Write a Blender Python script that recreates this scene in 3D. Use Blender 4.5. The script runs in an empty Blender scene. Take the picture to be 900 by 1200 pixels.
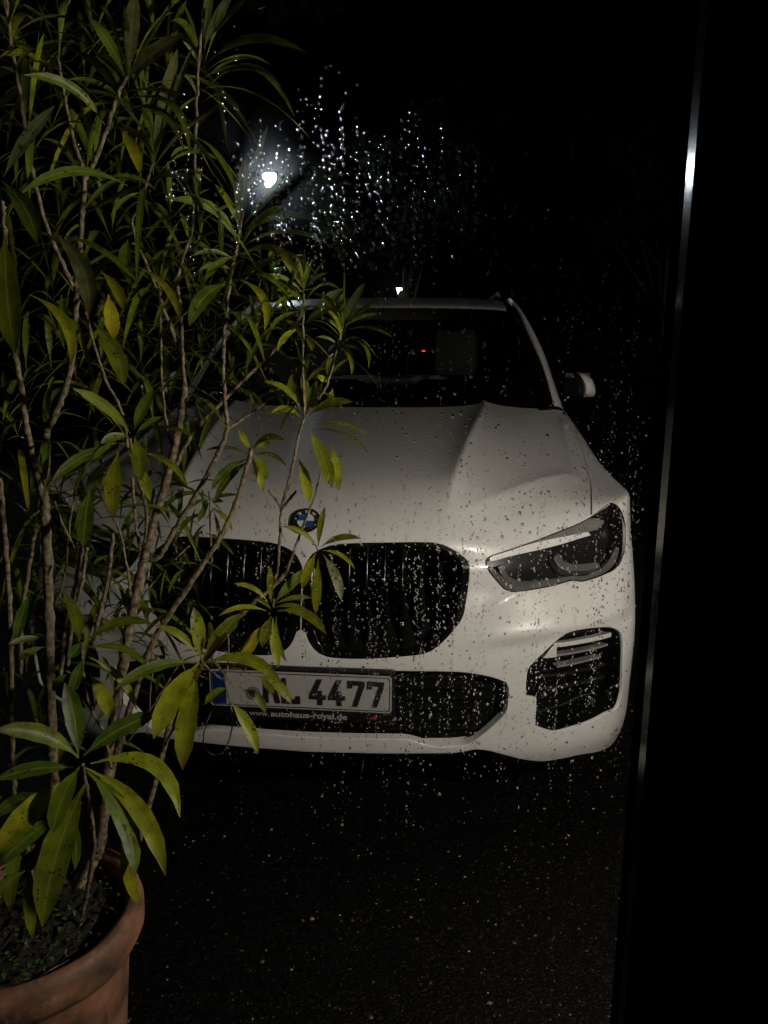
import bpy, bmesh, math, random
import numpy as np
from mathutils import Vector, Matrix
from mathutils.geometry import delaunay_2d_cdt

scene = bpy.context.scene
COL = scene.collection
rng = random.Random(11)
nrng = np.random.default_rng(11)

# ---------------------------------------------------------------- camera, world, exposure
CAM = np.array([0.0, 0.0, 1.48])
YAW, PITCH = math.radians(5.567), math.radians(12.636)
cam_data = bpy.data.cameras.new('camera')
cam_data.sensor_fit = 'VERTICAL'
cam_data.sensor_height = 24.0
cam_data.lens = 24.0 * 901.0 / 1200.0
cam_data.clip_start = 0.003
cam_data.clip_end = 400.0
cam = bpy.data.objects.new('camera', cam_data)
COL.objects.link(cam)
cam.location = CAM
cam.rotation_euler = (math.pi / 2 - PITCH, 0.0, YAW)
scene.camera = cam

world = bpy.data.worlds.new('World')
scene.world = world
world.use_nodes = True
wn = world.node_tree
for n in list(wn.nodes): wn.nodes.remove(n)
wo = wn.nodes.new('ShaderNodeOutputWorld'); wb = wn.nodes.new('ShaderNodeBackground')
ws = wn.nodes.new('ShaderNodeTexSky'); ws.sky_type = 'NISHITA'; ws.sun_disc = False
ws.sun_elevation = math.radians(-6.0); ws.sun_rotation = math.radians(200.0)
wb.inputs['Strength'].default_value = 0.02
wn.links.new(ws.outputs[0], wb.inputs['Color']); wn.links.new(wb.outputs[0], wo.inputs['Surface'])

scene.view_settings.view_transform = 'Standard'
scene.view_settings.look = 'None'
scene.view_settings.exposure = 0.0
scene.view_settings.gamma = 1.0
scene.view_settings.use_curve_mapping = False
scene.cycles.use_denoising = True
scene.cycles.max_bounces = 10
scene.cycles.transparent_max_bounces = 24
scene.cycles.transmission_bounces = 8
scene.cycles.sample_clamp_indirect = 6.0
scene.cycles.caustics_reflective = False
scene.cycles.caustics_refractive = False

# the lamp on the house wall, right of the glazed door, is what lights the yard
LAMP = Vector((1.10, 0.80, 1.50))
LAMP_R = 0.055
LAMP_STRENGTH = 640.0
STREET = Vector((-3.83, 16.0, 4.56))
STREET_STRENGTH = 300.0

# ---------------------------------------------------------------- materials
def mat(name, base=(.5, .5, .5), rough=.5, metal=0., coat=0., spec=.5, emit=None, emit_s=0.):
    m = bpy.data.materials.new(name); m.use_nodes = True
    b = m.node_tree.nodes['Principled BSDF']
    b.inputs['Base Color'].default_value = (*base, 1); b.inputs['Roughness'].default_value = rough
    b.inputs['Metallic'].default_value = metal; b.inputs['Coat Weight'].default_value = coat
    b.inputs['Coat Roughness'].default_value = .04; b.inputs['Specular IOR Level'].default_value = spec
    if emit:
        b.inputs['Emission Color'].default_value = (*emit, 1); b.inputs['Emission Strength'].default_value = emit_s
    return m
def N(m, t, **k):
    n = m.node_tree.nodes.new(t)
    for a, v in k.items():
        setattr(n, a, v)
    return n
def L(m, a, b): m.node_tree.links.new(a, b)
def bsdf(m): return m.node_tree.nodes['Principled BSDF']
def noise_color(m, c0, c1, scale=8., detail=4., lo=.35, hi=.65, coord='Object'):
    tc = N(m, 'ShaderNodeTexCoord'); nz = N(m, 'ShaderNodeTexNoise'); rp = N(m, 'ShaderNodeValToRGB')
    nz.inputs['Scale'].default_value = scale; nz.inputs['Detail'].default_value = detail
    rp.color_ramp.elements[0].position = lo; rp.color_ramp.elements[0].color = (*c0, 1)
    rp.color_ramp.elements[1].position = hi; rp.color_ramp.elements[1].color = (*c1, 1)
    L(m, tc.outputs[coord], nz.inputs['Vector']); L(m, nz.outputs['Fac'], rp.inputs['Fac'])
    L(m, rp.outputs['Color'], bsdf(m).inputs['Base Color'])
    return tc, nz, rp
def bump(m, height, strength=.3, dist=.01):
    b = N(m, 'ShaderNodeBump'); b.inputs['Strength'].default_value = strength; b.inputs['Distance'].default_value = dist
    L(m, height, b.inputs['Height']); L(m, b.outputs['Normal'], bsdf(m).inputs['Normal']); return b

M = {}
# white car paint, wet: beads of water stand on it as fine relief
m = M['paint'] = mat('white_car_paint', (.72, .715, .70), .33, coat=.6)
tc = N(m, 'ShaderNodeTexCoord'); vo = N(m, 'ShaderNodeTexVoronoi'); vo.inputs['Scale'].default_value = 95.
mr = N(m, 'ShaderNodeMapRange'); mr.inputs['From Min'].default_value = .0; mr.inputs['From Max'].default_value = .33
mr.inputs['To Min'].default_value = 1.; mr.inputs['To Max'].default_value = 0.; mr.interpolation_type = 'SMOOTHSTEP'
nz = N(m, 'ShaderNodeTexNoise'); nz.inputs['Scale'].default_value = 30.
mu = N(m, 'ShaderNodeMath', operation='MULTIPLY')
L(m, tc.outputs['Object'], vo.inputs['Vector']); L(m, vo.outputs['Distance'], mr.inputs['Value'])
L(m, tc.outputs['Object'], nz.inputs['Vector']); L(m, mr.outputs['Result'], mu.inputs[0]); L(m, nz.outputs['Fac'], mu.inputs[1])
bump(m, mu.outputs[0], .5, .0015)
M['gloss_black'] = mat('gloss_black_trim', (.003, .003, .003), .06)
M['black'] = mat('black_plastic', (.005, .005, .005), .6, spec=.25)
M['bar'] = mat('dark_grille_bar', (.0015, .0015, .0015), .10, spec=.22)
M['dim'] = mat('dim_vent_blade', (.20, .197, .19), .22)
M['void'] = mat('dark_lining', (.004, .004, .004), .9, spec=.1)
M['rubber'] = mat('black_rubber', (.004, .004, .004), 1., spec=.0)
M['chrome'] = mat('chrome', (.75, .75, .74), .12, metal=1.)
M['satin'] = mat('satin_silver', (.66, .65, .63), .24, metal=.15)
M['lamp_grey'] = mat('lamp_grey_trim', (.12, .118, .114), .3)
M['lamp_brow'] = mat('lamp_silver_trim', (.19, .187, .18), .3)
M['lamp_dark'] = mat('lamp_dark_trim', (.010, .010, .010), .3)
M['light_guide'] = mat('white_light_guide', (.95, .95, .94), .3, coat=.5)
M['plate_white'] = mat('plate_white', (.42, .41, .39), .35)
M['plate_black'] = mat('plate_black', (.012, .012, .012), .4)
M['plate_blue'] = mat('plate_blue', (.008, .02, .12), .4)
M['blue'] = mat('emblem_blue', (.015, .085, .33), .2, coat=.5)
M['white'] = mat('emblem_white', (.78, .78, .77), .2, coat=.5)
M['print_grey'] = mat('grey_print', (.34, .34, .34), .6)
M['print_red'] = mat('red_print', (.42, .012, .02), .6)
M['red'] = mat('red_glass', (.25, .006, .006), .15)
M['led'] = mat('red_diode', (.3, .0, .0), .3, emit=(1, .02, .015), emit_s=6.)
M['phone_reflection'] = mat('phone_reflection_tone', (.07, .069, .065), .8)  # pale tone of a phone mirrored in the pane, put on the headrests
M['seat'] = mat('dark_upholstery', (.002, .002, .002), .9, spec=.03)
M['frame'] = mat('dark_frame', (.006, .006, .0065), .9, spec=.03)
M['frame_gloss'] = mat('frame_anodised', (.095, .095, .095), .17, metal=1.)
M['brass'] = mat('dark_metal', (.03, .03, .032), .4, metal=.5)
M['bulb'] = mat('warm_bulb', (1, .9, .7), .4, emit=(1., .905, .79), emit_s=LAMP_STRENGTH)
M['street_glass'] = mat('street_lamp_glass', (1, 1, 1), .4, emit=(.80, .90, 1.), emit_s=STREET_STRENGTH)

M['garden_glass'] = mat('garden_lamp_glass', (1, 1, 1), .4, emit=(1., .95, .85), emit_s=6.)

def glazing(name, tint, ior=1.5, rough=0., mist=0.):
    m = bpy.data.materials.new(name); m.use_nodes = True
    nt = m.node_tree; nt.nodes.clear()
    o = nt.nodes.new('ShaderNodeOutputMaterial'); t = nt.nodes.new('ShaderNodeBsdfTransparent'); g = nt.nodes.new('ShaderNodeBsdfGlossy')
    f = nt.nodes.new('ShaderNodeFresnel'); x = nt.nodes.new('ShaderNodeMixShader')
    t.inputs['Color'].default_value = (*tint, 1); g.inputs['Roughness'].default_value = rough; 
    ge = nt.nodes.new('ShaderNodeNewGeometry'); mr = nt.nodes.new('ShaderNodeMapRange')    # the same reflectance on leaving the glass as on entering
    mr.inputs['To Min'].default_value = ior; mr.inputs['To Max'].default_value = 1. / ior
    nt.links.new(ge.outputs['Backfacing'], mr.inputs['Value']); nt.links.new(mr.outputs[0], f.inputs['IOR'])
    nt.links.new(f.outputs[0], x.inputs[0]); nt.links.new(t.outputs[0], x.inputs[1]); nt.links.new(g.outputs[0], x.inputs[2])
    last = x
    if mist:        # a film of fine wet on the glass scatters a little of what comes through
        rf = nt.nodes.new('ShaderNodeBsdfRefraction'); rf.inputs['IOR'].default_value = 1.03; rf.inputs['Roughness'].default_value = .9
        y = nt.nodes.new('ShaderNodeMixShader'); y.inputs[0].default_value = mist
        nt.links.new(x.outputs[0], y.inputs[1]); nt.links.new(rf.outputs[0], y.inputs[2]); last = y
    nt.links.new(last.outputs[0], o.inputs['Surface']); return m
M['pane'] = glazing('window_glass', (.985, .99, .985), 1.45, mist=.007)
M['lens'] = glazing('headlight_lens', (.985, .985, .985), 1.5, .02)
M['windscreen'] = glazing('tinted_windscreen', (.60, .62, .61), 1.5)
M['side_glass'] = mat('dark_side_glass', (.006, .007, .007), .04)
m = M['water'] = bpy.data.materials.new('rain_water'); m.use_nodes = True
m.node_tree.nodes.clear()
o_ = N(m, 'ShaderNodeOutputMaterial'); g_ = N(m, 'ShaderNodeBsdfGlass'); g_.inputs['IOR'].default_value = 1.33; g_.inputs['Roughness'].default_value = .19
L(m, g_.outputs[0], o_.inputs['Surface'])

# leaves: the object's own colour, a pale midrib, dark flecks
m = M['leaf'] = mat('oleander_leaf', (.06, .09, .02), .36, spec=.16)
oi = N(m, 'ShaderNodeObjectInfo'); uv = N(m, 'ShaderNodeTexCoord'); sp = N(m, 'ShaderNodeSeparateXYZ')
L(m, uv.outputs['UV'], sp.inputs[0])
ab = N(m, 'ShaderNodeMath', operation='SUBTRACT'); ab.inputs[1].default_value = .5; L(m, sp.outputs['Y'], ab.inputs[0])
ab2 = N(m, 'ShaderNodeMath', operation='ABSOLUTE'); L(m, ab.outputs[0], ab2.inputs[0])
rib = N(m, 'ShaderNodeMapRange'); rib.inputs['From Min'].default_value = .02; rib.inputs['From Max'].default_value = .07
rib.inputs['To Min'].default_value = .55; rib.inputs['To Max'].default_value = 0.; L(m, ab2.outputs[0], rib.inputs['Value'])
addv = N(m, 'ShaderNodeVectorMath', operation='ADD'); cmb = N(m, 'ShaderNodeCombineXYZ')
mul7 = N(m, 'ShaderNodeMath', operation='MULTIPLY'); mul7.inputs[1].default_value = 37.; L(m, oi.outputs['Random'], mul7.inputs[0])
L(m, mul7.outputs[0], cmb.inputs['Z']); L(m, uv.outputs['Object'], addv.inputs[0]); L(m, cmb.outputs[0], addv.inputs[1])
n1 = N(m, 'ShaderNodeTexNoise'); n1.inputs['Scale'].default_value = 42.; n1.inputs['Detail'].default_value = 3.; L(m, addv.outputs[0], n1.inputs['Vector'])
hsv = N(m, 'ShaderNodeHueSaturation'); L(m, oi.outputs['Color'], hsv.inputs['Color'])
vmap = N(m, 'ShaderNodeMapRange'); vmap.inputs['From Min'].default_value = .3; vmap.inputs['From Max'].default_value = .7
vmap.inputs['To Min'].default_value = .62; vmap.inputs['To Max'].default_value = 1.35; L(m, n1.outputs['Fac'], vmap.inputs['Value']); L(m, vmap.outputs[0], hsv.inputs['Value'])
mxr = N(m, 'ShaderNodeMixRGB'); mxr.inputs['Color2'].default_value = (.27, .29, .06, 1); L(m, rib.outputs[0], mxr.inputs['Fac']); L(m, hsv.outputs[0], mxr.inputs['Color1'])
vs = N(m, 'ShaderNodeTexVoronoi'); vs.inputs['Scale'].default_value = 115.; L(m, addv.outputs[0], vs.inputs['Vector'])
n2 = N(m, 'ShaderNodeTexNoise'); n2.inputs['Scale'].default_value = 20.; L(m, addv.outputs[0], n2.inputs['Vector'])
th = N(m, 'ShaderNodeMapRange'); th.inputs['From Min'].default_value = .46; th.inputs['From Max'].default_value = .72; th.inputs['To Min'].default_value = .04; th.inputs['To Max'].default_value = .36
L(m, n2.outputs['Fac'], th.inputs['Value'])
lt = N(m, 'ShaderNodeMath', operation='LESS_THAN'); L(m, vs.outputs['Distance'], lt.inputs[0]); L(m, th.outputs[0], lt.inputs[1])
m8 = N(m, 'ShaderNodeMath', operation='MULTIPLY'); m8.inputs[1].default_value = .8; L(m, lt.outputs[0], m8.inputs[0])
mx2 = N(m, 'ShaderNodeMixRGB'); mx2.inputs['Color2'].default_value = (.012, .012, .006, 1); L(m, m8.outputs[0], mx2.inputs['Fac']); L(m, mxr.outputs[0], mx2.inputs['Color1'])
tp = N(m, 'ShaderNodeMapRange'); tp.interpolation_type = 'SMOOTHSTEP'; tp.inputs['From Max'].default_value = 1.0      # some tips have dried brown
tq = N(m, 'ShaderNodeMath', operation='MULTIPLY_ADD'); tq.inputs[1].default_value = -.32; tq.inputs[2].default_value = 1.10; L(m, oi.outputs['Random'], tq.inputs[0])
tr = N(m, 'ShaderNodeMath', operation='MULTIPLY_ADD'); tr.inputs[1].default_value = .25; L(m, n1.outputs['Fac'], tr.inputs[0]); L(m, sp.outputs['X'], tr.inputs[2])
L(m, tr.outputs[0], tp.inputs['Value']); L(m, tq.outputs[0], tp.inputs['From Min']); tp.inputs['From Max'].default_value = 1.22
mx3 = N(m, 'ShaderNodeMixRGB'); mx3.inputs['Color2'].default_value = (.09, .05, .018, 1); L(m, tp.outputs[0], mx3.inputs['Fac']); L(m, mx2.outputs[0], mx3.inputs['Color1']); mx2 = mx3
L(m, mx2.outputs[0], bsdf(m).inputs['Base Color'])
wv = N(m, 'ShaderNodeTexWave'); wv.inputs['Scale'].default_value = 9.; wv.inputs['Distortion'].default_value = 1.
L(m, uv.outputs['UV'], wv.inputs['Vector']); bump(m, n1.outputs['Fac'], .35, .004)
tl = N(m, 'ShaderNodeBsdfTranslucent'); L(m, mx2.outputs[0], tl.inputs['Color'])
ms = N(m, 'ShaderNodeMixShader'); ms.inputs[0].default_value = .38
om = [n for n in m.node_tree.nodes if n.type == 'OUTPUT_MATERIAL'][0]
L(m, bsdf(m).outputs[0], ms.inputs[1]); L(m, tl.outputs[0], ms.inputs[2]); L(m, ms.outputs[0], om.inputs['Surface'])

m = M['bark'] = mat('oleander_bark', (.15, .115, .07), .7)
tc, nz, rp = noise_color(m, (.04, .03, .015), (.29, .225, .13), 95., 6., .33, .70); bump(m, nz.outputs['Fac'], .7, .004)
m = M['terracotta'] = mat('terracotta', (.4, .17, .09), .62)
tc, nz, rp = noise_color(m, (.065, .037, .021), (.35, .16, .09), 13., 8., .36, .64)
lm = N(m, 'ShaderNodeTexNoise'); lm.inputs['Scale'].default_value = 21.; lm.inputs['Detail'].default_value = 9.; lm.inputs['Roughness'].default_value = .7; L(m, tc.outputs['Object'], lm.inputs['Vector'])
lr = N(m, 'ShaderNodeMapRange'); lr.inputs['From Min'].default_value = .56; lr.inputs['From Max'].default_value = .74; lr.inputs['To Max'].default_value = .55; L(m, lm.outputs['Fac'], lr.inputs['Value'])
lx = N(m, 'ShaderNodeMixRGB'); lx.inputs['Color2'].default_value = (.42, .33, .25, 1); L(m, lr.outputs[0], lx.inputs['Fac']); L(m, rp.outputs['Color'], lx.inputs['Color1']); L(m, lx.outputs[0], bsdf(m).inputs['Base Color'])
v = N(m, 'ShaderNodeTexNoise'); v.inputs['Scale'].default_value = 70.; v.inputs['Detail'].default_value = 5.; L(m, tc.outputs['Object'], v.inputs['Vector']); bump(m, v.outputs['Fac'], .5, .004)
m = M['soil'] = mat('dark_soil', (.02, .014, .009), .9)
tc, nz, rp = noise_color(m, (.005, .004, .003), (.03, .02, .012), 60., 6.); bump(m, nz.outputs['Fac'], 1., .02)
M['weed'] = mat('weed_leaf', (.035, .075, .014), .5)
m = M['ground'] = mat('wet_exposed_aggregate', (.012, .011, .010), .5, spec=.2)
tc = N(m, 'ShaderNodeTexCoord'); vo = N(m, 'ShaderNodeTexVoronoi'); vo.inputs['Scale'].default_value = 165.
L(m, tc.outputs['Object'], vo.inputs['Vector'])
rp = N(m, 'ShaderNodeValToRGB'); e = rp.color_ramp.elements
e[0].position = .72; e[0].color = (.0014, .0013, .0012, 1); e[1].position = 1.; e[1].color = (.016, .013, .010, 1)
sx = N(m, 'ShaderNodeSeparateXYZ'); L(m, vo.outputs['Color'], sx.inputs[0]); L(m, sx.outputs['X'], rp.inputs['Fac']); L(m, rp.outputs[0], bsdf(m).inputs['Base Color'])
nz = N(m, 'ShaderNodeTexNoise'); nz.inputs['Scale'].default_value = 140.; L(m, tc.outputs['Object'], nz.inputs['Vector']); bump(m, nz.outputs['Fac'], .8, .006)
m = M['pebble'] = mat('pebble', (.2, .17, .13), .45)
ge = N(m, 'ShaderNodeNewGeometry'); rp = N(m, 'ShaderNodeValToRGB'); e = rp.color_ramp.elements
e[0].position = 0.; e[0].color = (.0025, .0022, .002, 1); e[1].position = 1.; e[1].color = (.55, .50, .42, 1)
for p_, c_ in ((.74, (.006, .005, .004)), (.88, (.035, .027, .019)), (.95, (.19, .145, .10))):
    q = e.new(p_); q.color = (*c_, 1)
L(m, ge.outputs['Random Per Island'], rp.inputs['Fac']); L(m, rp.outputs[0], bsdf(m).inputs['Base Color'])
m = M['render_wall'] = mat('house_render', (.32, .30, .27), .85)
tc, nz, rp = noise_color(m, (.27, .255, .23), (.36, .34, .31), 30.); bump(m, nz.outputs['Fac'], .4, .01)
M['room'] = mat('dark_room', (.05, .048, .045), .9)
m = M['tree_leaf'] = mat('tree_leaf', (.011, .016, .007), .7, spec=.1)
M['tree_bark'] = mat('tree_bark', (.07, .055, .04), .85)

# ---------------------------------------------------------------- mesh helpers
def link(o, parent=None):
    COL.objects.link(o)
    if parent is not None: o.parent = parent
    return o
def mk(name, verts, faces, material, parent=None, smooth=True, normals=None, uvs=None):
    me = bpy.data.meshes.new(name)
    me.from_pydata([tuple(map(float, v)) for v in verts], [], [tuple(int(i) for i in f) for f in faces])
    me.validate(clean_customdata=False)
    if smooth: me.polygons.foreach_set('use_smooth', [True] * len(me.polygons))
    if uvs is not None:
        ul = me.uv_layers.new(name='UVMap'); idx = np.empty(len(me.loops), np.int32); me.loops.foreach_get('vertex_index', idx)
        ul.data.foreach_set('uv', np.asarray(uvs, np.float32)[idx].ravel())
    if normals is not None:
        n = np.asarray(normals, float); n /= np.maximum(np.linalg.norm(n, axis=1, keepdims=True), 1e-9)
        me.normals_split_custom_set_from_vertices([tuple(x) for x in n])
    me.materials.append(material); me.update()
    return link(bpy.data.objects.new(name, me), parent)
def from_bm(name, bm, material, parent=None, smooth=True, sharp=40):
    me = bpy.data.meshes.new(name); bm.normal_update()
    if smooth:
        for f in bm.faces: f.smooth = True
        for e in bm.edges:
            if len(e.link_faces) == 2 and e.calc_face_angle(0) > math.radians(sharp): e.smooth = False
    bm.to_mesh(me); bm.free(); me.materials.append(material)
    return link(bpy.data.objects.new(name, me), parent)
def thing(name, label, cat, loc=(0, 0, 0), group=None):
    o = bpy.data.objects.new(name, None); COL.objects.link(o); o.location = loc
    o['label'] = label; o['category'] = cat
    if group: o['group'] = group
    return o
def tag(o, label=None, cat=None, group=None, kind=None):
    for k, v in (('label', label), ('category', cat), ('group', group), ('kind', kind)):
        if v: o[k] = v
    return o
def box(bm, lo, hi, bev=0., seg=2):
    r = bmesh.ops.create_cube(bm, size=1.0); vs = r['verts']
    for v in vs: v.co = Vector([lo[i] + (v.co[i] + .5) * (hi[i] - lo[i]) for i in range(3)])
    if bev: bmesh.ops.bevel(bm, geom=list({e for v in vs for e in v.link_edges}), offset=bev, segments=seg, affect='EDGES', profile=.5)
def boxobj(name, lo, hi, material, parent=None, bev=0., smooth=True):
    bm = bmesh.new(); box(bm, lo, hi, bev); return from_bm(name, bm, material, parent, smooth)
def lathe(profile, n=48, axis='Z', center=(0, 0, 0)):
    V, Fc = [], []
    for r, z in profile:
        for k in range(n):
            a = 2 * math.pi * k / n; x, y = r * math.cos(a), r * math.sin(a)
            p = (x, y, z) if axis == 'Z' else ((z, x, y) if axis == 'X' else (x, z, y))
            V.append([p[i] + center[i] for i in range(3)])
    for i in range(len(profile) - 1):
        for k in range(n):
            a, b = i * n + k, i * n + (k + 1) % n
            f = (a, b, b + n, a + n)
            Fc.append(f if axis in 'ZX' else f[::-1])
    return V, Fc
def tube(P, R, seg=8, cap=True):
    P = [Vector(p) for p in P]; V, Fc = [], []; up = None
    for i, p in enumerate(P):
        t = (P[min(i + 1, len(P) - 1)] - P[max(i - 1, 0)]).normalized()
        if up is None: up = t.orthogonal().normalized()
        up = (up - t * up.dot(t)).normalized(); sd = t.cross(up)
        for k in range(seg):
            a = 2 * math.pi * k / seg; V.append(p + (up * math.cos(a) + sd * math.sin(a)) * R[i])
    for i in range(len(P) - 1):
        for k in range(seg):
            a, b = i * seg + k, i * seg + (k + 1) % seg; Fc.append((a, b, b + seg, a + seg))
    if cap:
        Fc.append(tuple(range(seg))[::-1]); Fc.append(tuple(range((len(P) - 1) * seg, len(P) * seg)))
    return V, Fc
def joinparts(parts):
    V, Fc = [], []
    for v, f in parts:
        o = len(V); V += [tuple(x) for x in v]; Fc += [tuple(i + o for i in q) for q in f]
    return V, Fc
def crom(P, n=6):
    P = [np.asarray(p, float) for p in P]; out = []
    for i in range(len(P) - 1):
        a = P[max(i - 1, 0)]; b, c = P[i], P[i + 1]; d = P[min(i + 2, len(P) - 1)]
        for k in range(n):
            t = k / n; out.append(.5 * ((2 * b) + (c - a) * t + (2 * a - 5 * b + 4 * c - d) * t * t + (3 * b - a - 3 * c + d) * t ** 3))
    out.append(P[-1]); return out
def text_mesh(name, body, size, material, parent, loc, rot, extrude=.0004, align='LEFT', bold=0.):
    cu = bpy.data.curves.new(name, 'FONT'); cu.body = body; cu.size = size; cu.extrude = extrude; cu.align_x = align; cu.offset = bold
    cu.resolution_u = 3
    t = bpy.data.objects.new(name, cu); COL.objects.link(t)
    me = bpy.data.meshes.new_from_object(t.evaluated_get(bpy.context.evaluated_depsgraph_get()))
    bpy.data.objects.remove(t); me.name = name; me.materials.clear(); me.materials.append(material)
    o = link(bpy.data.objects.new(name, me), parent); o.location = loc; o.rotation_euler = rot; return o
def outline_mesh(name, loops, material, parent, loc, rot, extrude=.001, bevel=0.):
    cu = bpy.data.curves.new(name, 'CURVE'); cu.dimensions = '2D'; cu.fill_mode = 'BOTH'; cu.extrude = extrude; cu.bevel_depth = bevel; cu.bevel_resolution = 1
    for lp in loops:
        s = cu.splines.new('POLY'); s.points.add(len(lp) - 1); s.use_cyclic_u = True
        for p, q in zip(s.points, lp): p.co = (q[0], q[1], 0, 1)
    t = bpy.data.objects.new(name, cu); COL.objects.link(t)
    me = bpy.data.meshes.new_from_object(t.evaluated_get(bpy.context.evaluated_depsgraph_get()))
    bpy.data.objects.remove(t); me.name = name; me.materials.clear(); me.materials.append(material)
    o = link(bpy.data.objects.new(name, me), parent); o.location = loc; o.rotation_euler = rot; return o
# ---------------------------------------------------------------- ground, house, door
def grid_plane(x0, x1, y0, y1, z):
    return [(x0, y0, z), (x1, y0, z), (x1, y1, z), (x0, y1, z)], [(0, 1, 2, 3)]
v, f = grid_plane(-150, 150, -60, 250, 0)
tag(mk('ground', v, f, M['ground'], smooth=False), kind='structure')
# pebbles of the exposed aggregate standing proud of the wet binder
def pebbles(n, x0, x1, y0, y1, rmin, rmax, seed):
    g = np.random.default_rng(seed)
    base = np.array([(1, 0, 0), (.5, .87, 0), (-.5, .87, 0), (-1, 0, 0), (-.5, -.87, 0), (.5, -.87, 0), (.5, .29, .75), (-.5, .29, .75), (0, -.58, .75)], float)
    fc = [(0, 1, 6), (1, 2, 7), (1, 7, 6), (2, 3, 7), (3, 4, 8), (3, 8, 7), (4, 5, 8), (5, 0, 6), (5, 6, 8), (6, 7, 8)]
    fc = np.array(fc)
    V = np.empty((n, 9, 3)); c = np.stack([g.uniform(x0, x1, n), g.uniform(y0, y1, n)], 1)
    r = rmin * (rmax / rmin) ** (g.random(n) ** 2.2); a = g.uniform(0, 6.28, n); el = g.uniform(.55, 1., n)
    b = base[None] * (1 + g.uniform(-.22, .22, (n, 9, 3)))
    x = b[..., 0] * r[:, None]; y = b[..., 1] * (r * el)[:, None]
    V[..., 0] = c[:, 0, None] + x * np.cos(a)[:, None] - y * np.sin(a)[:, None]
    V[..., 1] = c[:, 1, None] + x * np.sin(a)[:, None] + y * np.cos(a)[:, None]
    V[..., 2] = b[..., 2] * (r * .62)[:, None] - .0006
    Fc = (fc[None] + 9 * np.arange(n)[:, None, None]).reshape(-1, 3)
    return V.reshape(-1, 3), Fc
v, f = pebbles(15000, -1.5, 1.3, .95, 3.3, .0016, .0075, 3)
tag(mk('pebbles', v, f, M['pebble']), kind='stuff')

X0 = .1645          # edge of the visible glass
def wallbox(name, lo, hi, material): return tag(boxobj(name, lo, hi, material, smooth=False), kind='structure')
wallbox('house_wall', (X0 + .21, .44, -.01), (9, .72, 3.2), M['render_wall'])
wallbox('house_wall', (-9, .44, -.01), (-1.62, .72, 3.2), M['render_wall'])
wallbox('house_wall', (-1.62, .44, 2.24), (X0 + .21, .72, 3.2), M['render_wall'])
wallbox('ceiling', (-4, -4, 2.6), (4, .44, 2.7), M['room'])
wallbox('floor', (-4, -4, -.02), (4, .44, .03), M['room'])
wallbox('room_wall', (-4, -4.1, .03), (4, -4, 2.6), M['room'])
wallbox('room_wall', (-4.1, -4, .03), (-4, .44, 2.6), M['room'])
wallbox('room_wall', (4, -4, .03), (4.1, .44, 2.6), M['room'])

door = thing('glazed_door', 'rain covered glass door in a black frame standing between room and car', 'door', (X0, .667, 0))
bm = bmesh.new(); box(bm, (-1.74, -.003, .10), (.0075, .003, 2.16)); from_bm('pane', bm, M['pane'], door, False)
def jamb(parent):
    """section of the closing stile in plan, as one extrusion: gasket, polished inner reveal, flat face"""
    pocket = [(.010, .012), (.010, -.0036), (.0, -.0036)]
    prof = [(.0, -.0036), (.0, -.010), (.0015, -.0112), (.0015, -.0160), (.0, -.0172), (.0, -.0345)]
    rev = [(-.0003, -.0345), (-.00032, -.0550), (.0005, -.0558), (.0040, -.0560)]
    face = [(.0040, -.0562), (.060, -.0570), (.064, -.064), (.21, -.065), (.21, .05), (.018, .05), (.018, .0122), (.0102, .0122)]
    for nm, pr, mt, sm in (('gasket', pocket, M['rubber'], False), ('gasket', prof, M['rubber'], False), ('glazing_bead', rev, M['frame_gloss'], False), ('stile', face, M['frame'], False)):
        Z = np.linspace(.06, 2.2, 2)
        V = [(x, y, z) for z in Z for x, y in pr]; n = len(pr)
        Fc = [(j * n + i, j * n + i + 1, (j + 1) * n + i + 1, (j + 1) * n + i) for j in range(len(Z) - 1) for i in range(n - 1)]
        o = mk(nm, V, Fc, mt, parent, sm)
jamb(door)
boxobj('stile', (-1.80, -.045, .06), (-1.74, .05, 2.2), M['frame'], door, .003)
boxobj('bottom_rail', (-1.74, -.045, .02), (.012, .05, .10), M['frame'], door, .003)
boxobj('top_rail', (-1.74, -.045, 2.16), (.012, .05, 2.235), M['frame'], door, .003)

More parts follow.
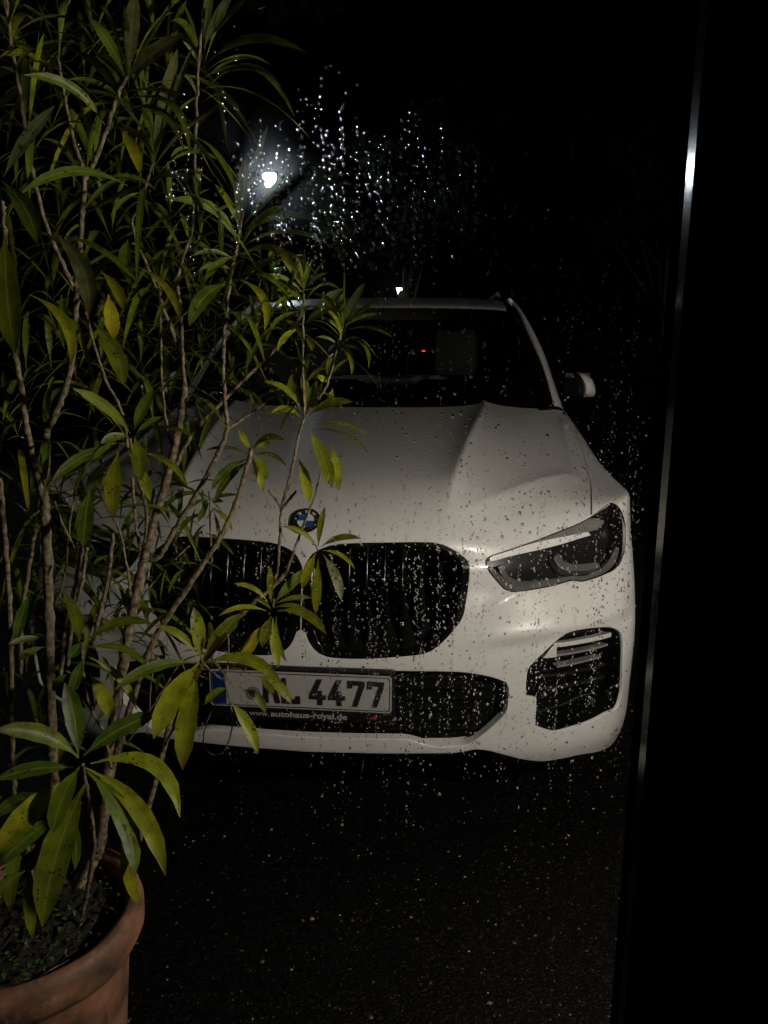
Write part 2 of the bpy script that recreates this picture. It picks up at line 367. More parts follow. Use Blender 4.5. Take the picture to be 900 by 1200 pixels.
# rain on the outer face of the pane: strings of small beads left by runs, and single fat drops
def raindrops():
    tmpl = []; n = 10
    rings = [(1., 0.), (.90, .17), (.62, .38), (.30, .49)]
    for r, h in rings: tmpl += [(r * math.cos(2 * math.pi * k / n), h, r * math.sin(2 * math.pi * k / n)) for k in range(n)]
    tmpl.append((0, .52, 0)); T = np.array(tmpl)
    Fc = []
    for i in range(3):
        for k in range(n): Fc.append((i * n + k, i * n + (k + 1) % n, (i + 1) * n + (k + 1) % n)); Fc.append((i * n + k, (i + 1) * n + (k + 1) % n, (i + 1) * n + k))
    for k in range(n): Fc.append((3 * n + k, 3 * n + (k + 1) % n, 4 * n))
    Fc = np.array(Fc); g = np.random.default_rng(8); D = []
    def dens(x, z): return (.16 + .84 / (1 + math.exp(-(x + .19) / .035))) * (.05 + .95 / (1 + math.exp(-(z - 1.10) / .02))) * (1 if z < 1.42 else (.5 if z < 1.68 else .12))
    for _ in range(3500):                                  # runs
        x = g.uniform(-.75, X0 - .004)
        z = .75 + 1.1 * g.random()
        if g.random() > dens(x, z): continue
        ln = .012 + .15 * g.random() ** 2; zz = z; wx = x; big = g.uniform(.7, 1.25)
        while zz > z - ln:
            if g.random() < dens(x, zz) + .2: D.append((wx + g.normal(0, .0011), zz, big * (.00026 + .0006 * g.random() ** 1.8), g.uniform(.9, 2.0)))
            zz -= .0016 + .010 * g.random() ** 2; wx += g.normal(0, .0005)
    for _ in range(80):                                   # a patch thick with drops in short strings
        x = g.normal(-.14, .05); z = g.normal(1.620, .028); nd = g.integers(4, 15)
        for k in range(nd): D.append((x + g.normal(0, .0016), z, .0006 + .0011 * g.random() ** 1.4, g.uniform(.95, 1.5))); z -= .0025 + .006 * g.random()
    for _ in range(5200):
        x = g.uniform(-.8, X0 - .003); z = g.uniform(.7, 1.9)
        if g.random() > dens(x, z): continue
        D.append((x, z, .0004 + .0011 * g.random() ** 2, g.uniform(.9, 1.4)))
    for _ in range(300):
        x = g.uniform(-.8, X0 - .004)
        z = g.uniform(.7, 1.9)
        if g.random() > dens(x, z): continue
        D.append((x, z, g.uniform(.0010, .0018), g.uniform(.95, 1.35)))
    D = np.array(D); m_ = len(D)
    V = np.repeat(T[None], m_, 0) * (1 + .10 * g.normal(size=(m_, len(T), 3)) * np.array([1, .0, 1]))
    V[..., 0] *= D[:, 2, None]; V[..., 1] *= D[:, 2, None] * .85; V[..., 2] *= (D[:, 2] * D[:, 3])[:, None]
    V[..., 0] += D[:, 0, None]; V[..., 1] += .6704; V[..., 2] += D[:, 1, None]
    print('drops', m_)
    return V.reshape(-1, 3), (Fc[None] + len(T) * np.arange(m_)[:, None, None]).reshape(-1, 3)
v, f = raindrops()
tag(mk('raindrops', v, f, M['water']), kind='stuff')

# the lit lamp on the facade: bracket, hood, glowing globe
wl = thing('wall_lamp', 'lit outdoor lamp on the house wall right of the glass door', 'wall lamp', (LAMP.x, .72, LAMP.z))
v, f = lathe([(0, .0), (.05, .0), (.05, .018), (.042, .024), (0, .024)], 28, 'Y'); mk('wall_plate', v, f, M['brass'], wl)
d_ = LAMP.y - .72
v, f = tube([(0, .02, .05), (0, d_ * .6, .085), (0, d_, .095), (0, d_, .06)], [.009] * 4, 10); mk('bracket', v, f, M['brass'], wl)
v, f = lathe([(.0, .095), (.03, .09), (.034, .062), (.06, .050), (.061, .046), (.0, .046)], 28, 'Z', (0, d_, 0)); mk('lamp_hood', v, f, M['brass'], wl)
bm = bmesh.new(); bmesh.ops.create_uvsphere(bm, u_segments=24, v_segments=16, radius=LAMP_R)
for q in bm.verts: q.co += Vector((0, d_, -.012))
from_bm('globe', bm, M['bulb'], wl)

# ---------------------------------------------------------------- the car
US=[0,.22,.42,.58,.72,.83,.917,.969,.995,1.007]
P=[0,.008,.03,.055,.09,.14,.20,.27,.34,.46]
Q=[.0,.012,.045,.09,.165,.24,.295,.35,.43,.57]
def _row(z,y0,m,xs=1.0):
    zz=z if isinstance(z,list) else [z]*10
    return [(US[i]*xs,y0+P[i]*(1-m)+Q[i]*m,zz[i]) for i in range(10)]
ROWS=[
 _row(.16,.10,0,.985),
 _row(.27,.036,0,.995),
 _row(.36,.022,0,1.0),
 _row(.47,.01,0),
 _row(.58,.0,.0),
 _row(.68,.012,.15),
 _row(.78,.035,.5),
 _row([.875,.868,.85,.835,.84,.855,.868,.878,.875,.865],.07,.9),
 list(zip(US,[.115,.12,.14,.19,.265,.34,.385,.44,.55,.68],[.962,.955,.93,.912,.925,.945,.968,.98,.97,.94])),
 list(zip(US,[.27,.275,.285,.32,.38,.45,.51,.56,.66,.78],[1.045,1.04,1.02,1.0,.998,.995,1.0,1.005,.985,.952])),
 list(zip([0,.22,.42,.58,.72,.83,.9,.945,.972,.99],[.55,.55,.555,.575,.62,.68,.75,.83,.9,.98],[1.103,1.10,1.088,1.07,1.05,1.028,1.03,1.036,1.01,.968])),
 list(zip([0,.22,.42,.58,.72,.83,.9,.937,.962,.98],[.92,.92,.93,.95,1.0,1.05,1.12,1.2,1.25,1.3],[1.157,1.155,1.15,1.142,1.122,1.095,1.1,1.09,1.05,1.0])),
 list(zip([0,.22,.42,.58,.72,.83,.895,.92,.95,.975],[1.25,1.26,1.29,1.33,1.38,1.46,1.52,1.55,1.57,1.6],[1.20,1.20,1.198,1.194,1.188,1.18,1.168,1.145,1.09,1.03])),
]
NET=np.array(ROWS)           # rows(v) x cols(u) x 3
def spl(n,ts,sym=False):
    """matrix (len(ts) x n) of the interpolating cubic spline at t in [0,n-1]; sym: even at t=0"""
    A=np.zeros((n,n));B=np.zeros((n,n))
    for i in range(1,n-1): A[i,i-1:i+2]=[1,4,1];B[i,i-1:i+2]=[6,-12,6]
    A[0,0]=1;A[-1,-1]=1
    if sym: A[0,:2]=[2,1];B[0,:2]=[-6,6]
    M=np.linalg.solve(A,B)    # second derivatives
    out=np.zeros((len(ts),n))
    for k,t in enumerate(ts):
        i=min(max(int(t),0),n-2);s=t-i;e=np.eye(n)
        out[k]=(1-s)*e[i]+s*e[i+1]+((1-s)**3-(1-s))/6*M[i]+(s**3-s)/6*M[i+1]
    return out
NV,NU=NET.shape[:2]
GU,GV=289,193
tu=np.linspace(0,NU-1,GU);tv=np.linspace(0,NV-1,GV)
WU=spl(NU,tu);WV=spl(NV,tv)
G=np.einsum('vi,ijk,uj->vuk',WV,NET,WU)    # smooth base
def sstep(a,b,x):
    t=np.clip((x-a)/(b-a),0,1);return t*t*(3-2*t)
def relief(G):
    X,Y,Z=G[...,0],G[...,1],G[...,2].copy();Yn=Y.copy()
    hood=sstep(.12,.3,Y)*sstep(.95,1.0,Z+ .0*X)
    # ridge of the bonnet
    xr=.40+.125*(Y-.15)/1.0
    d=X-xr
    h=.042*np.exp(-np.sqrt(d*d+.000012)/.08)*sstep(.1,.35,Y)*(1-.35*sstep(.7,1.35,Y))
    Z=Z+h*sstep(.0,.02,.88-X)
    # bonnet's outer band falls away beyond a crease
    yc=.20+.42*np.clip((X-.44)/.36,0,1)**1.15
    q=np.minimum(Y-yc, (.80+.045*Y-X)*1.5)
    mq=sstep(.36,.47,X)*sstep(.16,.24,Y)*(1-sstep(.86,.90,X))*(1-sstep(1.15,1.4,Y))
    Z=Z+.012*np.exp(-np.sqrt(q*q+.00003)/.06)*mq
    # bumper crease
    zl=.662+.03*(X-.55)/.35
    dz=G[...,2]-zl
    m=sstep(.42,.62,X)*(1-sstep(.93,.99,X))*(G[...,2]<.9)
    Yn=Yn+m*(.018*sstep(.0,-.05,dz)*sstep(-.26,-.08,dz)-.004*np.exp(-(dz/.02)**2))
    # ridge under the lamp
    zr=.755+.075*(X-.56)/.14
    dr=G[...,2]-zr
    m2=sstep(.5,.57,X)*(1-sstep(.72,.82,X))
    Yn=Yn-m2*.010*np.exp(-np.sqrt(dr*dr+.00001)/.022)
    return np.stack([X,Yn,Z],-1)
G=relief(G)

# normals of the surface, outward
du = np.gradient(G, axis=1); dv = np.gradient(G, axis=0)
NRM = np.cross(du, dv); NRM /= np.maximum(np.linalg.norm(NRM, axis=2, keepdims=True), 1e-9)
if NRM[60, 40, 1] > 0: NRM = -NRM
NRM[:, 0, 0] = 0
SU, SV = (GU - 1) / (NU - 1), (GV - 1) / (NV - 1)
def ev(uv, off=0.):
    uv = np.atleast_2d(np.asarray(uv, float)); a = np.clip(uv[:, 0] * SU, 0, GU - 1.0001); b = np.clip(uv[:, 1] * SV, 0, GV - 1.0001)
    i, j = a.astype(int), b.astype(int); s, t = (a - i)[:, None], (b - j)[:, None]
    def q(A): return (A[j, i] * (1 - s) + A[j, i + 1] * s) * (1 - t) + (A[j + 1, i] * (1 - s) + A[j + 1, i + 1] * s) * t
    n = q(NRM); n /= np.maximum(np.linalg.norm(n, axis=1, keepdims=True), 1e-9)
    return q(G) + n * (off if np.isscalar(off) else np.asarray(off)[:, None]), n
METRIC = np.array([.095, .085])
def dense(poly, closed=True, step=.10, keep=50):
    """round a traced outline with Catmull-Rom, keeping true corners sharp"""
    P = [np.array(p, float) for p in poly]; n = len(P); out = []
    cn = []
    for i in range(n):
        a, b, c = P[i - 1], P[i], P[(i + 1) % n]
        d1, d2 = (b - a) * METRIC, (c - b) * METRIC
        ang = math.degrees(math.acos(max(-1, min(1, d1 @ d2 / (np.linalg.norm(d1) * np.linalg.norm(d2) + 1e-12)))))
        cn.append(ang > keep or (not closed and i in (0, n - 1)))
    for i in range(n if closed else n - 1):
        b, c = P[i], P[(i + 1) % n]
        a = P[i - 1] if not cn[i] else 2 * b - c
        d = P[(i + 2) % n] if not cn[(i + 1) % n] else 2 * c - b
        k = max(1, int(np.linalg.norm(c - b) / step))
        for q in range(k):
            t = q / k; out.append(.5 * ((2 * b) + (c - a) * t + (2 * a - 5 * b + 4 * c - d) * t * t + (3 * b - a - 3 * c + d) * t ** 3))
    if not closed: out.append(P[-1])
    return [(max(0., float(p[0])), float(p[1])) for p in out]
def inpoly(pts, poly):
    x, y = pts[:, 0], pts[:, 1]; p = np.asarray(poly); r = np.zeros(len(pts), bool); j = len(p) - 1
    for i in range(len(p)):
        xi, yi, xj, yj = p[i][0], p[i][1], p[j][0], p[j][1]
        if yi != yj: r ^= ((yi > y) != (yj > y)) & (x < (xj - xi) * (y - yi) / (yj - yi) + xi)
        j = i
    return r
def inset(poly, d):
    P = np.asarray(poly) * METRIC; n = len(P); out = []
    A = sum(P[i - 1][0] * P[i][1] - P[i][0] * P[i - 1][1] for i in range(n)); sg = 1 if A > 0 else -1
    for i in range(n):
        a, b, c = P[i - 1], P[i], P[(i + 1) % n]
        t1 = (b - a) / (np.linalg.norm(b - a) + 1e-9); t2 = (c - b) / (np.linalg.norm(c - b) + 1e-9)
        nn = np.array([-(t1 + t2)[1], (t1 + t2)[0]]); nn /= np.linalg.norm(nn) + 1e-9
        out.append((b + sg * nn * d) / METRIC)
    return [(max(0., float(p[0])), float(p[1])) for p in out]
def cdt(points, loops):
    P = [Vector(p) for p in points]; E = []
    for lp, closed in loops:
        o = len(P); P += [Vector(p) for p in lp]; n = len(lp)
        E += [(o + i, o + i + 1) for i in range(n - 1)] + ([(o + n - 1, o)] if closed else [])
    r = delaunay_2d_cdt(P, E, [], 0, 1e-5)
    return np.array([tuple(q) for q in r[0]]), np.array([tuple(t) for t in r[2]])
def gridpts(u0, u1, v0, v1, nu, nv):
    return [(u, v) for u in np.linspace(u0, u1, nu) for v in np.linspace(v0, v1, nv)]
def pick(P, T, mask):
    t = T[mask]; ids, inv = np.unique(t, return_inverse=True); return P[ids], inv.reshape(-1, 3)
def orient(V, T, Nn):
    c = np.cross(V[T[:, 1]] - V[T[:, 0]], V[T[:, 2]] - V[T[:, 0]]); flip = (c * Nn[T].mean(1)).sum(1) < 0
    T = T.copy(); T[flip] = T[flip][:, ::-1]; return T
class Acc:
    def __init__(s): s.V, s.N, s.F, s.n = [], [], [], 0
    def add(s, V, Nn, Fc):
        V = np.asarray(V, float); s.V.append(V); s.N.append(np.asarray(Nn, float)); s.F += [tuple(int(i) + s.n for i in q) for q in Fc]; s.n += len(V)
    def surf(s, uv, T, off=0.):
        V, Nn = ev(uv, off); s.add(V, Nn, orient(V, T, Nn))
    def flange(s, poly, depth, toward=None, closed=True, off=0., rnd=.003):
        """the turned-in edge of a panel or a prism's side"""
        uv = np.asarray(poly); V0, N0 = ev(uv, off); n = len(uv)
        tg = np.roll(V0, -1, 0) - np.roll(V0, 1, 0)
        if not closed: tg[0] = V0[1] - V0[0]; tg[-1] = V0[-1] - V0[-2]
        sd = np.cross(tg, N0); sd /= np.maximum(np.linalg.norm(sd, axis=1, keepdims=True), 1e-9)
        c = ev([toward])[0][0] if toward is not None else V0.mean(0)
        k = np.sign(((c - V0) * sd).sum(1)); s0 = np.sign(k.sum()) or 1.; sd = sd * s0
        rows = [V0, V0 + sd * rnd * .7 - N0 * rnd * .5, V0 + sd * rnd - N0 * rnd * 1.4, V0 + sd * rnd - N0 * depth]
        nr = [N0, N0 * .6 + sd * .6, sd, sd]; Fc = []
        for q in range(3):
            for i in range(n if closed else n - 1):
                a, b = q * n + i, q * n + (i + 1) % n; Fc.append((a, b, b + n, a + n))
        V = np.concatenate(rows); Nn = np.concatenate(nr); F2 = []
        for q in Fc:
            cr = np.cross(V[q[1]] - V[q[0]], V[q[3]] - V[q[0]]); F2.append(q if cr @ (Nn[q[0]] + Nn[q[3]]) > 0 else q[::-1])
        s.add(V, Nn, F2)
    def out(s, name, material, parent, mirror=False, only=False):
        V = np.concatenate(s.V); Nn = np.concatenate(s.N); Fc = s.F
        if mirror or only:
            V2 = V * [-1, 1, 1]; N2 = Nn * [-1, 1, 1]; F2 = [tuple(q[::-1]) for q in Fc]
            if only: V, Nn, Fc = V2, N2, F2
            else: Fc = Fc + [tuple(i + len(V) for i in q) for q in F2]; V = np.concatenate([V, V2]); Nn = np.concatenate([Nn, N2])
        return mk(name, V, Fc, material, parent, True, Nn)
def prism(poly, top, depth, out_rnd=.0015, spacing=.22):
    """a piece whose face follows the body surface at offset top and whose sides go back by depth"""
    A = Acc(); p = np.asarray(poly); lo, hi = p.min(0), p.max(0)
    g = [q for q in gridpts(lo[0], hi[0], lo[1], hi[1], max(3, int((hi[0] - lo[0]) / spacing)), max(3, int((hi[1] - lo[1]) / spacing)))]
    P, T = cdt(g, [(poly, True)]); c = P[T].mean(1); P2, T2 = pick(P, T, inpoly(c, poly)); A.surf(P2, T2, top(P2) if callable(top) else top)
    if callable(top): top = top(p)
    if depth:
        cc = p.mean(0); B = Acc(); B.flange(poly, depth, tuple(cc), True, top, out_rnd)
        V = B.V[0]; Nn = B.N[0].copy(); n = len(p)
        V0, N0 = ev(p, top)
        sd = V[n * 2:n * 3] - V0 + N0 * out_rnd * 1.4; sd /= np.maximum(np.linalg.norm(sd, axis=1, keepdims=True), 1e-9)   # inward
        Nn[n:2 * n] = N0 * .6 - sd * .6; Nn[2 * n:] = np.concatenate([-sd, -sd])
        # outer side: first row is the face's rim, the rest drop straight back
        V[n:2 * n] = V0 - N0 * out_rnd * .6 - sd * out_rnd * .8; V[2 * n:3 * n] = V0 - N0 * out_rnd * 1.6 - sd * out_rnd; V[3 * n:] = V0 - N0 * depth - sd * out_rnd
        A.add(V, Nn, [tuple(q[::-1]) for q in B.F])
    return A
def pair(A, name, material, parents):
    return A.out(name, material, parents[0]), A.out(name, material, parents[1], only=True)

O = {
 'kidney': [[0.021,6.822],[0.113,7.161],[0.264,7.36],[0.437,7.481],[0.756,7.559],[1.091,7.629],[1.437,7.721],[1.715,7.776],[1.856,7.744],[1.962,7.676],[2.1,7.54],[2.215,7.383],[2.29,7.167],[2.307,6.818],[2.295,6.405],[2.269,5.968],[2.219,5.431],[2.124,5.148],[1.992,4.879],[1.852,4.621],[1.716,4.43],[1.619,4.358],[1.523,4.322],[1.041,4.235],[0.742,4.201],[0.445,4.209],[0.336,4.239],[0.237,4.319],[0.161,4.461],[0.094,4.677],[0.049,4.941],[0.028,5.556],[0.019,6.181]],
 'lamp': [[2.564,7.208],[2.609,7.441],[2.819,7.611],[3.294,7.797],[3.951,7.918],[4.722,7.985],[5.126,8.072],[5.561,8.29],[5.86,8.43],[6.179,8.114],[6.553,7.669],[6.877,7.219],[6.797,6.738],[6.514,6.476],[6.087,6.256],[5.565,6.138],[4.779,6.032],[4.447,6.116],[3.915,6.04],[3.418,5.994],[3.058,6.008],[2.929,6.097],[2.801,6.371],[2.646,6.822]],
 'drl': [[2.683,7.302],[2.722,7.432],[2.836,7.553],[3.201,7.727],[3.95,7.753],[5.113,7.534],[5.143,7.447],[3.95,7.531],[3.191,7.509]],
 'brow': [[2.918,7.634],[3.294,7.751],[3.951,7.873],[4.755,7.93],[5.18,8.005],[5.503,7.819],[5.665,7.663],[5.503,7.556],[5.113,7.573],[3.95,7.791],[3.294,7.784]],
 'lowtrim': [[2.646,6.925],[2.725,7.078],[2.889,6.773],[3.086,6.482],[3.388,6.374],[3.892,6.371],[4.398,6.357],[4.962,6.259],[5.507,6.376],[5.971,6.603],[6.335,6.827],[6.507,6.768],[6.29,6.541],[5.934,6.368],[5.49,6.237],[4.787,6.132],[4.437,6.215],[3.905,6.157],[3.419,6.116],[3.081,6.116],[2.951,6.201],[2.838,6.466]],
 'projA': [[2.889,7.078],[2.956,7.146],[3.089,6.754],[3.29,6.567],[3.644,6.533],[3.679,6.404],[3.287,6.421],[3.054,6.601]],
 'projB': [[4.125,7.2],[4.262,7.204],[4.381,6.905],[4.73,6.718],[5.47,6.594],[5.52,6.479],[4.986,6.503],[4.419,6.666],[4.236,6.869]],
 'intake': [[0.005,3.955],[0.521,3.941],[1.189,3.903],[1.659,3.886],[2.183,3.841],[2.583,3.704],[2.88,3.554],[3.031,3.445],[3.085,3.265],[3.085,2.963],[3.067,2.681],[2.989,2.476],[2.783,2.157],[2.581,1.849],[2.414,1.62],[2.22,1.496],[1.963,1.475],[1.762,1.501],[1.582,1.625],[1.373,1.78],[0.95,1.793],[0.492,1.783],[0.004,1.779]],
 'vent': [[3.398,3.25],[3.424,3.761],[3.541,3.972],[3.732,4.229],[3.93,4.461],[4.092,4.614],[4.249,4.738],[4.481,4.799],[4.834,4.795],[5.197,4.759],[5.638,4.687],[5.981,4.56],[6.276,4.358],[6.401,4.13],[6.475,3.739],[6.511,3.354],[6.619,2.642],[6.501,2.263],[6.238,2.062],[5.741,2.073],[5.073,1.928],[4.522,1.863],[4.154,1.821],[3.873,1.933],[3.638,2.107],[3.633,2.559],[3.628,2.952],[3.414,3.01]],
 'bottom': [[0.0,1.254],[0.487,1.277],[1.425,1.286],[2.08,1.276],[2.329,1.351],[2.482,1.412],[2.778,1.32],[3.094,1.108],[3.332,0.946],[3.601,0.798],[3.929,0.678],[4.284,0.662],[4.982,0.648],[5.701,0.51],[6.277,0.442],[7.012,0.34],[7.233,0.633]],
}
O['kidney'] = O['kidney'][:-2] + [[0.0, 5.0], [0.0, 6.72]]
KID = dense(O['kidney']); LAMPP = dense(O['lamp']); VENT = dense(O['vent']); INT = dense(O['intake'][1:-1], False)
INT = [(0., O['intake'][0][1])] + INT + [(0., O['intake'][-1][1])]
BOT = dense(O['bottom'], False); BOT = [(0., BOT[0][1])] + BOT[1:] + [(9., .42)]
SEAM2 = dense([[5.129, 8.105], [5.189, 8.56], [5.325, 9.09], [5.712, 9.923], [5.98, 10.474], [6.10, 10.95], [6.17, 11.5], [6.2, 12.0]], False)
SEAM2 = [(a, min(b, 12.)) for a, b in SEAM2]
SEAM1 = [(2.29, 7.15), (2.58, 7.385)]
HOODP = [(0, 6.5), (2.0, 6.9)] + SEAM1 + [(3.2, 7.4), (4.7, 7.6)] + SEAM2 + [(0, 12)]
FEND = SEAM2 + [(9, 12), (9, 7.2), (7.3, 7.16), (6, 7.4)]
def strip(line, d, ax):
    a = [(p[0] + (d if ax == 0 else 0), p[1] + (d if ax == 1 else 0)) for p in line]
    b = [(p[0] - (d if ax == 0 else 0), p[1] - (d if ax == 1 else 0)) for p in line]
    return [(x, min(y, 12.)) for x, y in a], [(x, min(y, 12.)) for x, y in b]
S2a, S2b = strip(SEAM2, .046, 0); S1a, S1b = strip(SEAM1, .03, 1)
GAP2 = S2a + S2b[::-1]; GAP1 = S1a + S1b[::-1]

car = thing('car', 'white car with black twin grille parked nose towards the wet window', 'car', (-.432, 2.0, 0))
P, T = cdt(gridpts(0, 9, 0, 12, 163, 121), [(KID, True), (LAMPP, True), (VENT, True), (INT, False), (BOT, False), (S2a, False), (S2b, False), (S1a, False), (S1b, False), (FEND[len(SEAM2):], False)])
C_ = P[T].mean(1)
drop = inpoly(C_, KID) | inpoly(C_, LAMPP) | inpoly(C_, VENT) | inpoly(C_, INT + [(0, 3.)]) | inpoly(C_, GAP1) | inpoly(C_, GAP2)
bb = np.array(BOT); drop |= C_[:, 1] < np.interp(C_[:, 0], bb[:, 0], bb[:, 1])
isH = ~drop & inpoly(C_, HOODP); isF = ~drop & ~isH & inpoly(C_, FEND); isB = ~drop & ~isH & ~isF
A = Acc(); A.surf(*pick(P, T, isB)); A.flange(KID, .02, (1.1, 6.)); A.flange(INT, .03, (.5, 3.), False); A.flange(VENT, .010, (5., 3.3), rnd=.003)
A.flange(LAMPP, .012, (4.5, 7.), rnd=.002); A.flange(BOT, .07, (3., -3.), False, rnd=.006); A.flange(S1b, .02, (2.4, 8.), False)
A.out('front_bumper', M['paint'], car, True)
A = Acc(); A.surf(*pick(P, T, isH)); A.flange(S2b, .025, (6.5, 10.), False, rnd=.002); A.flange(S1a, .02, (2.4, 6.5), False, rnd=.002)
A.flange([(u, 12.) for u in np.linspace(0, 6.1, 30)], .02, (2, 13), False)
A.out('hood', M['paint'], car, True)
A = Acc(); A.surf(*pick(P, T, isF)); A.flange(S2a, .025, (4.5, 10.), False, rnd=.002)
pair(A, 'front_fender', M['paint'], (car, car))
# dark lining behind the panels
A = Acc(); g = gridpts(0, 8.6, .9, 11.7, 40, 50); P_, T_ = cdt(g, []); A.surf(P_, T_, -.10); A.out('inner_lining', M['void'], car, True)

# rain standing in beads on the bonnet and wing tops
def beads(n):
    g = np.random.default_rng(21); u = g.uniform(0, 6.6, n); v = 8.5 + 3.4 * g.random(n) ** .8; keep = v > 8.3 + .1 * u; u, v = u[keep], v[keep]
    Pn, Nn = ev(np.stack([u, v], 1), .0002); s = np.where(g.random(len(u)) < .5, 1., -1.)[:, None]; Pn = Pn * np.concatenate([s, s * 0 + 1, s * 0 + 1], 1); Nn = Nn * np.concatenate([s, s * 0 + 1, s * 0 + 1], 1)
    r = .0012 + .0030 * g.random(len(u)) ** 3; V, Fc = [], []; k = 8
    for p, q, rr in zip(Pn, Nn, r):
        a = np.cross(q, [1., 0, 0]); a /= np.linalg.norm(a); b = np.cross(q, a); o = len(V)
        for ring, h in ((1., 0.), (.85, .26), (.48, .50)):
            V += [p + (a * math.cos(6.2832 * t / k) + b * math.sin(6.2832 * t / k) * 1.1) * rr * ring + q * rr * h for t in range(k)]
        V.append(p + q * rr * .58)
        for t in range(k):
            t2 = (t + 1) % k; Fc += [(o + t, o + t2, o + k + t2, o + k + t), (o + k + t, o + k + t2, o + 2 * k + t2, o + 2 * k + t), (o + 2 * k + t, o + 2 * k + t2, o + 3 * k)]
    return V, Fc
vb, fb = beads(900); tag(mk('water_beads', vb, fb, M['water'], car), kind='stuff')

# --- twin grille: frame, backing, upright bars
def u_of_x(x): return float(np.interp(x, G[80, :, 0], tu))
KIN = inset(KID, .011)
P_, T_ = cdt(gridpts(0, 2.4, 4.1, 7.9, 24, 38), [(KID, True), (KIN, True)]); c = P_[T_].mean(1)
ringm = inpoly(c, KID) & ~inpoly(c, KIN); R_ = pick(P_, T_, ringm)
A = Acc(); A.surf(*R_, off=-.001); A.flange(KIN, .03, (1.1, 6.), off=-.001, rnd=.004); A.flange(inset(KID, .001), .02, (1.1, 6.), off=-.001, rnd=.001)
grilles = pair(A, 'grille', M['gloss_black'], (car, car))
A = prism(inset(KID, -.03), -.075, 0.); pair(A, 'backing', M['void'], grilles)
kx = np.array(KID)
def vspan(u):
    vs = []
    for i in range(len(kx)):
        a, b = kx[i - 1], kx[i]
        if (a[0] - u) * (b[0] - u) < 0: vs.append(a[1] + (b[1] - a[1]) * (u - a[0]) / (b[0] - a[0]))
    return (min(vs), max(vs)) if len(vs) >= 2 else None
for sgn, par in ((1, grilles[0]), (-1, grilles[1])):
    for k in range(9):
        x = .028 + .0505 * k; u = u_of_x(x); s = vspan(u)
        if not s: continue
        vv = np.linspace(s[0] + .03, s[1] - .03, 22); Q, Nn = ev([(u, q) for q in vv], 0.)
        sec = [(-.0035, -.060), (-.0045, -.016), (-.0030, -.0105), (0, -.0085), (.0030, -.0105), (.0045, -.016), (.0035, -.060)]
        V, Fc = [], []; tt = (Q[:, 2] - Q[0, 2]) / (Q[-1, 2] - Q[0, 2]); lean = .010 + .085 * np.clip(.8 - tt, 0, 1) ** 2
        for i, (q, nn) in enumerate(zip(Q, Nn)):
            q = q + np.array([0, lean[i], 0]); b_ = np.array([0, nn[1], nn[2]]); b_ /= np.linalg.norm(b_)
            V += [(sgn * (q[0] + a), q[1] + b_[1] * d, q[2] + b_[2] * d) for a, d in sec]
        n = len(sec)
        for i in range(len(vv) - 1):
            for j in range(n - 1): Fc.append((i * n + j, i * n + j + 1, (i + 1) * n + j + 1, (i + 1) * n + j)[::(1 if sgn > 0 else -1)])
        mk('bar', V, Fc, M['bar'], par)

# --- headlights
LIN = inset(LAMPP, .0045)
for side in (0, 1):
    kw = dict(only=bool(side))
    A = prism(LAMPP, -.060, 0.); A.flange(inset(LAMPP, .001), .06, (4.5, 7.), off=-.003, rnd=.001)
    hl = A.out('headlight', M['lamp_dark'], car, **kw)
    P_, T_ = cdt(gridpts(2.5, 7.4, 5.9, 8.4, 36, 24), [(LAMPP, True), (LIN, True)]); c = P_[T_].mean(1)
    A = Acc(); A.surf(*pick(P_, T_, inpoly(c, LAMPP) & ~inpoly(c, LIN)), off=-.0022); A.out('lens_edge', M['gloss_black'], hl, **kw)
    A = prism(inset(LAMPP, .002), -.0012, 0.); A.out('lens', M['lens'], hl, **kw)
    prism(dense(O['drl'], keep=40), lambda q: -.008 - .019 * np.clip((q[:, 1] - np.interp(q[:, 0], [2.7, 3.2, 3.95, 5.12], [7.32, 7.51, 7.53, 7.44])) / .2, 0, 1), .014, .0025).out('light_guide', M['light_guide'], hl, **kw)
    prism(dense(O['brow'], keep=40), -.016, .03, .003).out('brow_trim', M['lamp_brow'], hl, **kw)
    prism(dense(O['lowtrim'], keep=40), -.014, .03, .003).out('lower_trim', M['lamp_grey'], hl, **kw)
    for nm in ('projA', 'projB'): prism(dense(O[nm], keep=40), -.022, .03, .003).out('reflector', M['lamp_grey'], hl, **kw)

# --- side air vents with bright blades
for side in (0, 1):
    kw = dict(only=bool(side)); A = prism(inset(VENT, -.002), -.062, 0.); A.flange(inset(VENT, .0012), .06, (5., 3.3), off=-.009, rnd=.001); vt = A.out('air_vent', M['gloss_black'], car, **kw)
    def blade(p0, p1, h, top, mt, nm='blade', d=.03):
        p0, p1 = np.array(p0), np.array(p1); poly = [tuple(p0 + (p1 - p0) * t) for t in np.linspace(0, 1, 8)]
        poly = poly + [(a, b - h) for a, b in poly[::-1]]
        prism(poly, top, d, .0018).out(nm, mt, vt, **kw)
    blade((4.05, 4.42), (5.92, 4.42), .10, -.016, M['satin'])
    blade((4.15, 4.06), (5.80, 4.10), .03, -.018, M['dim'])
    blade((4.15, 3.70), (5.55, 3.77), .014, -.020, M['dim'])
    for k in range(2): blade((3.85, 3.38 - .38 * k), (6.1, 3.38 - .38 * k), .04, -.042, M['black'], d=.015)
    prism([(3.80, 4.02), (4.02, 4.34), (4.10, 4.34), (4.10, 4.02)], -.014, .02, .002).out('reflector', M['satin'], vt, **kw)

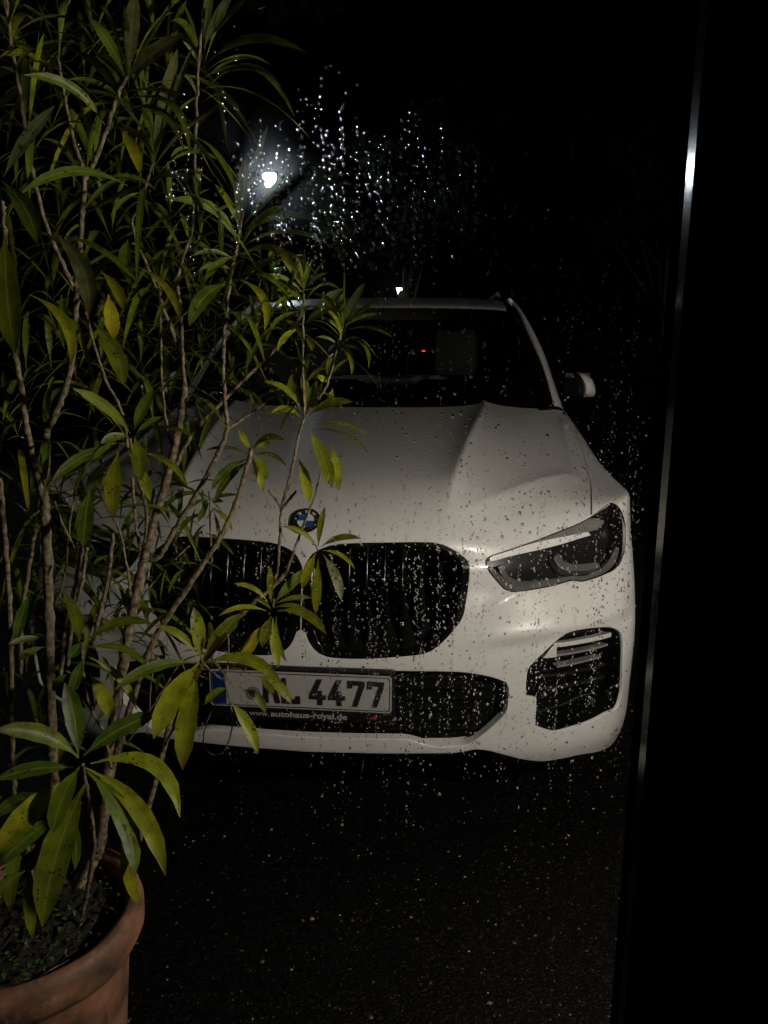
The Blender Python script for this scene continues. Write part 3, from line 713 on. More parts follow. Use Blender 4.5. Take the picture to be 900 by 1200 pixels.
# --- lower intake
A = prism(INT[:-1] + [(0., INT[-1][1])], -.055, 0.); intake = A.out('lower_intake', M['void'], car, True)
for k in range(6):
    v0 = 1.95 + .31 * k; ue = 2.45 if k < 2 else 2.85; poly = [(u, v0) for u in np.linspace(0, ue, 16)]; poly += [(a, b - .06) for a, b in poly[::-1]]
    prism(poly, -.038, .015, .002).out('fin', M['void'], intake, True)

# --- badge, on the hood above the grille
q, nn = ev([(0., 8.07)], .0015); q = q[0]; nn = nn[0]
zc = Vector(nn); xc = Vector((1, 0, 0)); yc = zc.cross(xc).normalized()
rotb = Matrix((xc, yc, zc)).transposed().to_euler()
def disc(name, r0, r1, z0, z1, a0, a1, mt, parent, loc=(0, 0, 0), rot=(0, 0, 0), n=40):
    k = max(4, int(n * (a1 - a0) / 6.2832)); A_ = [a0 + (a1 - a0) * i / k for i in range(k + 1)]; V, Fc = [], []
    for a in A_:
        V += [(r0 * math.cos(a), r0 * math.sin(a), z0), (r0 * math.cos(a), r0 * math.sin(a), z1), (r1 * math.cos(a), r1 * math.sin(a), z1), (r1 * math.cos(a), r1 * math.sin(a), z0)]
    for i in range(k):
        for j in range(4): Fc.append((i * 4 + j, (i + 1) * 4 + j, (i + 1) * 4 + (j + 1) % 4, i * 4 + (j + 1) % 4))
    o = mk(name, V, Fc, mt, parent, False); o.location = loc; o.rotation_euler = rot; return o
badge = disc('badge', .0, .0415, 0., .004, 0, 2 * math.pi, M['plate_black'], car, q, rotb)
disc('rim', .0385, .0430, 0., .0062, 0, 2 * math.pi, M['chrome'], badge); disc('rim', .0250, .0264, .003, .0052, 0, 2 * math.pi, M['chrome'], badge)
for k in range(4): disc('quarter', 0., .0248, .003, .0047, k * math.pi / 2 + .02, (k + 1) * math.pi / 2 - .02, M['white'] if k % 2 == 0 else M['blue'], badge, n=40)
for ch, a in (('B', 2.25), ('M', 1.5708), ('W', .89)):
    text_mesh('letter', ch, .0125, M['white'], badge, (.0317 * math.cos(a), .0317 * math.sin(a), .0046), (0, 0, a - math.pi / 2), .0005, 'CENTER', .0003).location += Vector((-.0045 * math.cos(a), -.0045 * math.sin(a), 0))

# --- number plate on its holder
PZ, PY = .511, -.020
plate_rot = (math.pi / 2, 0, 0)
bm = bmesh.new(); box(bm, (-.268, PY, PZ - .096), (.268, PY + .03, PZ + .065), .006); holder = from_bm('plate_holder', bm, M['black'], car)
bm = bmesh.new(); box(bm, (-.266, PY - .004, PZ + .0575), (.266, PY + .001, PZ + .0625), .002); from_bm('holder_lip', bm, M['gloss_black'], holder)
def rrect(w, h, r, n=6):
    out = []
    for cx, cy, a0 in ((w - r, h - r, 0), (r - w, h - r, 90), (r - w, r - h, 180), (w - r, r - h, 270)):
        out += [(cx + r * math.cos(math.radians(a0 + 90 * k / n)), cy + r * math.sin(math.radians(a0 + 90 * k / n))) for k in range(n + 1)]
    return out
plate = outline_mesh('number_plate', [rrect(.260, .055, .010)], M['plate_white'], car, (0, PY - .0025, PZ), plate_rot, .0012, .0005)
def pl(name, loops, mt, x, y, lift=.0022, ex=.0008, bev=.0004):
    o = outline_mesh(name, loops, mt, plate, (x, y, lift), (0, 0, 0), ex, bev); return o
pl('plate_rim', [rrect(.2565, .0515, .008), rrect(.2540, .0490, .007)], M['plate_black'], 0, 0, .0016, .0005, .0002)
pl('country_band', [[(-.253, -.048), (-.213, -.048), (-.213, .048), (-.253, .048)]], M['plate_blue'], 0, 0, .0014, .0006, .0)
S_ = .001
seven = [[(0, 75), (45, 75), (45, 62), (25, 0), (13, 0), (33, 64), (11, 64), (11, 55), (0, 55)]]
four = [[(22, 75), (35, 75), (15, 28), (24, 28), (24, 41), (35, 41), (35, 28), (45, 28), (45, 17), (35, 17), (35, 0), (24, 0), (24, 17), (0, 17), (0, 27)]]
arr = [[(0, 0), (0, 75), (32, 75), (43, 67), (43, 43), (36, 36), (45, 0), (34, 0), (25, 34), (11, 34), (11, 0)], [(11, 64), (28, 64), (32, 60), (32, 48), (28, 45), (11, 45)]]
ell = [[(0, 0), (0, 75), (11, 75), (11, 11), (39, 11), (39, 21), (49, 21), (49, 0)]]
for lp, x in ((arr, 158), (ell, 211), (four, 289), (four, 344), (seven, 399), (seven, 454)):
    pl('character', [[(a * S_, b * S_) for a, b in q] for q in lp], M['plate_black'], -.260 + x * .001, -.0375, .0022, .0016, .0014)
disc('seal', 0., .0205, 0., .0018, 0, 6.2832, M['lamp_grey'], plate, (-.260 + .126, -.012, .0014)); disc('seal_ring', .0155, .0165, .0010, .0024, 0, 6.2832, M['plate_white'], plate, (-.260 + .126, -.012, .0014))
text_mesh('web_address', 'www.', .024, M['print_grey'], holder, (-.148, PY - .0008, PZ - .083), plate_rot, .0003)
text_mesh('web_address', 'autohaus-royal.de', .024, M['print_grey'], holder, (-.0865, PY - .0008, PZ - .083), plate_rot, .0003, bold=.0006).scale = (1.28, 1, 1)
outline_mesh('red_mark', [[(0, 0), (6, 5), (3, 9), (10, 8), (14, 13), (17, 7), (26, 8), (20, 4), (23, 0), (14, 3), (9, 1), (5, 2)]], M['print_red'], holder, (.196, PY - .001, PZ - .080), plate_rot, .3).scale = (.001, .001, .001)

# --- windscreen, pillars, roof, cabin
wb_ = crom([(0, 1.262, 1.196), (.3, 1.275, 1.196), (.6, 1.335, 1.194), (.80, 1.43, 1.193), (.853, 1.50, 1.197)], 6)
wt_ = crom([(0, 2.15, 1.640), (.3, 2.165, 1.640), (.55, 2.20, 1.637), (.665, 2.245, 1.632), (.722, 2.28, 1.632)], 6)
rows, n = 14, len(wb_)
V = [wb_[i] + (wt_[i] - wb_[i]) * (j / (rows - 1)) + np.array([0, -.035, .02]) * math.sin(math.pi * j / (rows - 1)) for j in range(rows) for i in range(n)]
Fc = [(j * n + i, j * n + i + 1, (j + 1) * n + i + 1, (j + 1) * n + i) for j in range(rows - 1) for i in range(n - 1)]
V = np.array(V); V2 = V * [-1, 1, 1]; nF = len(V)
ws_ = mk('windscreen', np.concatenate([V, V2]), Fc + [tuple(i + nF for i in q[::-1]) for q in Fc], M['windscreen'], car)
V = []
for p in wb_: V += [p + np.array([0, -.03, -.012]), p + np.array([0, .05, .004]), p + np.array([0, .05, -.06])]
Fc = [(i * 3 + j, (i + 1) * 3 + j, (i + 1) * 3 + j + 1, i * 3 + j + 1) for i in range(n - 1) for j in range(2)]
V = np.array(V); mk('cowl', np.concatenate([V, V * [-1, 1, 1]]), Fc + [tuple(i + len(V) for i in q[::-1]) for q in Fc], M['black'], car)
inn = crom([(.853, 1.505, 1.190), (.822, 1.75, 1.352), (.774, 1.98, 1.494), (.731, 2.2, 1.618), (.706, 2.32, 1.668), (.690, 2.5, 1.70)], 6)
out_ = crom([(.905, 1.56, 1.165), (.872, 1.72, 1.285), (.834, 1.90, 1.427), (.765, 2.16, 1.592), (.712, 2.34, 1.678), (.696, 2.5, 1.706)], 6)
for sx_ in (1, -1):
    V = []
    for a, b in zip(inn, out_):
        w = b - a; o_n = np.array([.25, -.75, .6]); V += [a + [0, .02, -.01], a, a + w * .35 + o_n * .012, a + w * .75 + o_n * .009, b, b + [-.02, .03, -.01]]
    n = 6; Fc = [(i * n + j, i * n + j + 1, (i + 1) * n + j + 1, (i + 1) * n + j) for i in range(len(inn) - 1) for j in range(n - 1)]
    V = np.array(V) * [sx_, 1, 1]; mk('windscreen_pillar', V, [q if sx_ > 0 else q[::-1] for q in Fc], M['paint'], car)
ry = [2.155, 2.17, 2.25, 2.45, 2.7, 2.95, 3.3, 3.7, 4.1, 4.4, 4.47]; rz = [1.643, 1.652, 1.668, 1.700, 1.722, 1.733, 1.735, 1.727, 1.702, 1.668, 1.64]
xs_ = np.linspace(-1, 1, 25); V = []
for y, z in zip(ry, rz):
    hw = .668 - .045 * max(0, (y - 2.3)) / 2.2
    for x in xs_: V.append((x * hw, y + .075 * abs(x) ** 2.4 * max(0, 1 - (y - 2.155) / .8), z - .016 * abs(x) ** 3))
n = len(xs_); mk('roof', V, [(j * n + i, j * n + i + 1, (j + 1) * n + i + 1, (j + 1) * n + i) for j in range(len(ry) - 1) for i in range(n - 1)], M['paint'], car)
for s in (1, -1):
    v, f = tube([(s * .660, 2.62, 1.690), (s * .662, 2.7, 1.725), (s * .655, 2.9, 1.752), (s * .64, 3.6, 1.752), (s * .62, 4.2, 1.71), (s * .615, 4.3, 1.685)], [.008, .012, .014, .014, .012, .008], 10); mk('roof_rail', v, f, M['black'], car)
# shark fin aerial
fin_sec = [(3.62, 1.728, .004), (3.70, 1.775, .010), (3.78, 1.812, .010), (3.86, 1.818, .008), (3.88, 1.73, .006)]
V = [(0, 3.60, 1.728)]; bm = bmesh.new()
prof = [(3.56, 1.722), (3.68, 1.782), (3.78, 1.824), (3.86, 1.832), (3.875, 1.82), (3.885, 1.722)]
vs = [[bm.verts.new((s * w, y, z)) for (y, z), w in zip(prof, (.010, .022, .020, .016, .016, .03))] for s in (-1, 1)]
bm.faces.new(vs[0][::-1]); bm.faces.new(vs[1])
for i in range(len(prof)): bm.faces.new((vs[0][i], vs[0][(i + 1) % 6], vs[1][(i + 1) % 6], vs[1][i]))
bmesh.ops.recalc_face_normals(bm, faces=bm.faces); from_bm('roof_aerial', bm, M['paint'], car, True, 25)
# side glass, doors, tail
def xside(Y, Z):
    s = lambda a, b, x: float(sstep(a, b, x))
    return 1.004 - .055 * s(.88, 1.12, Z) - .03 * s(.45, .2, Z) - .14 * s(4.1, 4.95, Y) ** 2
edge = [tuple(G[j, -1, 1:]) for j in range(GV - 1, int(.6 * SV), -4)]
outl = edge + [(.53, .235), (4.4, .24), (4.86, .42), (4.90, .80), (4.80, 1.13), (3., 1.10), (1.66, 1.06)]
P_, T_ = cdt([(y, z) for y in np.linspace(.45, 4.95, 110) for z in np.linspace(.2, 1.15, 30)], [(outl, True)] + [([(cy + .415 * math.cos(t), .375 + .415 * math.sin(t)) for t in np.linspace(0, 6.2832, 60)[:-1]], True) for cy in (.90, 3.86)])
c = P_[T_].mean(1); ok = inpoly(c, outl)
for cy in (.90, 3.86): ok &= ((c[:, 0] - cy) ** 2 + (c[:, 1] - .375) ** 2) > .4135 ** 2
for s in (1, -1):
    for nm, y0, y1 in (('front_quarter', 0, 1.545), ('front_door', 1.55, 2.62), ('rear_door', 2.625, 3.55), ('rear_quarter', 3.555, 6)):
        p2, t2 = pick(P_, T_, ok & (c[:, 0] > y0) & (c[:, 0] < y1))
        V = np.array([(s * (xside(y, z) if y > .75 else xside(y, z) - .004), y, z) for y, z in p2])
        o = mk(nm, V, [tuple(q) for q in orient(V, t2, np.tile([s, 0, 0.], (len(V), 1)))], M['paint'], car)
        if 'door' in nm: v, f = tube([(s * 1.0, y1 - .26, .98), (s * 1.035, y1 - .24, .985), (s * 1.035, y1 - .08, .985), (s * 1.0, y1 - .06, .98)], [.012] * 4, 8); mk('handle', v, f, M['paint'], o)
    lo_ = crom([(.955, 1.60, 1.09), (.955, 3.0, 1.11), (.93, 4.0, 1.14), (.86, 4.72, 1.16)], 8); hi_ = crom([(.705, 2.36, 1.685), (.685, 3.0, 1.715), (.66, 3.8, 1.705), (.62, 4.45, 1.645)], 8)
    V = np.array([a + (b - a) * t + np.array([.03 * math.sin(math.pi * t), 0, 0]) for a, b in zip(lo_, hi_) for t in np.linspace(0, 1, 6)]) * [s, 1, 1]
    Fc = [(i * 6 + j, (i + 1) * 6 + j, (i + 1) * 6 + j + 1, i * 6 + j + 1)[::s] for i in range(len(lo_) - 1) for j in range(5)]
    mk('side_window', V, Fc, M['side_glass'], car)
tail = [(4.47, 1.642, .62), (4.60, 1.45, .74), (4.74, 1.18, .86), (4.84, 1.05, .88), (4.885, .80, .885), (4.92, .60, .89), (4.90, .35, .88), (4.75, .24, .86)]
for nm, a, b, mt in (('rear_window', 0, 3, M['side_glass']), ('tailgate', 2, 6, M['paint']), ('rear_bumper', 5, 8, M['paint'])):
    V = [(x * w, y - .10 * abs(x) ** 3, z) for y, z, w in tail[a:b] for x in np.linspace(-1, 1, 15)]
    mk(nm, V, [(j * 15 + i, (j + 1) * 15 + i, (j + 1) * 15 + i + 1, j * 15 + i + 1)[::-1] for j in range(b - a - 1) for i in range(14)], mt, car)
for s in (1, -1): boxobj('tail_light', (min(s * .55, s * .86), 4.80, .92), (max(s * .55, s * .86), 4.88, 1.02), M['red'], car, .012)
boxobj('underbody', (-.92, .42, .225), (.92, 4.7, .29), M['void'], car)
boxobj('engine_bay', (-.80, .35, .26), (.80, 1.3, .86), M['void'], car, .03)
boxobj('cabin_floor', (-.88, 1.7, .26), (.88, 4.4, .5), M['void'], car)
boxobj('dashboard', (-.80, 1.42, .86), (.80, 1.95, 1.12), M['seat'], car, .05)
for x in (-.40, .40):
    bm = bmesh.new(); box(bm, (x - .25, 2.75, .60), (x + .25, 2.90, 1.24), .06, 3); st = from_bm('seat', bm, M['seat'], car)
    boxobj('cushion', (x - .26, 2.25, .50), (x + .26, 2.78, .68), M['seat'], st, .05); boxobj('reflection_headrest', (x - .135, 2.82, 1.255), (x + .135, 2.93, 1.54), M['phone_reflection'], st, .048)  # pale headrests added to stand for a phone's reflection in the pane
v, f = lathe([(.165 + .014 * math.cos(a), .014 * math.sin(a)) for a in np.linspace(0, 6.2832, 10)], 32, 'Y'); o = mk('steering_wheel', v, f, M['seat'], car); o.location = (.40, 2.12, 1.06); o.rotation_euler = (.4, 0, 0)
rm = boxobj('rear_view_mirror', (-.11, 1.93, 1.475), (.11, 1.955, 1.535), M['gloss_black'], car, .012)
bm = bmesh.new(); bmesh.ops.create_uvsphere(bm, u_segments=10, v_segments=6, radius=.006)
for q_ in bm.verts: q_.co = Vector((q_.co.x * 1.6 + .248, q_.co.y + 1.93, q_.co.z * .6 + 1.425))
from_bm('alarm_light', bm, M['led'], car)
# door mirrors
for s in (1, -1):
    pr = [(.985, 1.333), (1.008, 1.328), (1.040, 1.318), (1.068, 1.296), (1.084, 1.262), (1.090, 1.230), (1.080, 1.206), (1.018, 1.204), (1.016, 1.240), (1.014, 1.272), (.998, 1.305)]
    pr = [(1.038 + (x - 1.038) * .88, 1.262 + (z - 1.262) * .92) for x, z in pr]
    bm = bmesh.new(); cx, cz = 1.040, 1.262; rings = []
    for y, k in ((1.765, .0), (1.768, .55), (1.785, .86), (1.82, 1.0), (1.88, 1.02), (1.92, .98)):
        rings.append([bm.verts.new((s * (cx + (x - cx) * k), y, cz + (z - cz) * k)) for x, z in pr])
    for a, b in zip(rings, rings[1:]):
        for i in range(len(pr)):
            try: bm.faces.new((a[i], a[(i + 1) % len(pr)], b[(i + 1) % len(pr)], b[i]))
            except ValueError: pass
    bm.faces.new(rings[-1]); bmesh.ops.remove_doubles(bm, verts=bm.verts, dist=.0004); bmesh.ops.recalc_face_normals(bm, faces=bm.faces)
    mi = from_bm('door_mirror', bm, M['paint'], car, True, 50)
    bm = bmesh.new(); box(bm, (min(s * .93, s * 1.008), 1.815, 1.21), (max(s * .93, s * 1.008), 1.90, 1.30), .02); from_bm('mirror_base', bm, M['void'], mi)
    boxobj('mirror_glass', (min(s * .95, s * 1.07), 1.921, 1.215), (max(s * .95, s * 1.07), 1.926, 1.318), M['chrome'], mi, .004)
    v, f = tube([(s * .90, 1.86, 1.13), (s * .95, 1.86, 1.20), (s * .98, 1.86, 1.23)], [.03, .025, .03], 8); mk('mirror_arm', v, f, M['gloss_black'], mi)
# wheels
for s in (1, -1):
    for cy in (.90, 3.86):
        pr = [(.25, -.12), (.30, -.135), (.355, -.13), (.372, -.10), (.375, 0), (.372, .10), (.355, .13), (.30, .135), (.25, .12)]
        v, f = lathe(pr, 48, 'X', (s * .86, cy, .375)); ty = mk('wheel', v, f, M['rubber'], car)
        v, f = lathe([(.252, -.10), (.252, .115), (.235, .125), (.225, .10), (.05, .085), (.0, .085)], 40, 'X', (0, 0, 0)); v = [(s * (x + .0) + s * .86, y + cy, z + .375) for x, y, z in v]; mk('rim', v, f if s > 0 else [q[::-1] for q in f], M['black'], ty)
        for k in range(5):
            a = 2 * math.pi * k / 5; c_, s_ = math.cos(a), math.sin(a); bm = bmesh.new(); box(bm, (.09, -.022, .03), (.115, .022, .24), .006)
            for q in bm.verts: x, y, z = q.co; q.co = Vector((s * (.86 + x), cy + y * c_ - z * s_, .375 + y * s_ + z * c_))
            if s < 0: bmesh.ops.reverse_faces(bm, faces=bm.faces)
            from_bm('spoke', bm, M['satin'], ty)
# ---------------------------------------------------------------- pot and oleander
PC = Vector((-.782, 1.163, 0)); PR = .205; PH = .45
pot = thing('plant_pot', 'round terracotta pot with thick rolled rim under the oleander', 'flower pot', PC)
pr = [(.0, .0), (.135, .0), (.145, .012), (.172, .30), (.180, .368), (.184, .376), (.188, .372), (.2, .376), (.207, .392), (.208, .425), (.203, .442), (.193, .450), (.182, .446), (.176, .432), (.172, .40), (.165, .30)]
v, f = lathe(pr, 96); v = [(x * (1 + .004 * math.sin(5 * math.atan2(y, x))), y * (1 + .004 * math.cos(3 * math.atan2(y, x))), z + .0015 * math.sin(7 * math.atan2(y, x) + 1)) for x, y, z in v]
mk('pot_body', v, f, M['terracotta'], pot)
V, Fc = [(0, 0, .418)], []; ns = 48
for j in range(1, 13):
    for k in range(ns):
        a = 2 * math.pi * k / ns; r_ = .1745 * j / 12; V.append((r_ * math.cos(a), r_ * math.sin(a), .412 + .008 * math.sin(17 * r_ * 9 + 3 * math.cos(a * 3)) + nrng.normal(0, .0035) - .012 * (j / 12) ** 2))
for k in range(ns): Fc.append((0, 1 + k, 1 + (k + 1) % ns))
for j in range(11):
    for k in range(ns): a, b = 1 + j * ns + k, 1 + j * ns + (k + 1) % ns; Fc.append((a, a + ns, b + ns, b))
mk('soil', V, Fc, M['soil'], pot)
# small weeds sprouting over the soil
V, Fc = [], []
for _ in range(420):
    a = nrng.uniform(0, 6.283); r_ = .172 * math.sqrt(nrng.random()); p = np.array([PC.x + r_ * math.cos(a), PC.y + r_ * math.sin(a), .414 + nrng.uniform(0, .028)])
    if nrng.random() < .45 and a < 3.6 and a > .9: continue
    d = nrng.normal(size=3); d[2] = abs(d[2]) * .6; d /= np.linalg.norm(d); s_ = np.cross(d, [.1, .2, 1.]); s_ /= np.linalg.norm(s_); l = nrng.uniform(.005, .012); w = l * nrng.uniform(.3, .48)
    o = len(V); up = np.cross(s_, d) * l * .14
    V += [p, p + d * l * .35 + s_ * w + up, p + d * l * .8 + s_ * w * .7 + up, p + d * l, p + d * l * .8 - s_ * w * .7 + up, p + d * l * .35 - s_ * w + up]
    Fc.append((o, o + 1, o + 2, o + 3)); Fc.append((o, o + 3, o + 4, o + 5))
tag(mk('weeds', V, Fc, M['weed'], smooth=False), kind='stuff')
for p0, p1, r_, lb in (((-.70, 1.03, .42), (-.655, 1.075, .428), .002, 'thin dry twig lying near the front rim of the terracotta pot'), ((-.66, 1.21, .42), (-.615, 1.19, .43), .0025, 'pale broken twig lying on the soil by the right rim of the pot')):
    v, f = tube([p0, tuple((a + b) / 2 + .002 for a, b in zip(p0, p1)), p1], [r_, r_ * .9, r_ * .5], 6); v = [Vector(x) - PC for x in v]
    o = mk('fallen_twig', v, f, M['bark']); o.location = PC; tag(o, lb, 'twig', 'twigs on the pot soil')

STEMS = [
 ([[-0.792,1.3,0.4924],[-0.7833,1.294,0.6026],[-0.7722,1.288,0.6998],[-0.7544,1.282,0.9155],[-0.7376,1.276,1.084],[-0.7281,1.27,1.1932]],0.0145,0.012),
 ([[-0.7281,1.27,1.1932],[-0.7232,1.2457,1.2468],[-0.7189,1.2214,1.3309],[-0.7081,1.1971,1.4099],[-0.6986,1.1729,1.4708],[-0.6845,1.1486,1.5531],[-0.6658,1.1243,1.6354],[-0.6494,1.1,1.672]],0.0085,0.004),
 ([[-0.7281,1.27,1.1932],[-0.7185,1.27,1.2729],[-0.7102,1.27,1.3402]],0.0095,0.0085),
 ([[-0.7116,1.27,1.3253],[-0.6774,1.2583,1.3751],[-0.646,1.2467,1.4356],[-0.6251,1.235,1.5179],[-0.6089,1.2233,1.5833],[-0.5918,1.2117,1.6459],[-0.5721,1.2,1.7238]],0.0085,0.0055),
 ([[-0.5721,1.2,1.7238],[-0.5842,1.205,1.7527],[-0.5939,1.21,1.7924],[-0.6027,1.215,1.8412],[-0.6108,1.22,1.8954]],0.0045,0.003),
 ([[-0.5721,1.2,1.7238],[-0.5498,1.1875,1.7411],[-0.5221,1.175,1.782],[-0.4963,1.1625,1.8234],[-0.4754,1.15,1.8434]],0.0055,0.004),
 ([[-0.6161,1.22,1.5636],[-0.6273,1.2057,1.6051],[-0.6381,1.1914,1.6562],[-0.6424,1.1771,1.7207],[-0.6417,1.1629,1.7876],[-0.6374,1.1486,1.8455],[-0.6348,1.1343,1.9059],[-0.6259,1.12,1.9524]],0.005,0.0035),
 ([[-0.7142,1.33,0.4763],[-0.7003,1.3417,0.5773],[-0.6858,1.3533,0.69],[-0.6618,1.365,0.812],[-0.6413,1.3767,0.9167],[-0.6225,1.3883,1.0019],[-0.6094,1.4,1.0599]],0.016,0.013),
 ([[-0.6094,1.4,1.0599],[-0.585,1.404,1.137],[-0.5574,1.408,1.2176],[-0.538,1.412,1.2832],[-0.5222,1.416,1.3478],[-0.5142,1.42,1.3954]],0.012,0.009),
 ([[-0.5145,1.42,1.3907],[-0.5223,1.42,1.4536],[-0.5255,1.42,1.5077],[-0.5225,1.42,1.5835],[-0.5278,1.42,1.6282]],0.005,0.0035),
 ([[-0.5145,1.42,1.3907],[-0.514,1.414,1.4459],[-0.5105,1.408,1.5226],[-0.5111,1.402,1.5822],[-0.497,1.396,1.6226],[-0.475,1.39,1.6705],[-0.4631,1.384,1.7643],[-0.4529,1.378,1.8569],[-0.4423,1.372,1.933],[-0.4298,1.366,1.9937],[-0.4202,1.36,2.0306]],0.0052,0.003),
 ([[-0.6094,1.4,1.0599],[-0.5795,1.4,1.066],[-0.5434,1.4,1.1219],[-0.4878,1.4,1.207],[-0.4424,1.4,1.2861],[-0.4291,1.4,1.3247]],0.0075,0.006),
 ([[-0.4293,1.4,1.3215],[-0.431,1.3933,1.3819],[-0.4269,1.3867,1.4589],[-0.4171,1.38,1.5245],[-0.4026,1.3733,1.5966],[-0.3882,1.3667,1.6384],[-0.375,1.36,1.6928]],0.0055,0.0032),
 ([[-0.5416,1.42,1.2441],[-0.4999,1.428,1.3144],[-0.4481,1.436,1.366],[-0.3799,1.444,1.4314],[-0.3179,1.452,1.4909],[-0.2959,1.46,1.5328]],0.0065,0.0035),
 ([[-0.7389,1.34,0.4574],[-0.6854,1.35,0.631],[-0.6265,1.36,0.8068],[-0.5792,1.37,0.9181],[-0.5078,1.38,1.0257],[-0.4436,1.39,1.1234],[-0.4209,1.4,1.1751],[-0.3975,1.41,1.2479],[-0.3908,1.42,1.2792]],0.0115,0.0055),
 ([[-0.4278,1.4,1.3183],[-0.3811,1.425,1.3514],[-0.3537,1.45,1.3737]],0.0045,0.002),
 ([[-0.5504,1.36,0.7644],[-0.4875,1.37,0.8628],[-0.4108,1.38,0.9611],[-0.3559,1.39,1.0099],[-0.3272,1.4,1.0387]],0.0085,0.006),
 ([[-0.3568,1.4,1.0066],[-0.3438,1.4,1.0451],[-0.3368,1.4,1.11],[-0.3317,1.4,1.1687],[-0.319,1.4,1.2101],[-0.3081,1.4,1.2509],[-0.2955,1.4,1.3039],[-0.2834,1.4,1.3419]],0.0048,0.0038),
 ([[-0.3317,1.4,1.1687],[-0.3443,1.4,1.1883],[-0.3554,1.4,1.2012]],0.0042,0.0034),
 ([[-0.3318,1.4,1.1654],[-0.3164,1.4,1.1855],[-0.3029,1.4,1.2006]],0.0042,0.0034),
 ([[-0.3272,1.4,1.0387],[-0.3119,1.404,1.0791],[-0.2966,1.408,1.1225],[-0.2695,1.412,1.1906],[-0.2544,1.416,1.2476],[-0.2449,1.42,1.2731]],0.0042,0.003),
 ([[-0.2834,1.4,1.3419],[-0.2862,1.4067,1.416],[-0.2861,1.4133,1.477],[-0.284,1.42,1.5597]],0.0038,0.003),
 ([[-0.2834,1.4,1.3419],[-0.2598,1.405,1.3729],[-0.2411,1.41,1.4022],[-0.2253,1.415,1.4603],[-0.213,1.42,1.5042]],0.0035,0.0026),
 ([[-0.638,1.25,0.6937],[-0.634,1.23,0.77],[-0.6422,1.21,0.8275],[-0.64,1.19,0.8673],[-0.6326,1.17,0.9265],[-0.6186,1.15,0.9881]],0.0045,0.0032),
 ([[-0.8293,1.24,0.6525],[-0.8142,1.236,0.797],[-0.7981,1.232,0.9345],[-0.7857,1.228,1.0811],[-0.7803,1.224,1.1899],[-0.7755,1.22,1.2504]],0.0075,0.006),
 ([[-0.8609,1.35,0.8283],[-0.8436,1.35,0.9549],[-0.8166,1.35,1.06],[-0.7995,1.35,1.1247]],0.006,0.005),
 ([[-0.786,1.36,0.8086],[-0.7596,1.36,0.9365],[-0.7305,1.36,1.0251],[-0.712,1.36,1.0974]],0.0065,0.005),
 ([[-0.7702,1.37,0.8416],[-0.7554,1.37,0.9239],[-0.7262,1.37,1.0134],[-0.7092,1.37,1.088]],0.0055,0.0045),
 ([[-0.7012,1.34,0.8935],[-0.6755,1.3367,0.9744],[-0.6553,1.3333,1.0359],[-0.6346,1.33,1.1288]],0.0065,0.005),
 ([[-0.6323,1.38,0.9868],[-0.6338,1.37,1.0679],[-0.6379,1.36,1.1328],[-0.6492,1.35,1.1646],[-0.6621,1.34,1.2119]],0.004,0.003),
 ([[-0.6129,1.4,1.0598],[-0.6177,1.3933,1.1218],[-0.6161,1.3867,1.1739],[-0.6128,1.38,1.2249]],0.0048,0.004),
 ([[-0.725,1.36,1.0852],[-0.7368,1.345,1.1308],[-0.7436,1.33,1.1865]],0.0032,0.0025),
 ([[-0.7686,1.36,0.9891],[-0.748,1.36,1.059],[-0.7332,1.36,1.1439],[-0.7087,1.36,1.2268]],0.0035,0.0025),
 ([[-0.5901,1.32,1.2903],[-0.5918,1.31,1.3552],[-0.6109,1.3,1.4091],[-0.6237,1.29,1.4729],[-0.6292,1.28,1.5262]],0.0042,0.003),
 ([[-0.543,1.42,1.2771],[-0.5509,1.415,1.3088],[-0.5548,1.41,1.3989],[-0.5478,1.405,1.5257],[-0.5453,1.4,1.5823]],0.0042,0.003),
 ([[-0.6093,1.4,1.0859],[-0.5748,1.3467,1.167],[-0.5659,1.2933,1.2487],[-0.5503,1.24,1.3163]],0.0045,0.0035),
 ([[-0.5126,1.38,1.477],[-0.5351,1.35,1.5787],[-0.5542,1.32,1.6663],[-0.5276,1.29,1.6949],[-0.4886,1.26,1.7526]],0.0042,0.003),
 ([[-0.5572,1.3,0.7049],[-0.4963,1.2667,0.8144],[-0.4527,1.2333,0.8994],[-0.4328,1.2,0.9439]],0.0045,0.0035),
 ([[-0.4019,1.22,0.8996],[-0.3932,1.2243,0.8491],[-0.3933,1.2286,0.8055],[-0.4094,1.2329,0.755],[-0.437,1.2371,0.7407],[-0.4532,1.2414,0.7649],[-0.4392,1.2457,0.8143],[-0.4131,1.25,0.8571]],0.0022,0.0016),
 ([[-0.4331,1.2,0.9391],[-0.3975,1.2067,0.906],[-0.388,1.2133,0.9589],[-0.3917,1.22,0.9875]],0.0025,0.0015),
 ([[-0.3585,1.4,1.0065],[-0.3489,1.38,0.9962],[-0.3445,1.36,0.9828]],0.004,0.003),
 ([[-0.2971,1.41,1.122],[-0.2765,1.405,1.1069],[-0.2627,1.4,1.0866]],0.003,0.0025),
 ([[-0.6247,1.14,0.6188],[-0.6028,1.095,0.7254],[-0.5819,1.05,0.8243]],0.006,0.004),
 ([[-0.5741,1.33,0.934],[-0.5799,1.33,0.8498],[-0.5906,1.33,0.7686],[-0.599,1.33,0.7224]],0.002,0.0015),
 ([[-0.6389,1.33,0.7018],[-0.5681,1.345,0.8075],[-0.5265,1.36,0.8744]],0.003,0.002),
 ([[-0.4873,1.44,1.0784],[-0.4855,1.44,1.1481],[-0.485,1.44,1.191]],0.003,0.002),
 ([[-0.6203,1.4,0.9804],[-0.5642,1.42,1.0466],[-0.5311,1.44,1.0772]],0.003,0.002),
]
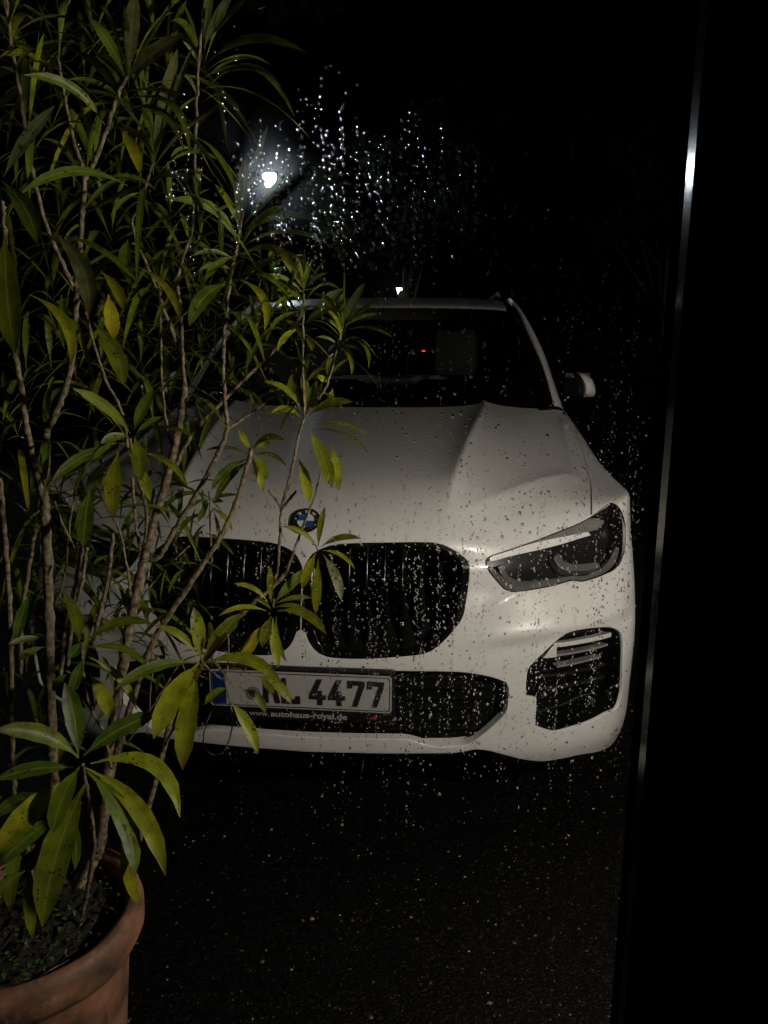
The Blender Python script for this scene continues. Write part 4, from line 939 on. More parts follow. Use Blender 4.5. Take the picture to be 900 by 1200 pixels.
LEAVES = [
 ([-0.588,1.05,0.8344],[-0.6292,1.0246,0.8869],[-0.6775,0.98,0.9148],[0.7623,-0.4936,0.4185],0.032,1),
 ([-0.5934,1.06,0.8312],[-0.6067,1.0821,0.8846],[-0.627,1.1,0.9374],[0.6015,-0.6658,0.4416],0.0364,0),
 ([-0.5848,1.06,0.8317],[-0.542,1.102,0.858],[-0.49,1.14,0.8695],[0.3357,-0.6967,0.6339],0.0341,0),
 ([-0.5692,1.05,0.825],[-0.4802,1.0788,0.812],[-0.4281,1.05,0.7386],[0.4034,-0.6354,0.6584],0.0304,2),
 ([-0.5769,1.05,0.8171],[-0.4912,1.04,0.754],[-0.4371,1.0,0.671],[0.4619,-0.6045,0.649],0.0341,2),
 ([-0.5705,1.04,0.8175],[-0.5107,1.027,0.7503],[-0.482,0.99,0.6723],[0.5496,-0.6276,0.5515],0.0379,1),
 ([-0.5033,1.02,0.7435],[-0.5009,1.0055,0.6773],[-0.4823,1.0,0.6123],[0.6221,-0.753,0.2144],0.0232,3),
 ([-0.5683,1.03,0.803],[-0.5859,0.9618,0.7317],[-0.5829,0.9,0.6528],[0.2409,-0.7453,0.6217],0.055,1),
 ([-0.5754,1.03,0.8321],[-0.5883,0.9934,0.7998],[-0.5891,0.96,0.7619],[0.2683,-0.7077,0.6536],0.0358,1),
 ([-0.6059,1.03,0.8037],[-0.6396,0.98,0.7757],[-0.6643,0.93,0.7397],[0.3489,-0.641,0.6837],0.0449,2),
 ([-0.6039,1.06,0.8095],[-0.6519,1.0334,0.8213],[-0.697,1.0,0.8197],[0.4652,-0.6133,0.6384],0.0273,0),
 ([-0.6323,1.06,0.723],[-0.6711,1.0211,0.7067],[-0.6996,0.98,0.6788],[0.3307,-0.6544,0.68],0.0333,0),
 ([-0.664,1.08,0.6591],[-0.6962,1.0501,0.6313],[-0.7194,1.02,0.5959],[0.2044,-0.7932,0.5737],0.0317,0),
 ([-0.695,1.04,0.6856],[-0.7018,1.0179,0.6365],[-0.6998,1.0,0.5852],[0.2911,-0.8935,0.342],0.0281,1),
 ([-0.6731,1.08,0.7465],[-0.7098,1.0624,0.7418],[-0.7376,1.04,0.7218],[0.234,-0.7555,0.6119],0.0257,0),
 ([-0.6885,1.05,0.6358],[-0.6802,1.0237,0.5864],[-0.6675,1.0,0.5367],[0.2967,-0.8258,0.4797],0.0227,1),
 ([-0.648,1.08,0.7005],[-0.6726,1.0644,0.6638],[-0.6898,1.05,0.6228],[0.1085,-0.9456,0.3066],0.0231,0),
 ([-0.6789,1.02,0.6466],[-0.6955,1.0005,0.6401],[-0.7082,0.98,0.6292],[0.3657,-0.5841,0.7246],0.0194,1),
 ([-0.7035,1.0,0.629],[-0.7133,0.9894,0.6105],[-0.7186,0.98,0.5895],[0.206,-0.9026,0.3779],0.0193,1),
 ([-0.6549,1.12,0.6893],[-0.6432,1.1131,0.6387],[-0.6418,1.1,0.588],[0.6544,-0.7211,0.2274],0.021,0),
 ([-0.6818,1.07,0.665],[-0.6704,1.062,0.6288],[-0.6648,1.05,0.5922],[0.6682,-0.6625,0.3386],0.0174,0),
 ([-0.4362,1.2,0.9374],[-0.4674,1.1494,0.8955],[-0.4845,1.1,0.8449],[0.2324,-0.7187,0.6554],0.0438,2),
 ([-0.4386,1.2,0.9215],[-0.4481,1.1586,0.8517],[-0.4469,1.12,0.7796],[0.1252,-0.8674,0.4816],0.0414,2),
 ([-0.4344,1.2,0.9438],[-0.4396,1.2107,0.9866],[-0.4486,1.22,1.0291],[0.513,-0.8126,0.2764],0.03,2),
 ([-0.4403,1.2,0.9451],[-0.4653,1.1964,0.9861],[-0.504,1.18,1.0096],[0.59,-0.7239,0.3577],0.0163,2),
 ([-0.6117,1.15,0.9823],[-0.5624,1.1651,1.0188],[-0.4996,1.17,1.0151],[0.0279,-0.8929,0.4494],0.0174,1),
 ([-0.4424,1.2,0.9356],[-0.499,1.1546,0.9464],[-0.5444,1.1,0.9278],[0.5317,-0.5899,0.6077],0.0232,1),
 ([-0.4272,1.2,0.9362],[-0.3549,1.2118,0.9412],[-0.2935,1.2,0.9027],[0.1536,-0.7759,0.6119],0.0254,2),
 ([-0.4297,1.2,0.9456],[-0.4057,1.23,0.9773],[-0.3782,1.26,1.0061],[0.2212,-0.7803,0.585],0.0304,1),
 ([-0.4273,1.2,0.9346],[-0.409,1.1999,0.9675],[-0.3824,1.2,0.9942],[-0.149,-0.9824,0.1123],0.0134,5),
 ([-0.4307,1.2,0.9282],[-0.437,1.195,0.9191],[-0.4434,1.19,0.91],[0.0921,-0.8981,0.43],0.0105,5),
 ([-0.3916,1.22,0.8563],[-0.3601,1.2132,0.8146],[-0.3403,1.2,0.7676],[0.4656,-0.7667,0.4421],0.0261,2),
 ([-0.3466,1.22,0.9069],[-0.3076,1.2255,0.8889],[-0.2813,1.22,0.8551],[0.3992,-0.7668,0.5026],0.0213,2),
 ([-0.3935,1.22,0.8822],[-0.4165,1.2113,0.8753],[-0.4313,1.2,0.8578],[0.0999,-0.8402,0.533],0.0153,1),
 ([-0.369,1.22,0.8801],[-0.343,1.2246,0.8639],[-0.3292,1.22,0.8364],[0.4792,-0.7618,0.436],0.0184,1),
 ([-0.3345,1.22,0.9027],[-0.3215,1.215,0.892],[-0.3085,1.21,0.8813],[0.2406,-0.7331,0.6362],0.0152,1),
 ([-0.3475,1.36,0.9929],[-0.3512,1.3696,1.0253],[-0.3519,1.38,1.0577],[0.0401,-0.954,0.2972],0.0149,2),
 ([-0.3409,1.36,0.9931],[-0.3158,1.3901,1.0202],[-0.2874,1.42,1.0442],[0.2472,-0.746,0.6183],0.0235,1),
 ([-0.3541,1.36,0.9927],[-0.3789,1.3542,1.022],[-0.4128,1.34,1.0346],[0.5178,-0.7793,0.3529],0.0115,2),
 ([-0.3365,1.36,0.9762],[-0.2796,1.3521,0.9745],[-0.2366,1.33,0.9436],[-0.0279,-0.7764,0.6297],0.0213,2),
 ([-0.341,1.36,0.9897],[-0.3071,1.372,0.9998],[-0.2707,1.38,0.9971],[0.1857,-0.841,0.5082],0.0116,1),
 ([-0.3412,1.36,0.9829],[-0.3116,1.3619,0.9882],[-0.2819,1.36,0.9832],[-0.0031,-0.8539,0.5205],0.0099,1),
 ([-0.3605,1.36,0.9512],[-0.3838,1.3449,0.9165],[-0.4018,1.33,0.8786],[0.0233,-0.9286,0.3704],0.0266,3),
 ([-0.3458,1.35,0.9693],[-0.3532,1.3348,0.9446],[-0.3581,1.32,0.9191],[0.0685,-0.8633,0.5001],0.0246,1),
 ([-0.3427,1.35,0.966],[-0.3391,1.3391,0.9201],[-0.3292,1.33,0.8748],[0.4318,-0.8656,0.2535],0.0214,2),
 ([-0.3384,1.36,0.9658],[-0.3352,1.3475,0.9222],[-0.3165,1.34,0.8814],[0.4235,-0.8506,0.3115],0.0133,1),
 ([-0.358,1.36,0.9754],[-0.4001,1.3439,0.9879],[-0.4388,1.32,0.977],[0.3872,-0.7617,0.5194],0.0115,2),
 ([-0.348,1.36,0.9775],[-0.362,1.3618,0.9915],[-0.3804,1.36,0.9986],[0.3177,-0.8135,0.4871],0.0099,1),
 ([-0.2626,1.4,1.0934],[-0.2597,1.4096,1.131],[-0.2516,1.42,1.1677],[-0.0219,-0.9646,0.2628],0.015,2),
 ([-0.2576,1.4,1.0935],[-0.22,1.3922,1.1149],[-0.1778,1.38,1.1176],[-0.3223,-0.8856,0.3344],0.0148,2),
 ([-0.2678,1.4,1.0814],[-0.2803,1.3849,1.0506],[-0.2897,1.37,1.0187],[0.0257,-0.9053,0.4239],0.0232,2),
 ([-0.2631,1.4,1.068],[-0.2638,1.385,1.0181],[-0.2644,1.37,0.9682],[-0.0199,-0.9573,0.2883],0.0217,2),
 ([-0.253,1.4,1.0784],[-0.2287,1.3917,1.0383],[-0.2163,1.38,0.9938],[0.3375,-0.8728,0.3526],0.0233,4),
 ([-0.2676,1.4,1.0933],[-0.2918,1.3933,1.1236],[-0.3264,1.38,1.137],[0.4855,-0.8304,0.2735],0.0116,2),
 ([-0.2561,1.4,1.0868],[-0.218,1.3933,1.0807],[-0.1895,1.38,1.0574],[-0.0033,-0.8303,0.5573],0.0099,2),
 ([-0.2997,1.42,1.4309],[-0.308,1.4097,1.3976],[-0.3132,1.4,1.3636],[0.0577,-0.9601,0.2738],0.0208,1),
 ([-0.2817,1.4,1.3451],[-0.2833,1.4104,1.3849],[-0.2887,1.42,1.4247],[0.3744,-0.8911,0.2566],0.0193,1),
 ([-0.2911,1.4,1.3544],[-0.3141,1.3926,1.3908],[-0.353,1.38,1.4062],[0.419,-0.8945,0.1557],0.0127,2),
 ([-0.2754,1.4,1.3436],[-0.2366,1.3904,1.367],[-0.1915,1.38,1.3707],[-0.276,-0.9489,0.1532],0.019,2),
 ([-0.2914,1.4,1.3403],[-0.3156,1.3915,1.3567],[-0.3424,1.38,1.3479],[0.3866,-0.8828,0.2668],0.0144,2),
 ([-0.2795,1.41,1.3156],[-0.2492,1.3965,1.2664],[-0.2311,1.38,1.2123],[0.2792,-0.8793,0.3859],0.0307,2),
 ([-0.2414,1.42,1.2893],[-0.2275,1.4108,1.2473],[-0.2216,1.4,1.2038],[0.3265,-0.9008,0.2864],0.0196,2),
 ([-0.2986,1.41,1.2624],[-0.2839,1.3957,1.223],[-0.275,1.38,1.1824],[0.3285,-0.8485,0.4148],0.0244,3),
 ([-0.2334,1.42,1.3923],[-0.2377,1.415,1.3731],[-0.2419,1.41,1.3539],[0.0032,-0.9679,0.2513],0.0161,2),
 ([-0.2648,1.41,1.3269],[-0.2106,1.4068,1.328],[-0.1617,1.4,1.3055],[0.0967,-0.637,0.7648],0.0106,1),
 ([-0.2747,1.41,1.3157],[-0.2117,1.398,1.3119],[-0.161,1.38,1.2768],[0.2255,-0.3319,0.916],0.0124,0),
 ([-0.2784,1.4,1.3514],[-0.2725,1.4148,1.3798],[-0.2637,1.43,1.4072],[0.095,-0.8872,0.4514],0.0145,1),
 ([-0.2753,1.4,1.3451],[-0.2639,1.41,1.3741],[-0.2524,1.42,1.4031],[0.0636,-0.9509,0.3028],0.0144,2),
 ([-0.2412,1.42,1.4032],[-0.2496,1.41,1.4098],[-0.2581,1.4,1.4164],[0.7281,-0.6782,-0.0998],0.0128,2),
 ([-0.2911,1.4,1.3512],[-0.2981,1.4105,1.3838],[-0.3097,1.42,1.4153],[0.3252,-0.8717,0.3666],0.0129,1),
 ([-0.2412,1.42,1.4047],[-0.2259,1.4194,1.4302],[-0.2011,1.42,1.4465],[-0.0812,-0.9937,0.0779],0.0064,0),
 ([-0.3927,1.42,1.2726],[-0.4033,1.4203,1.2941],[-0.4158,1.42,1.3146],[0.421,-0.8769,0.232],0.0149,2),
 ([-0.3892,1.42,1.276],[-0.3597,1.4109,1.3012],[-0.3214,1.4,1.2972],[-0.327,-0.9301,0.1674],0.0147,1),
 ([-0.3879,1.42,1.2678],[-0.3703,1.4112,1.2467],[-0.3596,1.4,1.2225],[0.2613,-0.8124,0.5213],0.0214,2),
 ([-0.393,1.42,1.2628],[-0.379,1.4155,1.2306],[-0.3679,1.41,1.1974],[0.4057,-0.8674,0.2883],0.0149,3),
 ([-0.3999,1.42,1.2578],[-0.4364,1.3994,1.2392],[-0.4598,1.38,1.2048],[0.2452,-0.8867,0.392],0.0181,0),
 ([-0.3995,1.43,1.253],[-0.4372,1.414,1.2214],[-0.4609,1.4,1.1776],[0.1179,-0.9519,0.2829],0.0183,0),
 ([-0.3978,1.42,1.2677],[-0.4363,1.4115,1.281],[-0.4759,1.4,1.276],[0.2672,-0.9037,0.3344],0.0082,0),
 ([-0.3879,1.42,1.2662],[-0.35,1.4127,1.2678],[-0.3196,1.4,1.2475],[-0.1268,-0.8728,0.4713],0.0099,1),
 ([-0.3827,1.42,1.2744],[-0.3706,1.425,1.2854],[-0.3549,1.43,1.2897],[0.1645,-0.9357,0.3122],0.0116,2),
 ([-0.4808,1.43,1.1761],[-0.5057,1.4151,1.1713],[-0.5228,1.4,1.1529],[0.3469,-0.8275,0.4414],0.0101,0),
 ([-0.4811,1.43,1.171],[-0.4924,1.4196,1.1537],[-0.5002,1.41,1.1341],[0.19,-0.9009,0.3903],0.0136,1),
 ([-0.4778,1.43,1.1676],[-0.4632,1.4207,1.1759],[-0.4473,1.41,1.1758],[-0.5771,-0.7814,0.2374],0.0101,1),
 ([-0.4799,1.43,1.159],[-0.4513,1.4228,1.1435],[-0.4331,1.41,1.1187],[0.1753,-0.7858,0.5932],0.0119,2),
 ([-0.4873,1.43,1.1503],[-0.5282,1.4136,1.1306],[-0.5455,1.4,1.0876],[0.1416,-0.9377,0.3172],0.0119,0),
 ([-0.4809,1.43,1.1744],[-0.451,1.4256,1.1853],[-0.4195,1.42,1.1878],[-0.2166,-0.9294,0.2989],0.0084,0),
 ([-0.4751,1.43,1.154],[-0.4659,1.4265,1.1152],[-0.4654,1.42,1.0757],[0.4945,-0.8525,0.1696],0.0102,0),
 ([-0.4857,1.43,1.1811],[-0.5331,1.4168,1.1877],[-0.5668,1.4,1.1553],[0.2176,-0.9043,0.3672],0.0118,0),
 ([-0.548,1.24,1.3264],[-0.5662,1.1981,1.373],[-0.5948,1.15,1.4066],[0.8272,-0.5465,-0.1307],0.021,1),
 ([-0.5418,1.24,1.3307],[-0.5247,1.2392,1.3661],[-0.5031,1.24,1.3989],[0.0972,-0.9937,-0.0551],0.0232,1),
 ([-0.5374,1.24,1.3293],[-0.479,1.2217,1.3393],[-0.4223,1.2,1.3271],[-0.1254,-0.4127,0.9022],0.0122,1),
 ([-0.5367,1.23,1.322],[-0.5177,1.1959,1.2912],[-0.5029,1.16,1.2603],[0.3974,-0.4914,0.775],0.0283,1),
 ([-0.5662,1.24,1.3031],[-0.6126,1.1939,1.2925],[-0.6458,1.15,1.2554],[0.5482,-0.7148,0.4343],0.0214,0),
 ([-0.5711,1.24,1.2972],[-0.5655,1.1982,1.2475],[-0.5517,1.16,1.1965],[0.2073,-0.7463,0.6325],0.0316,2),
 ([-0.5549,1.24,1.2945],[-0.5229,1.2176,1.2596],[-0.5009,1.19,1.2208],[0.3079,-0.6677,0.6778],0.0203,2),
 ([-0.531,1.24,1.2949],[-0.4782,1.2245,1.2798],[-0.4397,1.2,1.2456],[-0.0019,-0.7781,0.6282],0.013,2),
 ([-0.5499,1.24,1.3206],[-0.5675,1.2201,1.3231],[-0.5823,1.2,1.3139],[0.6876,-0.6191,0.3793],0.0173,1),
 ([-0.5447,1.24,1.3307],[-0.5634,1.2462,1.3514],[-0.5865,1.25,1.3679],[0.2572,-0.8211,0.5095],0.0117,0),
 ([-0.5376,1.24,1.3265],[-0.5203,1.2496,1.3429],[-0.4993,1.26,1.3534],[0.2845,-0.9178,0.2769],0.0117,1),
 ([-0.5538,1.24,1.309],[-0.5796,1.2195,1.304],[-0.5993,1.2,1.2855],[0.4872,-0.7823,0.3881],0.0174,1),
 ([-0.6569,1.3,1.2181],[-0.6496,1.2589,1.1757],[-0.6375,1.22,1.1323],[0.2385,-0.6829,0.6905],0.0352,0),
 ([-0.6666,1.3,1.2163],[-0.6405,1.289,1.2437],[-0.6034,1.28,1.2534],[-0.2744,-0.9603,-0.0502],0.0186,1),
 ([-0.7017,1.25,1.045],[-0.6699,1.2289,1.0073],[-0.6501,1.2,0.9665],[0.4539,-0.5858,0.6714],0.0246,1),
 ([-0.7682,1.26,1.0315],[-0.7762,1.2392,0.993],[-0.7808,1.22,0.9532],[0.3266,-0.8619,0.388],0.0235,0),
 ([-0.6171,1.15,0.9882],[-0.6228,1.135,0.9792],[-0.6285,1.12,0.9702],[0.4375,-0.5798,0.6873],0.0201,0),
 ([-0.6152,1.15,0.9761],[-0.5582,1.1639,0.9737],[-0.5095,1.16,0.941],[0.2707,-0.7522,0.6008],0.0146,1),
 ([-0.6144,1.16,0.9566],[-0.5714,1.1783,0.9121],[-0.5467,1.18,0.8525],[0.6698,-0.677,0.3051],0.0164,2),
 ([-0.6183,1.15,0.9576],[-0.6248,1.1346,0.9319],[-0.6287,1.12,0.9051],[0.2586,-0.86,0.4399],0.0232,0),
 ([-0.6262,1.18,0.9159],[-0.5982,1.1673,0.8821],[-0.5767,1.15,0.8457],[0.474,-0.6381,0.6067],0.0299,2),
 ([-0.7137,1.2,0.9704],[-0.732,1.1762,0.9784],[-0.7487,1.15,0.9784],[0.7459,-0.4435,0.4969],0.0135,1),
 ([-0.7153,1.2,0.9544],[-0.7325,1.1804,0.952],[-0.7464,1.16,0.9432],[0.5517,-0.5926,0.5869],0.0151,1),
 ([-0.6906,1.22,0.8949],[-0.7011,1.2097,0.8843],[-0.7079,1.2,0.8706],[0.2816,-0.8291,0.483],0.0186,0),
 ([-0.5443,0.92,1.6023],[-0.5308,0.8882,1.5335],[-0.5111,0.86,1.4646],[0.2845,-0.8518,0.4398],0.0358,1),
 ([-0.5594,0.95,1.6682],[-0.5202,0.9281,1.6319],[-0.4938,0.9,1.5888],[0.2485,-0.7139,0.6546],0.027,0),
 ([-0.6124,1.08,1.5427],[-0.5522,1.0597,1.5041],[-0.5283,1.02,1.4459],[0.2659,-0.6988,0.664],0.0182,3),
 ([-0.6001,1.14,1.6342],[-0.5359,1.0923,1.5773],[-0.5022,1.03,1.5093],[0.2544,-0.6181,0.7438],0.0307,4),
 ([-0.5861,1.0,1.6822],[-0.5503,0.9981,1.7254],[-0.5095,1.0,1.7641],[0.2276,-0.9502,-0.2128],0.0176,4),
 ([-0.4852,1.15,1.6974],[-0.5265,1.07,1.7028],[-0.5654,1.0,1.6614],[0.858,-0.4933,0.1433],0.0155,0),
 ([-0.5703,1.18,1.6634],[-0.5204,1.1692,1.6839],[-0.4686,1.16,1.7001],[-0.2648,-0.9384,0.2221],0.011,4),
 ([-0.5592,1.22,1.5502],[-0.5457,1.195,1.5151],[-0.5322,1.17,1.48],[0.464,-0.6272,0.6256],0.0273,3),
 ([-0.587,1.22,1.5067],[-0.5428,1.1882,1.4618],[-0.5123,1.15,1.411],[0.2522,-0.6769,0.6915],0.0328,1),
 ([-0.5783,1.24,1.5871],[-0.5415,1.2126,1.5574],[-0.517,1.18,1.5211],[0.1233,-0.6743,0.7281],0.0206,2),
 ([-0.5333,1.25,1.6372],[-0.5281,1.2243,1.6105],[-0.5197,1.2,1.5833],[0.2033,-0.6918,0.6929],0.0233,1),
 ([-0.5515,1.32,1.6018],[-0.4917,1.2944,1.5645],[-0.4575,1.26,1.5073],[0.0796,-0.8037,0.5897],0.0145,3),
 ([-0.4877,1.14,1.7726],[-0.4628,1.1214,1.7408],[-0.4469,1.1,1.7053],[0.2236,-0.7723,0.5947],0.0183,3),
 ([-0.3883,1.38,1.5827],[-0.3413,1.3548,1.5481],[-0.3332,1.32,1.4956],[0.1291,-0.7765,0.6167],0.0181,3),
 ([-0.6005,1.14,1.6307],[-0.5223,1.1221,1.6075],[-0.4588,1.1,1.5582],[0.1993,-0.639,0.7429],0.013,1),
 ([-0.6007,1.15,1.5465],[-0.5882,1.125,1.5121],[-0.5757,1.1,1.4776],[0.1869,-0.7619,0.6201],0.0181,0),
 ([-0.4714,1.15,1.8465],[-0.4705,1.1644,1.9043],[-0.467,1.18,1.9617],[0.2502,-0.9392,0.2352],0.0245,4),
 ([-0.4715,1.15,1.8454],[-0.4375,1.1494,1.8898],[-0.4017,1.15,1.9328],[-0.3972,-0.8612,0.3172],0.0112,4),
 ([-0.4745,1.15,1.839],[-0.4311,1.1329,1.863],[-0.3831,1.12,1.8796],[-0.1426,-0.922,-0.3599],0.0228,4),
 ([-0.4793,1.15,1.8413],[-0.4908,1.1361,1.8768],[-0.5115,1.12,1.9069],[0.5106,-0.8488,-0.1375],0.0181,0),
 ([-0.5132,1.15,1.779],[-0.533,1.1001,1.8143],[-0.5732,1.05,1.8159],[0.7907,-0.5629,-0.2408],0.0155,1),
 ([-0.4833,1.15,1.8217],[-0.432,1.1337,1.8186],[-0.3815,1.12,1.806],[-0.1091,-0.7252,0.6799],0.0107,1),
 ([-0.4854,1.15,1.8107],[-0.406,1.1262,1.798],[-0.373,1.1,1.7256],[0.1455,-0.7569,0.6371],0.013,1),
 ([-0.4969,1.15,1.7921],[-0.4248,1.1233,1.791],[-0.381,1.1,1.7322],[0.0475,-0.7192,0.6932],0.013,0),
 ([-0.5111,1.15,1.7733],[-0.4608,1.1247,1.7635],[-0.4247,1.1,1.7267],[-0.1234,-0.7826,0.6102],0.011,1),
 ([-0.4785,1.15,1.8358],[-0.5063,1.1753,1.8671],[-0.5417,1.2,1.8901],[-0.2105,-0.8289,0.5182],0.015,0),
 ([-0.4893,1.15,1.8086],[-0.5209,1.1766,1.8584],[-0.5702,1.2,1.8933],[-0.0066,-0.8639,0.5036],0.0151,0),
 ([-0.6219,1.22,1.8783],[-0.6244,1.1578,1.8779],[-0.632,1.1,1.856],[0.9111,-0.1483,0.3846],0.0122,1),
 ([-0.4875,1.26,1.7476],[-0.4649,1.2592,1.8305],[-0.4387,1.26,1.9123],[0.1988,-0.9783,-0.0589],0.0256,4),
 ([-0.4808,1.26,1.7649],[-0.4485,1.2592,1.8418],[-0.413,1.26,1.9173],[-0.0069,-1.0,0.0031],0.013,4),
 ([-0.4846,1.26,1.7501],[-0.4981,1.2808,1.8007],[-0.5164,1.3,1.8504],[0.4075,-0.7966,0.4465],0.0138,0),
 ([-0.4954,1.26,1.734],[-0.4379,1.2509,1.7902],[-0.3676,1.25,1.8304],[-0.4052,-0.7928,0.4552],0.013,4),
 ([-0.511,1.27,1.7107],[-0.5329,1.2419,1.6948],[-0.5457,1.22,1.6652],[0.6069,-0.7224,0.3313],0.0082,1),
 ([-0.5044,1.27,1.7234],[-0.4646,1.2578,1.7345],[-0.4229,1.25,1.7269],[-0.2361,-0.9707,-0.0452],0.0124,0),
 ([-0.432,1.37,1.9499],[-0.4046,1.3591,1.9873],[-0.3739,1.35,2.0225],[0.055,-0.9505,-0.3057],0.0184,4),
 ([-0.4212,1.37,1.9635],[-0.3833,1.349,1.9864],[-0.3426,1.33,2.0063],[-0.4,-0.9092,-0.1152],0.0098,4),
 ([-0.4331,1.37,1.9575],[-0.427,1.3747,1.9994],[-0.4191,1.38,2.0409],[0.1853,-0.9789,0.0863],0.0186,4),
 ([-0.4303,1.36,1.9186],[-0.3395,1.3107,1.9396],[-0.2437,1.28,1.9079],[-0.3968,-0.9061,-0.1467],0.0152,1),
 ([-0.4327,1.36,1.9021],[-0.3741,1.3271,1.9043],[-0.3145,1.3,1.889],[-0.3744,-0.828,0.4174],0.013,4),
 ([-0.4369,1.36,1.8777],[-0.3366,1.309,1.8996],[-0.2633,1.28,1.8163],[-0.2394,-0.8621,0.4467],0.013,1),
 ([-0.4399,1.36,1.8752],[-0.46,1.3433,1.8568],[-0.4752,1.33,1.832],[0.2877,-0.8808,0.3762],0.0063,1),
 ([-0.4501,1.36,1.8232],[-0.4215,1.3443,1.8424],[-0.3908,1.33,1.8591],[-0.3127,-0.9164,-0.2498],0.0075,4),
 ([-0.4391,1.36,1.9163],[-0.4421,1.3456,1.9344],[-0.454,1.33,1.9472],[0.573,-0.7079,-0.4129],0.0071,1),
 ([-0.4457,1.36,1.8754],[-0.4497,1.3506,1.8936],[-0.4629,1.34,1.9058],[0.5135,-0.8209,-0.2498],0.0072,4),
 ([-0.4361,1.36,1.8647],[-0.3919,1.3266,1.8655],[-0.355,1.3,1.8337],[-0.2318,-0.6751,0.7003],0.0106,1),
 ([-0.4424,1.37,1.9451],[-0.4551,1.3855,1.9865],[-0.4717,1.4,2.0268],[0.4537,-0.7715,0.446],0.0092,4),
 ([-0.4532,1.36,1.7928],[-0.4656,1.3276,1.7872],[-0.4737,1.3,1.7671],[0.8442,-0.4268,0.3241],0.0072,1),
 ([-0.4373,1.37,1.9322],[-0.4639,1.3943,1.9702],[-0.5051,1.42,1.99],[-0.2851,-0.8646,0.4138],0.0147,0),
 ([-0.375,1.36,1.6928],[-0.3717,1.365,1.7356],[-0.3684,1.37,1.7785],[0.0956,-0.9895,0.1081],0.0251,4),
 ([-0.3706,1.36,1.6927],[-0.3512,1.3591,1.7601],[-0.3261,1.36,1.8255],[-0.179,-0.982,0.0599],0.013,4),
 ([-0.3729,1.36,1.6721],[-0.3259,1.3392,1.7121],[-0.2749,1.32,1.7479],[-0.1813,-0.9469,-0.2655],0.0189,1),
 ([-0.3718,1.36,1.6624],[-0.335,1.344,1.6835],[-0.2942,1.33,1.6976],[-0.2758,-0.9414,-0.1942],0.0132,1),
 ([-0.3768,1.36,1.6486],[-0.3047,1.316,1.6783],[-0.2244,1.28,1.6617],[-0.4647,-0.839,0.2829],0.013,1),
 ([-0.3805,1.36,1.6333],[-0.302,1.3173,1.6536],[-0.2208,1.28,1.6332],[-0.3387,-0.6766,0.6538],0.013,1),
 ([-0.3885,1.36,1.6208],[-0.3102,1.3308,1.6283],[-0.2625,1.3,1.5665],[-0.2724,-0.894,0.3558],0.0147,2),
 ([-0.3848,1.36,1.6376],[-0.4138,1.3216,1.6922],[-0.4731,1.28,1.7002],[0.6209,-0.7755,-0.1147],0.0189,1),
 ([-0.3806,1.36,1.6653],[-0.3957,1.361,1.7039],[-0.4206,1.36,1.7371],[0.3199,-0.9306,0.178],0.0134,2),
 ([-0.3817,1.36,1.7106],[-0.3968,1.3515,1.7604],[-0.4284,1.34,1.8009],[0.3978,-0.9175,0.0026],0.0117,0),
 ([-0.3931,1.37,1.582],[-0.3534,1.3488,1.6029],[-0.3083,1.33,1.6115],[-0.3838,-0.9135,-0.1353],0.0149,4),
 ([-0.39,1.36,1.6208],[-0.4167,1.3379,1.605],[-0.4336,1.32,1.5759],[0.4433,-0.8385,0.3168],0.0149,1),
 ([-0.401,1.36,1.5785],[-0.4351,1.3165,1.55],[-0.4504,1.28,1.5022],[0.4725,-0.7434,0.4733],0.0296,0),
 ([-0.3918,1.36,1.6138],[-0.4181,1.3292,1.6257],[-0.4467,1.3,1.6153],[0.737,-0.6715,0.0765],0.0088,1),
 ([-0.397,1.37,1.5963],[-0.4173,1.3341,1.6048],[-0.4378,1.3,1.5909],[0.8494,-0.5062,0.1491],0.0104,1),
 ([-0.399,1.37,1.5863],[-0.3362,1.3455,1.5862],[-0.2874,1.32,1.5473],[0.003,-0.6112,0.7914],0.0128,1),
 ([-0.2837,1.42,1.5701],[-0.2897,1.4253,1.5996],[-0.2984,1.43,1.6284],[0.3229,-0.916,0.2382],0.0094,2),
 ([-0.2853,1.42,1.5701],[-0.3007,1.4103,1.5977],[-0.3198,1.4,1.6227],[0.4284,-0.9015,-0.0616],0.0093,1),
 ([-0.2822,1.42,1.5701],[-0.2777,1.4297,1.597],[-0.2708,1.44,1.6233],[0.0922,-0.9384,0.333],0.0079,1),
 ([-0.2806,1.42,1.5715],[-0.2609,1.4097,1.5955],[-0.239,1.4,1.6177],[-0.3276,-0.9382,-0.1116],0.0065,0),
 ([-0.2807,1.42,1.5671],[-0.2608,1.4091,1.5858],[-0.2348,1.4,1.5961],[-0.305,-0.938,-0.1645],0.0078,1),
 ([-0.287,1.42,1.5642],[-0.3117,1.4002,1.5854],[-0.3435,1.38,1.591],[0.5724,-0.8198,-0.016],0.0093,1),
 ([-0.2871,1.42,1.5582],[-0.3181,1.398,1.551],[-0.3351,1.38,1.5213],[0.4273,-0.8343,0.3484],0.0078,1),
 ([-0.2808,1.42,1.5597],[-0.2406,1.401,1.5533],[-0.2174,1.38,1.521],[-0.2522,-0.849,0.4644],0.0093,0),
 ([-0.2755,1.42,1.5193],[-0.2436,1.4097,1.5454],[-0.2093,1.4,1.5684],[-0.2206,-0.9704,-0.098],0.0218,4),
 ([-0.2858,1.42,1.5493],[-0.3066,1.4102,1.5647],[-0.3323,1.4,1.5662],[0.4181,-0.9047,0.0815],0.0078,1),
 ([-0.2828,1.42,1.5403],[-0.2302,1.4025,1.5259],[-0.2104,1.38,1.4771],[0.3117,-0.6004,0.7364],0.0104,2),
 ([-0.2862,1.42,1.5299],[-0.3259,1.3976,1.5164],[-0.3459,1.38,1.477],[0.3146,-0.8933,0.321],0.0094,1),
